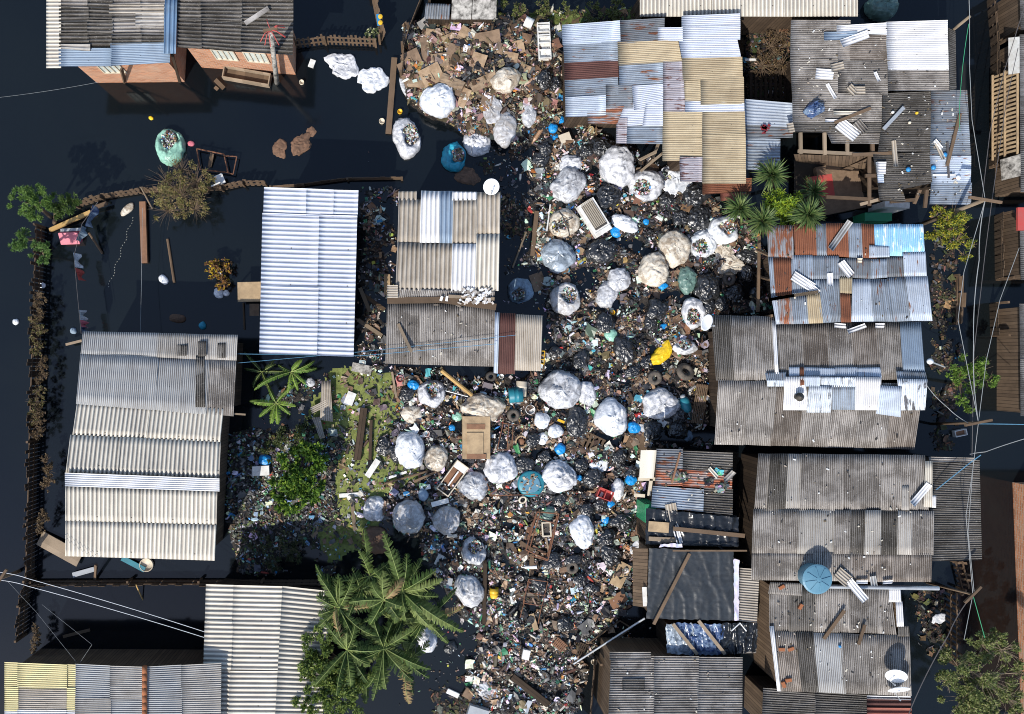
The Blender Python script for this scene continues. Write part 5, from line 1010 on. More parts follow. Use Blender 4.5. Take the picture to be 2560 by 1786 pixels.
# poles, planks, rusty frames
def plank(label,a,b,w_,t_,mat,name='plank',cat=None,za=None,zb=None,group='loose planks and poles'):
    za=bz0(*a)+.12 if za is None else za; zb=bz0(*b)+.12 if zb is None else zb; mb=MB()
    if name in('pole','pipe'): mb.tube([P(*a,za),P(*b,zb)],w_/2,8)
    else:
        A,B=P(*a,za),P(*b,zb); n=5; d=(B-A); pr=Vector((-d.y,d.x,0)).normalized()
        pts=[A+d*(k/n)+pr*w_*.18*mn.noise(Vector((k,a[0],b[1]))) for k in range(n+1)]
        for k in range(n): mb.bar(pts[k],pts[k+1],w_*(1-.12*abs(mn.noise(Vector((k*3,b[0],1))))),t_)
    return solo(name,mb,M[mat],label,cat or name,group)
plank('thick yellow pole slanting down to the long net sack',(1103,926),(1180,988),.17,.1,'woody','pole',za=.9,zb=.5)
plank('long tapering brown plank standing out of the water left of the grey white sack',(986,145),(971,335),.24,.08,'woodt',za=.15,zb=.1)
plank('dark log lying in the duckweed',(910,1020),(893,1150),.30,.2,'woodd',name='log'); plank('sunken post right of the dark log',(928,1050),(925,1150),.13,.1,'woodd',name='log')
plank('steel pole slanting over dark water beside the tarp hut',(1612,1546),(1434,1660),.08,.08,'steel','pole',za=1.6,zb=.2)
plank('brown plank in the right gap of striped roof',(1342,528),(1331,640),.18,.06,'woodt'); plank('thin pole in the gap right of the striped roof',(1316,580),(1281,670),.08,.05,'woodl','pole'); plank('pale curved pipe left of the tan strapped sack',(1376,512),(1367,578),.07,.05,'wht','pipe')
plank('thin dark pipe beside the mottled sack',(1213,1400),(1210,1560),.16,.1,'woodd',name='log'); plank('brown log at the bottom of the yard',(1280,1690),(1370,1760),.28,.2,'woodd',name='log'); plank('brown strip under the chest freezer',(1035,1205),(1090,1180),.1,.05,'woodt'); 
plank('bamboo pole across the green weed',(960,1210),(1070,1178),.09,.06,'woodt','pole'); plank('lath standing among the litter under brown shed',(980,930),(991,995),.09,.05,'woodl'); plank('thin cable pole from the open white bag',(1095,972),(1170,992),.05,.04,'steel','pipe')
plank('timber ending at the yellow frame near maroon lean-to',(1365,880),(1358,925),.08,.04,'woodt'); plank('board beside the rusty frames',(1330,1385),(1328,1440),.18,.06,'woodt'); plank('brown board in rusty frame',(1300,1355),(1345,1385),.15,.06,'woodt'); plank('second brown board in rusty frame',(1332,1365),(1368,1388),.1,.06,'mdf'); plank('white stick below the ivory basin',(1365,1345),(1382,1430),.07,.05,'woodl')
plank('curved brown board piece at lower rusty frame',(1328,1535),(1340,1575),.22,.05,'ply')
for q in (((900,720),(925,780)),((895,800),(955,840)),((905,735),(962,775))): plank('weathered plank in the dark gap right of the white roofed house',q[0],q[1],.16,.05,rnd.choice(['woodl','woodt']),group='planks in the gap between two houses')
def frame(label,pts,r=.022,name='scrap_metal',mat='rustm',z=.3,closed=True,cross=()):
    b=at(*pts[0],0); t=thing(name,b,label,'scrap metal','rusty metal frames'); mb=MB(); n=len(pts)
    for k in range(n if closed else n-1): p,q=pts[k],pts[(k+1)%n]; mb.tube([P(*p,bz0(*p)+z),P(*q,bz0(*q)+z)],r,6)
    part('rails',mb,M[mat],t); mb=MB()
    for p,q in cross: mb.tube([P(*p,bz0(*p)+z),P(*q,bz0(*q)+z)],r*.8,5)
    if cross: part('cross_bars',mb,M[mat],t)
frame('long rusty bed frame around the ivory basin',[(1343,1280),(1315,1375),(1370,1400),(1397,1285)],.03,cross=(((1338,1295),(1392,1310)),((1340,1285),(1318,1350)),((1350,1282),(1320,1385)),((1392,1290),(1368,1392)),((1330,1390),(1370,1402))))
frame('rusty chair frame in the lower yard',[(1322,1448),(1370,1455),(1355,1515),(1308,1508)],.02,z=.4,cross=(((1322,1482),(1365,1490)),((1312,1500),(1300,1545)),((1355,1512),(1345,1560)),((1325,1452),(1315,1480))))
frame('rusty trolley frame beside the wooden cabinet',[(1258,1058),(1243,1125),(1268,1125),(1272,1060)],.022,cross=(((1268,1060),(1310,1064)),((1277,995),(1305,1075)),((1283,1062),(1280,1120)),((1310,1062),(1306,1080))))
frame('rusty pipe frame below the round teal lid',[(1225,1235),(1250,1220),(1280,1238),(1225,1240)],.02,cross=(((1280,1238),(1345,1236)),((1212,1195),(1230,1240))))
frame('teal door frame in dark water below the tarp hut',[(1475,1605),(1550,1552),(1578,1570),(1510,1625)],.035,mat='woodt',z=.1)
frame('yellow step frame at the side of the maroon lean-to',[(1351,878),(1362,878),(1360,911),(1349,909)],.018,mat='yelp',z=.7,cross=(((1351,888),(1361,888)),((1350,899),(1360,899))))
# tan corrugated strips by banana
for q,l,r in (((804,952,826,952,832,1055,800,1050),'upright strip of tan corrugated roofing standing by the weed','v'),((775,1020,815,1000,820,1015,780,1035),'short tan roofing piece crossing behind the upright strip','h'),((780,1045,800,1042,812,1095,800,1098),'broken lower piece of tan roofing pointing down','v')):
    zf=lambda x,y:.35; mb=sheet_mb([(q[i],q[i+1]) for i in (0,2,4,6)],zf,r,4.6,0,.05,seed=3.3); solo('roofing_scrap',mb,M['tanr'],l,'roofing scrap','broken roofing pieces by the banana plant',True)
# ---------------------------------------------------------------- loose scraps on the roofs
def scrap(x,y,L,W_,rot,mat,label,zf,name='roofing_scrap',pitch=7,lift=.12,cat='roofing scrap'):
    a=R_(rot); c,s=math.cos(a),math.sin(a); q=[(x+u*c+v*s*-1*-1*0-v*s,y-u*s-v*c) for u,v in ((-L/2,W_/2),(L/2,W_/2),(L/2,-W_/2),(-L/2,-W_/2))]
    q=[(x+u*c-v*s,y-(u*s+v*c)) for u,v in ((-L/2+U(-2,2),W_/2),(L/2,W_/2),(L/2+U(-3,3),-W_/2),(-L/2,-W_/2))]
    if name=='timber': mb=MB(); mb.bar(P(x-L/2*c,y+L/2*s,zf(x,y)+lift),P(x+L/2*c,y-L/2*s,zf(x,y)+lift+.03),W_/S,.05)
    else: mb=sheet_mb(q,zf,'h',min(pitch,W_),lift,.03,segs=3,seed=x*.1)
    solo(name,mb,M[mat],label,cat,'loose pieces lying on the roofs',name!='timber')
for a in ((2102,90,84,20,2,'blue','pale bluish roofing strip, upper of two crossed on the top right brown roof',Z11),(2138,97,72,20,20,'white','tilted pale strip crossed with the bluish one',Z11),(2062,186,46,26,-4,'white','torn white sheet piece below the two crossed strips',Z11),(2094,168,34,20,14,'tanr','square brownish scrap just right of the torn white piece',Z11),(2078,228,42,9,-60,'white','narrow white scrap slanting down the brown roof',Z11),(2193,192,26,8,-65,'white','short white sliver right of centre on the top right roof',Z11),(2130,225,24,20,-45,'tanr','small diamond shaped scrap on the brown roof',Z11),(2150,226,26,18,0,'tanr','square cream scrap beside the diamond shaped scrap',Z11),
 (2120,325,60,32,-38,'white','wide white ribbed scrap above the roof hole',Z11),(2150,318,34,26,-50,'asb','grey scrap leaning over the wide white one',Z11),(1977,320,16,24,10,'tanr','small tilted tan scrap at the left corner of the brown roof',Z11),(2118,283,66,10,0,'cream','cream strip at the lower middle of the brown roof',Z11),(2080,302,34,7,0,'white','thin white strip above the roof hole',Z11),
 (2237,385,66,12,-85,'tanr','twin ribbed strip upright on the mossy roof',Z11b),(2350,378,44,10,-65,'tanr','short ribbed strip upright beside the second blue scrap',Z11b),(2345,362,26,12,-50,'white','white torn scrap on the zinc part of the top right roof',Z11b),(2205,420,22,30,0,'white','white torn strip at the left edge of the mossy roof',Z11b),
 (2008,705,60,24,-32,'white','upper of the white ribbed scraps at the left on the zinc roof',Z12),(2030,718,46,14,-42,'white','white narrow scrap touching the upper ribbed one on zinc',Z12),(2115,672,44,20,-52,'white','slanting white ribbed scrap at the middle of the zinc roof',Z12),(2075,700,32,14,-88,'white','small upright white scrap on the zinc roof',Z12),(2101,589,86,16,55,'grey','long pale grey strip slanting on rust sheets',Z12),(2150,652,12,12,0,'ivory','little pinkish ring shaped piece on the zinc roof',Z12),
 (2100,815,28,12,-5,'white','white ribbed scrap at the top of the peeling ridge roof, left one',Z13),(2142,822,46,12,20,'white','slanting white ribbed scrap between two others on the ridge roof',Z13),(2200,815,24,12,0,'white','white ribbed scrap at the top of ridge roof, right one',Z13),
 (2302,1237,66,17,50,'white','clean white strip slanting on the largest brown roof',Z17),(2108,1444,40,30,-40,'tanr','broad striped scrap beside the water tank',Z17),(2143,1477,66,20,-50,'white','long striped scrap hanging over the roof gap',Z17),(2184,1454,26,16,-80,'grey','short striped scrap upright on the roof edge',Z17),(2155,1456,30,8,0,'white','flat thin white scrap left of the upright one',Z17),(2220,1456,26,8,5,'white','flat thin white scrap right of the upright one',Z17),
 (1700,1200,0,0,0,'','',None),(1681,1290,60,28,-80,'tanr','striped scrap standing across the orange rust hut and the plastic sheet',Z14),(1693,1335,50,16,-75,'white','white ribbed strip continuing below the striped scrap',Z14b),(1783,1182,30,9,-48,'cream','cream grille strip on the orange rust hut',Z14),(1823,1192,32,13,45,'asbl','speckled pale slab at the corner of the orange rust hut',Z14)):
    if a[2]: scrap(*a)
for a in ((2132,289,96,7,22,'woodt','grey timber slanting on the lower brown roof at top right',Z11),(2234,296,74,8,47,'steel','silver strip slanting on the mossy roof',Z11b),(2384,350,134,7,76,'woodt','long brown timber on the zinc part of the top right roof',Z11b),(2370,400,90,4,-88,'cabled','thin dark rod on the zinc roof at top right',Z11b),(2360,438,56,4,0,'wht','white rod beside the round white disc',Z11b),(2085,1562,88,8,54,'woodt','long grey timber slanting on the two dish roof',Z18),(2154,1587,52,7,72,'woodt','short dark timber upright on the two dish roof',Z18),(1012,845,78,7,-65,'woodl','pale timber slanting on the brown shed roof',Z4),(642,40,70,10,33,'asb','narrow grey strip on the dark brick house roof',Z1),(1690,1170,80,4,75,'mdf','thin red brown stick on the orange rust hut',Z14)):
    scrap(a[0],a[1],a[2],a[3],a[4],a[5],a[6],a[7],'timber',cat='timber')
for x,y,l,zf,r in ((1954,1624,'left brick of the upper pair on the two dish roof',Z18,0),(1977,1623,'right brick of the upper pair on the two dish roof',Z18,20),(1971,1701,'right brick of the lower pair on the two dish roof',Z18,10),(1959,1712,'left brick of the lower pair on the two dish roof',Z18,-70),(2001,1517,'orange brick piece in the mossy upper part of two dish roof',Z18,60),(1954,1468,'ochre brick bit at the corner of two dish roof',Z18,30)):
    mb=MB(); mb.box(P(x,y,zf(x,y)+.08),(.22,.12,.09),R_(r)); solo('brick',mb,M['soil'],l,'brick','bricks weighing down the roof')
for x,y,m,l,zf in ((2269,425,'bluep','round blue and white ball on the mossy roof',Z11b),(2332,420,'bluep','darker blue crumpled ball on the zinc roof',Z11b),(2360,388,'bluep','small blue lid on the zinc part above the ball',Z11b),(2394,445,'dish','flat white disc at the right of the zinc roof',Z11b),(2272,308,'ivory','cream stone on the mossy roof',Z11b),(2098,1615,'bluep','tiny blue shard on the two dish roof',Z18),(2230,282,'wht','white cup on the mossy roof',Z11b),(2290,284,'yelp','ochre stone on the mossy roof',Z11b)):
    mb=MB(); r=.1 if 'ball' in l or 'disc' in l else .06; mb.lathe([(0,0),(r*.8,.01),(r,.05),(r*.7,.10),(0,.12)],Matrix.Translation(P(x,y,zf(x,y)+.06)),10); solo('small_object',mb,M[m],l,'object','small things on the roofs',True)
rnd.seed(9); mb=MB()
for (x0,y0,x1,y1,zf,n) in ((1990,60,2360,330,Z11,120),(2210,240,2410,500,Z11b,130),(1910,1140,2310,1440,Z17,90),(1930,1470,2260,1720,Z18,90),(1800,960,2290,1110,Z13b,50),(1940,570,2320,800,Z12,40),(1000,770,1230,905,Z4,35),(1530,1650,1850,1780,Z16,30),(1640,1130,1830,1360,Z14,50)):
    for k in range(n):
        x,y=U(x0,x1),U(y0,y1); mb.col=rnd.choice([(.75,.74,.7),(.6,.55,.45),(.05,.045,.04),(.12,.09,.05),(.3,.25,.2),(.05,.04,.03)]); s=U(.02,.055); mb.box(P(x,y,zf(x,y)+.06),(s*U(.8,2.4),s,s*.5),U(0,3),U(-.3,.3))
tag(link('roof_grit',mb.mesh('roof_grit'),M['lit']),'crumbs, twigs and chips scattered over the roofs','debris',None,'stuff')
sack(2035,275,22,16,'navy','flat','crumpled navy and silver foil on the left of the top right roof',30,h=.25,cat='foil',name='foil',group='loose pieces lying on the roofs',lift=2.6)
# ---------------------------------------------------------------- dishes, tank, pipes
def dish(px,py,z,r,az,tilt,label,leg=.5):
    base=P(px,py,z-leg); t=thing('satellite_dish',base,label,'satellite dish','satellite dishes'); c=P(px,py,z)
    Mx=Matrix.Translation(c)@Matrix.Rotation(R_(az),4,'Z')@Matrix.Rotation(R_(tilt),4,'X'); R=r/S
    mb=MB(); pr=[(0,0)]+[(R*k/6,.22*R*(k/6)**2) for k in range(1,7)]+[(R*1.02,.22*R-.01),(R*.98,.22*R-.02)]+[(R*k/6,.22*R*(k/6)**2-.02) for k in (5,3,1)]+[(0,-.02)]
    mb.lathe(pr,Mx,28); part('reflector',mb,M['dish'],t,True); mb=MB(); lnb=Mx@Vector((0,-R*.35,R*1.1)); mb.tube([Mx@Vector((0,-R*.98,.2*R)),lnb],.014,6); part('arm',mb,M['steel'],t)
    mb=MB(); mb.tube([lnb,lnb+Vector((0,0,-.08))],.03,8); part('receiver',mb,M['gplas'],t); mb=MB(); mb.tube([c+Vector((0,0,-.02)),base],.022,8); part('mast',mb,M['steel'],t)
dish(1228,467,3.2,18,0,18,'round white dish at the top right corner of the striped roof',.6); dish(1764,806,2.9,19,60,35,'oval pale dish above the left end of the peeling ridge roof',.7)
dish(2240,1687,3.1,22,-30,38,'upper of the two white dishes, shaded in its lower half'); dish(2246,1720,3.0,23,0,55,'lower of the two white dishes, tilted more sharply')
c=P(2022,1437,2.72); t=thing('water_tank',c,'round blue water tank with a ribbed lid on the roof edge','water tank'); mb=MB(); mb.lathe([(.40,0),(.46,.05),(.50,.45),(.53,.62)],Matrix.Translation(c),32); part('tank_body',mb,M['tank'],t,True)
mb=MB(); mb.lathe([(.55,.60),(.56,.65),(.50,.68),(.10,.77),(0,.78)],Matrix.Translation(c),32); part('lid',mb,M['tank'],t)
for k in range(8): a=k*math.pi/4+.2; mb=MB(); mb.bar(c+Vector((.09*math.cos(a),.09*math.sin(a),.775)),c+Vector((.47*math.cos(a),.47*math.sin(a),.695)),.045,.035); part('lid_rib',mb,M['tank'],t)
mb=MB(); mb.tube([P(2048,1466,2.55),P(2346,1471,2.5)],.085,12); solo('drain_pipe',mb,M['steel'],'long silver pipe along the gap below the largest brown roof','pipe')
# street lamp and poles with wires
def pole(label,top,base,zt,r=.1,cross=None,mat='bark'):
    A=P(*base,0); B=P(*top,zt); t=thing('utility_pole',A,label,'utility pole','utility poles'); mb=MB(); mb.tube([A+Vector((0,0,-.3)),B],r,10,r*.75); part('pole',mb,M[mat],t,True)
    if cross:
        mb=MB(); mb.bar(B+Vector(cross)*1,B-Vector(cross)*1,.09,.09); part('crossarm',mb,M['woodt'],t)
    return t,B
t,B=pole('grey utility pole with red wire tangle in front of the brick house',(676,75),(690,208),5.3,.11,(.25,.05,0),'conc')
mb=MB(); rnd.seed(2)
for k in range(9): a=U(0,6.28); mb.tube([B,B+Vector((.25*math.cos(a),.25*math.sin(a),.05)),B+Vector((.5*math.cos(a),.5*math.sin(a),-.25))],.015,5)
part('wire_tangle',mb,M['redp'],t)
pole('leaning pole at the top of the canal wires',(2424,42),(2330,120),3.7,.07,None,'woodl'); pole('forked pole with cross bar at the middle of the canal wires',(2463,500),(2310,560),3.9,.09,(.6,-.1,0),'woodl'); pole('pole carrying bundled wires beside the peeling ridge house',(2446,1057),(2330,1062),3.6,.06,(.5,.1,0),'woodt'); pole('thin forked pole where the lower wires meet',(2432,1487),(2320,1460),3.4,.05,(.3,.3,0),'bark')
pole('street pole just inside the left edge with red clamp',(3,1445),(42,1432),4.2,.08,(.2,.3,0),'bark')
def wire(label,pts,mat='cable',r=.007,sag=.25,name='wire'):
    mb=MB()
    for (a,b) in zip(pts[:-1],pts[1:]):
        A,B=P(a[0],a[1],a[2]),P(b[0],b[1],b[2]); n=10; mb.tube([A.lerp(B,k/n)+Vector((0,0,-sag*4*(k/n)*(1-k/n))) for k in range(n+1)],r,5)
    solo(name,mb,M[mat],label,'wire','overhead wires')
wire('thick pale cable running down the canal from the top edge',[(2422,-20,4),(2424,42,3.7),(2424,170,3.7),(2430,300,3.8),(2463,500,3.9),(2410,680,3.7),(2395,800,3.6),(2446,1057,3.6),(2434,1160,3.5),(2415,1290,3.5),(2432,1487,3.4),(2410,1600,3.4)],'cable',.010,.0)
wire('second pale wire between the middle pole and the lower pole',[(2463,500,3.9),(2448,650,3.7),(2434,860,3.6),(2446,1057,3.6)],'cable',.014,.1)
wire('thin green wire left of the thick pale cable',[(2422,60,3.7),(2402,220,3.3),(2400,330,3.2)],'grnp',.010,.05); wire('thin dark wire crossing the canal from upper right',[(2560,20,3.5),(2510,180,3.4),(2475,330,3.3),(2455,500,3.4)],'cabled',.012,.0)
wire('reddish wire drifting right of the thick cable',[(2545,120,3.5),(2515,260,3.4),(2480,500,3.6),(2462,640,3.5),(2435,880,3.5),(2430,1140,3.4)],'cabled',.012,.0); wire('pink wire in the lower right of the canal houses',[(2548,620,3.4),(2500,750,3.4),(2466,900,3.4),(2446,1057,3.5)],'cable',.010,.0)
wire('blue wire leaving right from the bundled pole',[(2446,1060,3.6),(2570,1062,3.6)],'cableb',.016,.1); wire('sagging pale wire to the right edge from the dark side roof',[(2425,1136,3.2),(2464,1130,3.3),(2570,1095,3.6)],'cable',.014,.05); wire('blue rope across the dark side roof',[(2452,1138,3.0),(2428,1155,2.9),(2340,1225,2.6)],'cableb',.018,.0)
wire('pair of thin wires from ridge house to bundled pole',[(2318,965,2.9),(2370,1020,3.1),(2420,1058,3.5)],'cable',.012,.1); wire('wire descending to the lower right tree',[(2432,1487,3.4),(2370,1590,3.3),(2270,1790,3.2)],'cabled',.016,.1); wire('green wire from the forked pole down to the tree',[(2432,1487,3.4),(2462,1595,3.2)],'grnp',.012,.0)
wire('pale wire passing over the dark side roof',[(2434,1150,3.5),(2420,1330,3.4),(2436,1487,3.4)],'cable',.010,.0)
wire('upper of two bright wires from the left edge to cream gable house',[(-10,1430,4.2),(70,1447,4.1),(511,1580,2.3)],'dish',.010,.1); wire('lower of two bright wires from the left edge to cream gable house',[(-10,1450,4.2),(70,1466,4.1),(510,1594,2.3)],'dish',.010,.1)
wire('faint wire from left pole to the yellow corner house',[(20,1455,3.5),(90,1530,3.0),(190,1655,2.5)],'cable',.004,.0); wire('faint forked wire near the yellow corner house',[(105,1512,3.0),(230,1612,2.8),(200,1657,2.5)],'cable',.004,.0); wire('thin blue lines from left house across to the brown shed',[(594,885,2.3),(900,890,2.4),(1240,860,2.5)],'cableb',.011,.1); wire('second blue line to the brown shed',[(594,908,2.3),(900,880,2.4),(1290,838,2.5)],'cableb',.009,.1)
wire('thin double wire at the left above the open water',[(-10,245,3),(250,205,3)],'cable',.004,.1)
# ---------------------------------------------------------------- fences
def fence(name,label,pts,h_,bw,gap,mat,post=1.6,lean=.0,base=0,group='fences in the flood',jit=.15):
    """pts: photo px of the foot line"""
    W3=[P(x,y,0) for x,y in pts]; t=thing(name,W3[0],label,'fence',group); mb=MB(); pm=[]; acc=0
    for A,B in zip(W3[:-1],W3[1:]):
        L=(B-A).length; d=(B-A)/L; n=max(1,int(L/(bw+gap))); up=Vector((-d.y,d.x,0))*lean
        for k in range(n):
            c=A+d*(k+.5)*L/n; hh=h_*U(1-jit,1+jit); r=U(-.03,.03)
            q=[c-d*bw/2,c+d*bw/2]; th=Vector((-d.y,d.x,0))*.012
            b=[q[0]-th,q[1]-th,q[1]+th,q[0]+th]; mb.hexa([v+Vector((0,0,base-.2)) for v in b]+[v+up*hh+d*r+Vector((0,0,base+hh)) for v in b])
        for zz in (.35,.8): pm.append((A+up*zz*h_+Vector((0,0,base+h_*zz)),B+up*zz*h_+Vector((0,0,base+h_*zz))))
    part('boards',mb,M[mat],t); mb=MB()
    for a,b in pm: mb.bar(a,b,.05,.05)
    part('rails',mb,M['woodt'],t)
    for A in W3: p_=MB(); p_.bar(A+Vector((0,0,-.3)),A+Vector((0,0,base+h_*1.1)),.09,.09); part('post',p_,M['woodt'],t)
rnd.seed(31)
fence('board_fence','long dark board fence down the left side of the flooded plot',[(112,570),(104,800),(95,1100),(90,1300),(86,1440),(72,1500),(66,1585)],.85,.13,.03,'woodd',lean=-.03,jit=.25)
fence('slat_fence','slatted fence along the top of the flooded plot behind the bare shrub',[(200,520),(262,500),(360,485),(560,478),(612,466),(668,466)],.6,.16,.03,'wood',lean=.2)
fence('thin_fence','low board fence above the white roofed house',[(680,472),(760,466),(870,452),(1005,450)],.35,.22,.005,'woodt',lean=.1)
fence('board_fence','dark horizontal fence between left house and bottom houses',[(90,1448),(330,1447),(505,1447),(660,1447),(815,1447)],.5,.3,.0,'woodd',lean=-.3)
fence('pallet_fence','fence of upright pallet slats in the water at the top',[(735,122),(815,112),(940,118)],.7,.09,.08,'woodt',lean=.15)
fence('plank_fence','narrow plank fence running up to the top edge',[(925,-10),(950,110)],.8,.2,.02,'woodt',lean=.3)
fence('curved_fence','curved grey board fence left of the cardboard heap',[(1058,-10),(1020,85),(1006,130),(1003,200)],.9,.2,.01,'wood',lean=.1)
fence('board_fence','dark board fence along the canal beside the two dish roof',[(2367,1470),(2368,1650)],.9,.12,.1,'woodd',lean=-.1,jit=.4)
fence('twisted_fence','collapsed brown slats at the corner below the dark side roof',[(2375,1400),(2392,1468)],.5,.1,.12,'woodt',lean=.6,jit=.4)
fence('plank_walkway','brown plank walkway edge beside the canal, right of the zinc roof',[(2385,690),(2380,810)],.3,.6,.02,'woodt',lean=.9)
fence('board_fence','leaning planks beside the canal house on the far side',[(2490,540),(2492,700)],.9,.3,.03,'wood',lean=-.4); fence('board_fence','short plank wall at the far bank lower down',[(2478,760),(2480,840)],.9,.3,.03,'wood',lean=-.4); fence('slat_fence','slatted low fence of the far bank near the top',[(2470,0),(2480,120),(2475,420)],.8,.3,.06,'woodd',lean=-.3)
fence('plank_wall','plank stack along the left wall of the largest brown roof',[(1862,1140),(1850,1400)],1.1,.42,.02,'wood',lean=-.1)
fence('plank_wall','brown plank wall left of the bottom grey ribbed house',[(1490,1640),(1478,1790)],.9,.18,.0,'wood',lean=-.3)
# ---------------------------------------------------------------- left water plot
mb=MB(); mb.box(P(625,730,.75),(1.0,.8,.05),.02); t=thing('table',P(625,730,0),'mossy tan table standing in water beside the white roofed house','table'); part('table_top',mb,M['ply'],t)
for x,y in ((600,710),(600,750),(648,712),(648,752)): mb=MB(); mb.bar(P(x,y,.72),P(x,y,-.2),.06,.06); part('leg',mb,M['woodt'],t)
loc=P(178,590,0); t=thing('pink_box',loc,'pink board box with grey edge, tilted in the water at left','box'); mb=MB(); mb.box(P(178,592,.18),(.78,.5,.5),R_(2),.5); part('body',mb,M['pinkp'],t); mb=MB(); mb.box(P(178,575,.40),(.86,.12,.06),R_(3)); part('edge',mb,M['gplas'],t)
plank('yellow beam slanting in the left corner of the plot',(125,576),(228,530),.16,.12,'woody',za=.12,zb=.3,name='beam'); plank('orange brown stub above the yellow beam',(230,522),(268,508),.14,.1,'woodt',za=.3,zb=.4)
plank('dark red beam upright in the middle of left plot',(357,505),(362,658),.26,.14,'mdf',za=.15,zb=.12,name='beam'); plank('thin brown sunken pole right of red beam',(419,598),(436,708),.12,.06,'woodt','pole',za=.03,zb=.03); plank('leaning brown pole below the pink box',(222,582),(256,634),.10,.08,'woodt','pole',za=.4,zb=.05)
plank('pole rising at the slatted fence beside bare shrub',(352,468),(381,522),.07,.05,'woodl','pole',za=.9,zb=.1); plank('thin brown pole below the mossy table',(608,757),(611,825),.07,.05,'woodt','pole',za=.1,zb=.05); plank('brown stick at the bottom left pond',(158,1592),(225,1575),.12,.05,'woodt',za=.02,zb=.02); plank('pale plank jutting at the left of grey roof',(165,862),(205,852),.1,.05,'woodl',za=.4,zb=.6); plank('thin lath jutting from the left house',(585,1035),(614,1037),.07,.04,'woodl',za=2.0,zb=2.0)
plank('teal board under the cream gable roof',(305,1395),(362,1425),.22,.05,'tealp',za=.1,zb=.1); plank('blue grey grid board at the left fence',(182,1438),(236,1423),.2,.05,'gplas',za=.15,zb=.15); plank('grey post leaning at the bottom fence',(240,1412),(238,1448),.1,.08,'woodt',za=.9,zb=.1); plank('thin bamboo in the bottom pond',(340,1462),(357,1500),.06,.05,'woody','pole',za=.5,zb=.0); 
plank('wide straw coloured boards by the left fence',(100,1345),(200,1400),.62,.06,'woodl',za=.1,zb=.25); plank('long board beside the brick house pole',(537,218),(545,225),.14,.05,'woodt',za=.1,zb=.1)
frame('rusty table frame half sunk right of the green sack',[(492,372),(560,386),(570,432),(500,424)],.03,name='broken_table',z=.25,cross=(((562,390),(592,392)),((592,392),(583,436)),((583,436),(560,430)))); 
plank('brown plank inside the rusty table frame',(531,384),(524,418),.16,.05,'woodt',za=.2,zb=.05)
loc=P(550,452,0); t=thing('plastic_chair',loc,'white plastic chair by the fence right of bare shrub','chair'); mb=MB(); mb.box(P(548,450,.45),(.42,.42,.04),.4); part('seat',mb,M['wht'],t); mb=MB(); mb.box(P(541,461,.66),(.40,.05,.42),.4,.25); part('backrest',mb,M['wht'],t)
for x,y in ((541,444),(556,446),(540,458),(554,460)): mb=MB(); mb.bar(P(x,y,.44),P(x,y,-.1),.05,.05); part('leg',mb,M['wht'],t)
tray('plank_box','tan plank trough floating below the brick house windows','trough',620,196,118,30,.35,-10,'woodl','woodt',wall=.05); plank('dark board left of the plank trough',(538,200),(560,222),.18,.05,'woodt',za=.15,zb=.1)
# clothes line
t=thing('clothes_line',P(180,600,0),'washing line with hanging clothes at left','clothes line'); mb=MB(); A,B=P(245,505,1.5),P(203,835,1.5); mid=P(185,640,1.35); mb.tube([A,P(205,560,1.42),mid,P(192,720,1.4),B],.012,5); part('line',mb,M['cabled'],t)
for x0,y0,x1,y1,m,l in ((232,512,212,565,'navy','navy cloth'),(205,565,190,600,'s_pblue','pale blue shirt'),(183,632,188,668,'s_white','white shirt'),(188,670,196,700,'redp','red sock'),(196,775,200,800,'s_white','white vest'),(200,800,204,818,'pinkp','magenta cloth'),(203,818,204,832,'navy','dark cloth')):
    mb=MB(); n=6
    A,B=P(x0,y0,1.40),P(x1,y1,1.38)
    for k in range(n):
        a=A.lerp(B,k/n);b=A.lerp(B,(k+1)/n); w1=.10*math.sin(k*1.3+x0); w2=.10*math.sin((k+1)*1.3+x0); mb.poly([a,b,b+Vector((w2+.04,0,-.5)),a+Vector((w1+.04,0,-.5))]); mb.poly([a,b,b+Vector((-.10+w2*.3,0,-.35)),a+Vector((-.10+w1*.3,0,-.35))])
    tag(part('garment',mb,M[m],t),l)
mb=MB(); mb.tube([A:=P(356,520,1.2),P(354,690,1.0),P(351,830,1.3)],.008,5); solo('thin_line',mb,M['cable'],'thin straight line running down over the left pond to grey roof','line')
rnd.seed(17)
mb=MB()
for k in range(26): tt=k/25; x,y=332-60*tt+3*math.sin(k),545+172*tt; mb.col=(.38,.36,.30); mb.box(P(x,y,.01),(.045,.02,.02),.9+U(-.3,.3))
solo('float_line',mb,M['lit'],'string of small pale floats in a line on the left pond','float line')
sk_=[(410,700,10,13,'s_white','small white cup bag floating in the middle of left pond'),(443,797,12,20,'s_mud','brown and white cloth floating above the grey roof'),(507,815,10,10,'s_teal','sunken teal bag above the grey roof'),(548,733,12,14,'s_white','white round container cluster by the yellow leaved shrub'),(566,733,8,8,'s_white','small white tub right of the container cluster'),(550,686,8,6,'s_white','white box in the yellow leaved shrub'),(318,525,22,10,'s_cream','curled tan leaf sheet floating at the fence'),(106,713,8,8,'s_white','white bottle on the left board fence'),(184,828,8,8,'s_pblue','light blue tub at the corner of grey roof'),(40,805,8,8,'s_white','white tub in the water left of the fence'),(378,296,5,6,'s_yel','tiny yellow wrapper afloat in open water'),(478,360,7,9,'pinkp','lilac wrapper beside the green sack')]
for x,y,a,b,m,l in sk_: sack(x,y,a,b,m,'full',l,U(0,90),cat='floating rubbish',name='floating_scrap',group='bits afloat in the pond')
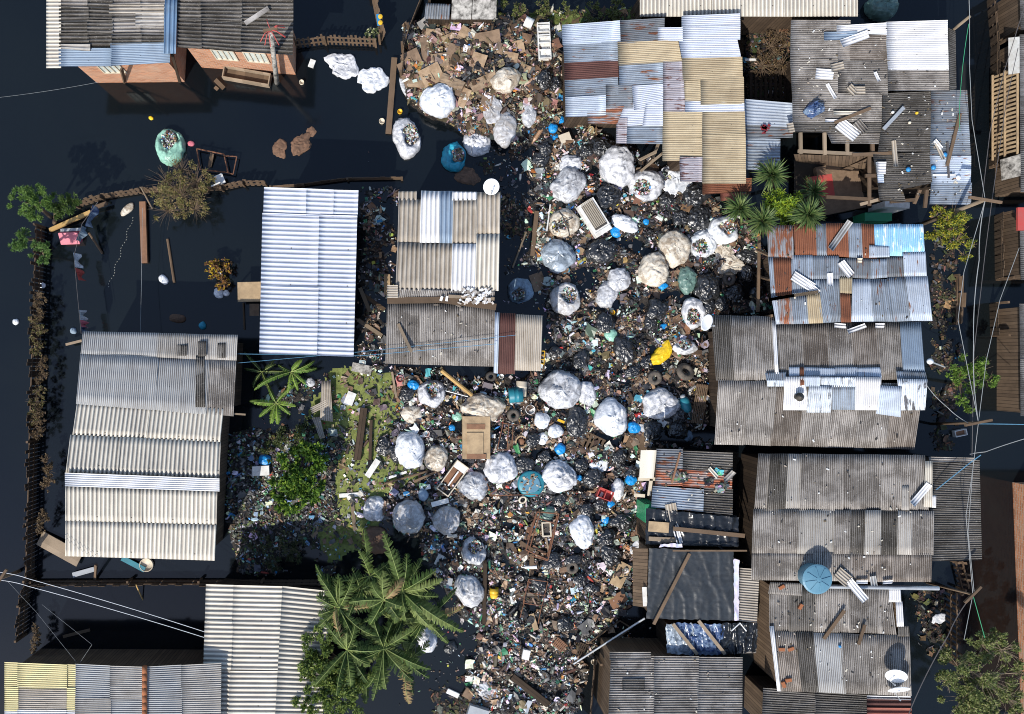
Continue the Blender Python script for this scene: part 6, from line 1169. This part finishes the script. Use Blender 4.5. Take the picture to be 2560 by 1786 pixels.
# blue and yellow toy cart
t=thing('toy_cart',P(949,52,0),'small blue and yellow toy on the plank fence at the top','toy'); mb=MB(); mb.box(P(947,50,.9),(.16,.42,.12),.1); part('body',mb,M['bluep'],t)
for y in (43,58): mb=MB(); mb.lathe([(0,0),(.09,0),(.09,.06),(0,.08)],Matrix.Translation(P(951,y,.98)),12); part('wheel',mb,M['yelp'],t)
# street lamp globe
t=thing('street_lamp',P(2372,915,0),'white lamp globe on an arm right of the peeling ridge','lamp'); mb=MB(); mb.tube([P(2362,918,-.2),P(2362,918,2.2),P(2325,904,2.6)],.03,8); part('arm',mb,M['steel'],t); mb=MB(); mb.lathe([(0,-.12),(.09,-.08),(.12,0),(.09,.08),(0,.12)],Matrix.Translation(P(2325,904,2.7)),14); part('globe',mb,M['dish'],t,True)
tray('shallow_box','white edged box frame on the bundled wire pole','frame',2395,1082,30,16,.2,12,'wht','mdf',wall=.03)
mb=MB(); mb.hexa([P(1825,55,.3),P(1860,55,.3),P(1860,82,.3),P(1825,82,.3),P(1825,55,.3),P(1860,55,.3),P(1860,82,.3),P(1825,82,.3)])
t=thing('wooden_stool',P(1958,68,0),'rust coloured stool with splayed legs beside the brown roof','stool'); mb=MB(); mb.box(P(1960,68,.5),(.36,.44,.04),-.1); part('seat',mb,M['mdf'],t)
for a,b in (((1950,60),(1938,56)),((1968,60),(1975,50)),((1950,76),(1940,84)),((1968,78),(1976,92))): mb=MB(); mb.bar(P(*a,.48),P(*b,.0),.04,.04); part('leg',mb,M['woodl'],t)
sack(2200,22,38,30,'s_gg','full','dark green tarp covered heap at the top edge',0,h=.6,cat='tarp',name='green_tarp',group='covered things')
mb=MB(); mb.bar(P(1890,150,.6),P(1862,150,.6),.09,.05); solo('lath',mb,M['wht'],'white lath sticking out of the patchwork roof at right','lath')
boxt('green_board','pale green board wall beside the orange rust hut','board',1604,1268,30,44,1.4,0,'grnp'); boxt('white_slab','small white slab left of the plastic sheet hut','slab',1610,1308,12,14,1.5,0,'wht')
boxt('green_sheet','dark green sheet in the gap above zinc roof','sheet',2165,552,66,20,.9,0,'grnp'); boxt('painted_barrel_row','white and turquoise painted board in the dark gap','board',2200,526,60,14,1.2,-4,'wht')
# ---------------------------------------------------------------- plants
def leafquad(mb,c,d,up,L,W_,col):
    d=d.normalized(); s=d.cross(up); s=s.normalized() if s.length>1e-3 else Vector((1,0,0)); n=s.cross(d)
    mb.col=col; mb.poly([c,c+d*L*.45+s*W_*.5-n*W_*.12,c+d*L,c+d*L*.45-s*W_*.5-n*W_*.12])
def rv(): 
    while True:
        v=Vector((U(-1,1),U(-1,1),U(-1,1)))
        if .05<v.length<1: return v.normalized()
def jc(c,v=.3): k=U(1-v,1+v); return tuple(x*k for x in c)
def tree(name,label,px,py,z,clumps,n,L,cols,trunk=True,cat='tree',twigs=0,group='trees and shrubs',mat='leaf',tw=.02,W_=.5,base=None,flat=.7,twigcol='bark'):
    """clumps: (dx px, dy px, dz m, r px)"""
    bx,by=base or (px,py); B=P(bx,by,bz0(bx,by) if bz(bx,by)>0 else 0); t=thing(name,B,label,cat,group); mb=MB(); tm=MB(); C0=P(px,py,z)
    if trunk: tm.tube([B+Vector((0,0,-.2)),B.lerp(C0,.5)+Vector((.05,.03,0)),C0-Vector((0,0,.25))],.09 if z>1 else .05,7,.04)
    tot=sum(c[3]**2 for c in clumps)
    for dx,dy,dz,r in clumps:
        c=P(px+dx,py+dy,z+dz); R=r/S
        if trunk: tm.tube([C0-Vector((0,0,.4)),C0.lerp(c,.6)-Vector((0,0,.2)),c],.04,5,.012)
        for k in range(twigs):
            v=rv(); v.z=abs(v.z)*.8+.1; v.normalize(); e=c+Vector((v.x*R,v.y*R,v.z*R*.7))*U(.7,1.25); m=c.lerp(e,.5)+rv()*R*.08; tm.tube([c,m,e],tw*.6,4,tw*.2)
        sub=[(rv()*rnd.random()**.4,U(.12,.3)) for _ in range(12)]
        for k in range(int(n*r*r/tot)):
            s,sr=rnd.choice(sub); v=s+rv()*sr*rnd.random()**.5; 
            if v.length>1.15: v=v.normalized()*U(.8,1.15)
            q=c+Vector((v.x*R,v.y*R,v.z*R*flat)); d=(rv()+v*.7+Vector((0,0,.05))); leafquad(mb,q,d,(Vector((0,0,1))+rv()*.6),L*U(.6,1.3),L*W_*U(.7,1.2),jc(rnd.choice(cols)))
    part('crown',mb,M[mat],t); 
    if tm.v: part('trunk' if trunk else 'twigs',tm,M[twigcol],t)
    return t
rnd.seed(41)
YG=[(.20,.27,.03),(.13,.20,.025),(.28,.30,.03)]; DG=[(.035,.085,.015),(.06,.12,.02),(.10,.17,.03)]; MG=[(.09,.16,.03),(.06,.12,.025),(.15,.21,.04)]; OL=[(.10,.10,.03),(.16,.15,.05),(.22,.19,.06)]; BR=[(.14,.09,.05),(.09,.06,.03),(.20,.14,.07)]
tree('feathery_tree','bright green feathery tree at left edge, above the board fence',75,505,2.2,[(-20,0,.3,34),(22,-12,.2,28),(0,28,0,26),(-14,-28,.1,22),(40,-2,.1,24)],5200,.11,[(.10,.19,.035),(.07,.14,.03),(.16,.25,.05)],W_=.3,base=(125,545)); tree('feathery_tree','darker green feathery crown joining right of the brightest left tree',142,508,2.0,[(-10,0,.1,26),(22,4,0,26),(40,-4,0,16),(5,22,0,18)],3200,.11,[(.07,.12,.025),(.05,.09,.02),(.10,.16,.03)],W_=.3,base=(130,560))
tree('feathery_tree','small round green crown alone at far left',48,600,1.7,[(0,0,.1,24),(10,-14,0,16),(-8,12,0,16)],1900,.10,[(.08,.17,.035),(.06,.12,.03),(.13,.22,.05)],W_=.3,base=(100,600)); tree('feathery_tree','small green crown over the top of the board fence',103,630,1.6,[(0,0,.1,26),(8,16,0,16),(-10,-12,0,14)],2000,.10,[(.08,.17,.035),(.06,.12,.03),(.13,.22,.05)],W_=.3,base=(110,640))
tree('bare_shrub','large twiggy shrub with sparse olive leaves left of the white roofed house',452,490,1.1,[(0,0,.2,62),(-34,-34,0,48),(40,-34,0,44),(-30,36,0,44),(36,34,0,48),(0,-60,-.1,40)],4600,.08,[(.18,.17,.05),(.26,.23,.08),(.12,.11,.04),(.30,.21,.09)],twigs=46,tw=.014,cat='shrub',W_=.6,flat=.5,twigcol='bark')
tree('yellow_leaved_shrub','small shrub with yellow and brown leaves in the left pond',548,678,.5,[(0,0,0,26),(-22,-14,0,16),(10,28,0,18),(18,-14,0,16)],900,.11,[(.30,.14,.05),(.18,.09,.04),(.55,.38,.03),(.12,.08,.04)],twigs=8,cat='shrub',W_=.7)
for x,y,r,cs,l in ((95,830,38,OL+BR,'uppermost brown and green creeper on the left board fence'),(100,760,26,BR,'thin dry creeper above the greener one on the board fence'),(105,920,24,BR,'sparse dry creeper at the middle of the board fence'),(92,1005,34,OL+BR,'pale green creeper bulging out left of the board fence'),(98,1050,30,BR,'brown creeper just below the pale green creeper'),(120,1175,30,BR,'reddish brown creeper near the cream gable'),(108,1300,22,BR,'lowest dry creeper on the board fence'),(90,1590,24,BR,'dry plant at the lower end of the board fence')):
    tree('creeper',l,x,y,.8,[(0,0,0,r*.65),(U(-6,6),-r*.8,0,r*.45),(U(-6,6),r*.8,0,r*.45),(-6,r*1.3,-.1,r*.45)],int(r*34),.075,cs,twigs=14,tw=.012,trunk=False,cat='creeper',group='creepers on the board fence',W_=.6)
tree('dark_bush','big glossy dark green bush beside the duckweed',748,1195,1.3,[(0,-30,.2,52),(-20,30,.1,50),(30,-46,.1,36),(-36,52,0,34),(25,20,.2,40),(-30,-6,.1,36),(14,-66,0,26)],3600,.19,[(.05,.11,.015),(.09,.17,.02),(.03,.07,.012),(.16,.24,.03)],mat='leafg',cat='bush',W_=.62,flat=.6)
tree('low_weeds','straggling dark weeds below the glossy bush',700,1370,.4,[(0,0,0,40),(-60,-10,0,30),(50,10,0,34),(-10,40,0,26)],1400,.10,[(.05,.07,.025),(.08,.08,.03),(.04,.05,.02)],cat='weeds',trunk=False,twigs=10,tw=.01); tree('low_weeds','dark weeds above the glossy bush',720,1100,.4,[(0,0,0,44),(-50,30,0,30),(40,-30,0,30)],1300,.10,[(.05,.08,.02),(.08,.10,.03)],cat='weeds',trunk=False,twigs=8,tw=.01)
tree('leafy_tree','yellow green leafy tree between the cream gable roof and banana plants',835,1650,2.3,[(-40,-50,.2,36),(-48,0,.1,38),(0,40,0,46),(-20,70,0,44),(30,70,-.1,40),(-60,40,0,20),(40,30,-.2,36),(-70,110,-.1,30),(20,120,-.1,50),(-30,10,.1,50),(0,90,.1,50)],13000,.13,[(.09,.14,.025),(.14,.20,.035),(.05,.09,.02),(.20,.25,.05)],base=(880,1640))
tree('bright_bush','bright lime green bush in the middle of the spiky plants',1957,512,2.3,[(0,0,.2,36),(-20,-14,0,24),(16,18,0,26),(-10,24,0,24),(22,-12,0,20)],2600,.17,[(.20,.30,.02),(.30,.38,.03),(.11,.19,.02)],W_=.3,base=(1980,530),cat='bush')
tree('yellowing_tree','yellow and green tree by the canal right of the scrap roof',2372,575,2.0,[(0,-20,.2,40),(-24,10,0,32),(20,24,0,32),(30,-30,0,22),(-20,-40,0,20),(56,36,0,12),(40,66,-.2,14)],3300,.11,[(.16,.20,.03),(.28,.29,.03),(.09,.12,.02),(.42,.36,.03)],twigs=10,base=(2350,580))
tree('green_tree','bright green branching tree beside the canal, right of the ridge roof',2415,945,2.2,[(0,-28,.2,30),(36,-22,.1,26),(56,6,0,24),(20,24,0,20),(-20,-4,0,22),(-10,52,0,16),(6,80,-.2,12),(44,-44,0,14)],3000,.11,[(.12,.21,.03),(.18,.28,.04),(.07,.13,.02)],twigs=6,base=(2390,960))
tree('twiggy_tree','big twiggy green tree in the bottom right corner',2455,1695,2.4,[(0,0,.4,70),(-60,-30,.2,44),(50,-70,.1,44),(-50,50,0,50),(60,50,0,50),(0,-80,.1,36),(-90,10,0,24),(100,-10,0,40),(0,90,0,60)],15000,.11,[(.13,.17,.045),(.20,.23,.07),(.08,.11,.03),(.24,.24,.10)],twigs=26,tw=.013,twigcol='woodl')
tree('weed_strip','tangled weeds along the roof edge at the top centre',1420,22,.6,[(-170,-6,0,24),(-120,4,0,22),(-60,0,0,24),(0,6,0,24),(60,10,0,24),(120,4,0,26),(165,20,0,20)],3200,.09,[(.10,.13,.03),(.16,.18,.05),(.07,.07,.03)],trunk=False,twigs=8,tw=.012,cat='weeds')
tree('roadside_weed','small white flowered weed at the pallet fence corner',930,82,.4,[(0,0,0,18),(-10,12,0,12)],500,.07,[(.2,.24,.08),(.5,.5,.3),(.1,.14,.04)],trunk=False,cat='weed')
tree('dead_bush','dead brown brush in the alley right of the patchwork roof',1925,120,.5,[(0,0,0,44),(-20,44,0,36),(20,-30,0,30),(30,40,0,30)],900,.08,BR,twigs=40,tw=.02,cat='brush',trunk=False)
def yucca(label,px,py,z,r,n,base):
    B=P(*base,0); c=P(px,py,z); t=thing('spiky_plant',B,label,'spiky plant','spiky palm like plants'); tm=MB(); tm.tube([B+Vector((0,0,-.2)),B.lerp(c,.5),c],.09,8,.06); part('trunk',tm,M['bark'],t,True); mb=MB(); R=r/S
    for k in range(n):
        a=U(0,6.28); e=math.radians(U(-25,80)); L=R*U(.8,1.1)*(1.0 if e<.9 else .8); d=Vector((math.cos(a)*math.cos(e),math.sin(a)*math.cos(e),math.sin(e))); s=Vector((-math.sin(a),math.cos(a),0)); w_=.026
        p0=c+d*.06; p1=c+d*L*.55; p2=c+d*L+Vector((0,0,-.16*L)); mb.col=jc(rnd.choice([(.10,.15,.045),(.06,.11,.03),(.17,.22,.07)]))
        mb.poly([p0-s*w_*.6,p0+s*w_*.6,p1+s*w_,p1-s*w_]); mb.poly([p1-s*w_,p1+s*w_,p2])
    part('leaves',mb,M['leaf'],t)
yucca('topmost spiky plant beside the red end of patchwork roof',1928,438,2.6,46,190,(1945,470)); yucca('leftmost spiky plant beside the black bags',1848,522,2.3,42,170,(1900,540)); yucca('lower left spiky plant at the zinc roof corner',1905,553,2.6,45,190,(1930,560)); yucca('lower right spiky plant over the zinc roof edge',2020,538,2.9,46,200,(1990,550)); yucca('shaded spiky plant behind the lime bush',2035,480,1.9,42,120,(2010,510))
# banana plants
def frond(mb,rib,c,az,L,W_,el,droop,tear,cols):
    n=34 if L>1.4 else 20; pts=[]; d0=Vector((math.cos(az),math.sin(az),0)); p=Vector(c); e=el; bend=U(-.5,.5)
    for k in range(n+1):
        aa=az+bend*(k/n)**1.5; dd=Vector((math.cos(aa),math.sin(aa),0)); pts.append(p.copy()); p=p+(dd*math.cos(e)+Vector((0,0,math.sin(e))))*L/n; e-=droop*(.4+1.2*k/n)/n
    col=rnd.choice(cols) if rnd.random()>.035 else (.30,.21,.10); tw=U(-.5,.5); fold=U(.2,.7)
    for k in range(2,n):
        t=k/n; w_=W_*.5*(math.sin(math.pi*min(1,.06+t*.94))**.5)*(1-.2*t); a,b=pts[k],pts[k+1]; tg=(b-a).normalized(); s=tg.cross(Vector((0,0,1))).normalized()
        for sg in (-1,1):
            if rnd.random()<tear*.10: continue
            dr=fold+tear*U(-.25,.55); o=s*sg*math.cos(dr+tw*sg)+Vector((0,0,-math.sin(dr+tw*sg))); o=(o+tg*U(.25,.6)).normalized(); g=1-tear*.3*rnd.random(); m=a.lerp(b,g); mb.col=jc(col,.28)
            q=o*w_*U(1-tear*.45,1.08); tip=Vector((0,0,-.10*w_)); hw=(m-a)
            mb.poly([a,m,m+q*.6,a+q*.6]); mb.poly([a+q*.6,m+q*.6,a+hw*.75+q+tip,a+hw*.3+q+tip])
    rib.tube(pts,.018,5,.005)
def banana(label,px,py,z,fr,base=None,stem=.10,cols=None,tear=.62):
    base=base or (px,py); B=P(*base,0); c=P(px,py,z); t=thing('banana_plant',B,label,'banana plant','banana plants'); tm=MB(); tm.tube([B+Vector((0,0,-.2)),B.lerp(c,.5),c],stem,9,stem*.7); part('stem',tm,M['bark'],t,True); mb=MB(); rib=MB()
    fr=list(fr)+[(U(0,360),fr[0][1]*U(.4,.9),fr[0][2]*U(.7,1)) for _ in range(12 if stem>.08 else 2)]
    for az,L,W_ in fr: frond(mb,rib,c,R_(az+U(-14,14)),L/S*U(.62,1.15),W_/S*1.08,U(.25,.8),U(.9,1.7),tear,cols or [(.055,.095,.022),(.085,.125,.032),(.035,.065,.016),(.16,.20,.06),(.065,.10,.026)])
    part('leaves',mb,M['leafg'],t); ribm=part('leaf_ribs',rib,M['midrib'],t,True)
M['midrib']=plain('leaf_midrib',(.26,.32,.09),.5,dirt=(.2,.2,.08))
banana('largest banana plant whose ragged leaves spread over the dark water',1005,1478,2.6,[(100,150,40),(78,140,40),(55,130,40),(28,135,42),(5,150,36),(-32,165,44),(-48,150,40),(-75,110,40),(-100,90,36),(122,150,36),(145,110,38),(178,100,34),(-130,90,36),(66,100,34),(-20,110,40)],(990,1470),.14)
banana('left banana plant leaning over the cream gable roof',848,1520,2.5,[(120,130,38),(95,120,34),(150,60,36),(195,74,40),(230,70,38),(60,100,36),(20,80,36),(-60,70,36),(-100,70,36),(75,130,36)],(870,1510),.12)
banana('lower banana plant with long leaves pointing down right',960,1620,2.3,[(-25,150,40),(-40,160,42),(-55,130,40),(-68,120,40),(-5,120,34),(30,90,36),(70,80,34),(110,90,34),(-15,130,34),(-85,100,36)],(950,1600),.12)
banana('banana plant with drooping straight leaves near the leafy tree',868,1625,2.6,[(-90,130,34),(-52,150,34),(-120,130,28),(-105,120,30),(-70,110,30),(140,70,34),(-35,90,30)],(880,1610),.10)
for bx_,by_,zz,nn,ll in ((925,1440,2.2,8,95),(1060,1545,2.0,8,90),(900,1475,2.4,7,90),(995,1555,1.9,9,100),(1010,1650,1.8,7,90),(915,1690,1.7,7,95),(960,1500,2.9,7,80)):
    banana({925:'small banana stem behind the left banana plant',1060:'banana stem at the right of the clump over dark water',900:'short banana stem between the left and the largest one',995:'shaded banana stem under the largest crown',1010:'low banana stem at the lower right of the clump',915:'low banana stem near the bottom edge',960:'tallest upright young banana stem in the clump'}[bx_],bx_,by_,zz,[(k*360/nn+U(-25,25),ll*U(.7,1.25),U(26,42)) for k in range(nn)],None,.08,None,U(.4,.9))
LG=[(.14,.24,.04),(.10,.18,.03),(.19,.30,.05)]
banana('small light green banana plant right of the left house',728,930,1.3,[(200,95,16),(15,60,16),(-40,60,14),(-100,70,18),(150,50,14),(60,50,14),(-75,60,14)],(730,935),.06,LG,.2); banana('second small banana plant below the first, with level leaves',690,1008,1.2,[(172,66,18),(-12,84,20),(-72,66,24),(-95,70,22),(62,76,16),(-35,76,14),(110,60,12)],(692,1010),.06,LG,.2)
banana('faint banana plant in shade below the blue lines',655,930,.8,[(120,70,14),(-60,80,14),(-120,60,14),(40,60,14),(0,70,14)],(655,930),.05,[(.06,.09,.03),(.09,.12,.03)],.3)
print('objects',len(bpy.data.objects),'top',sum(1 for o in bpy.data.objects if o.parent is None))
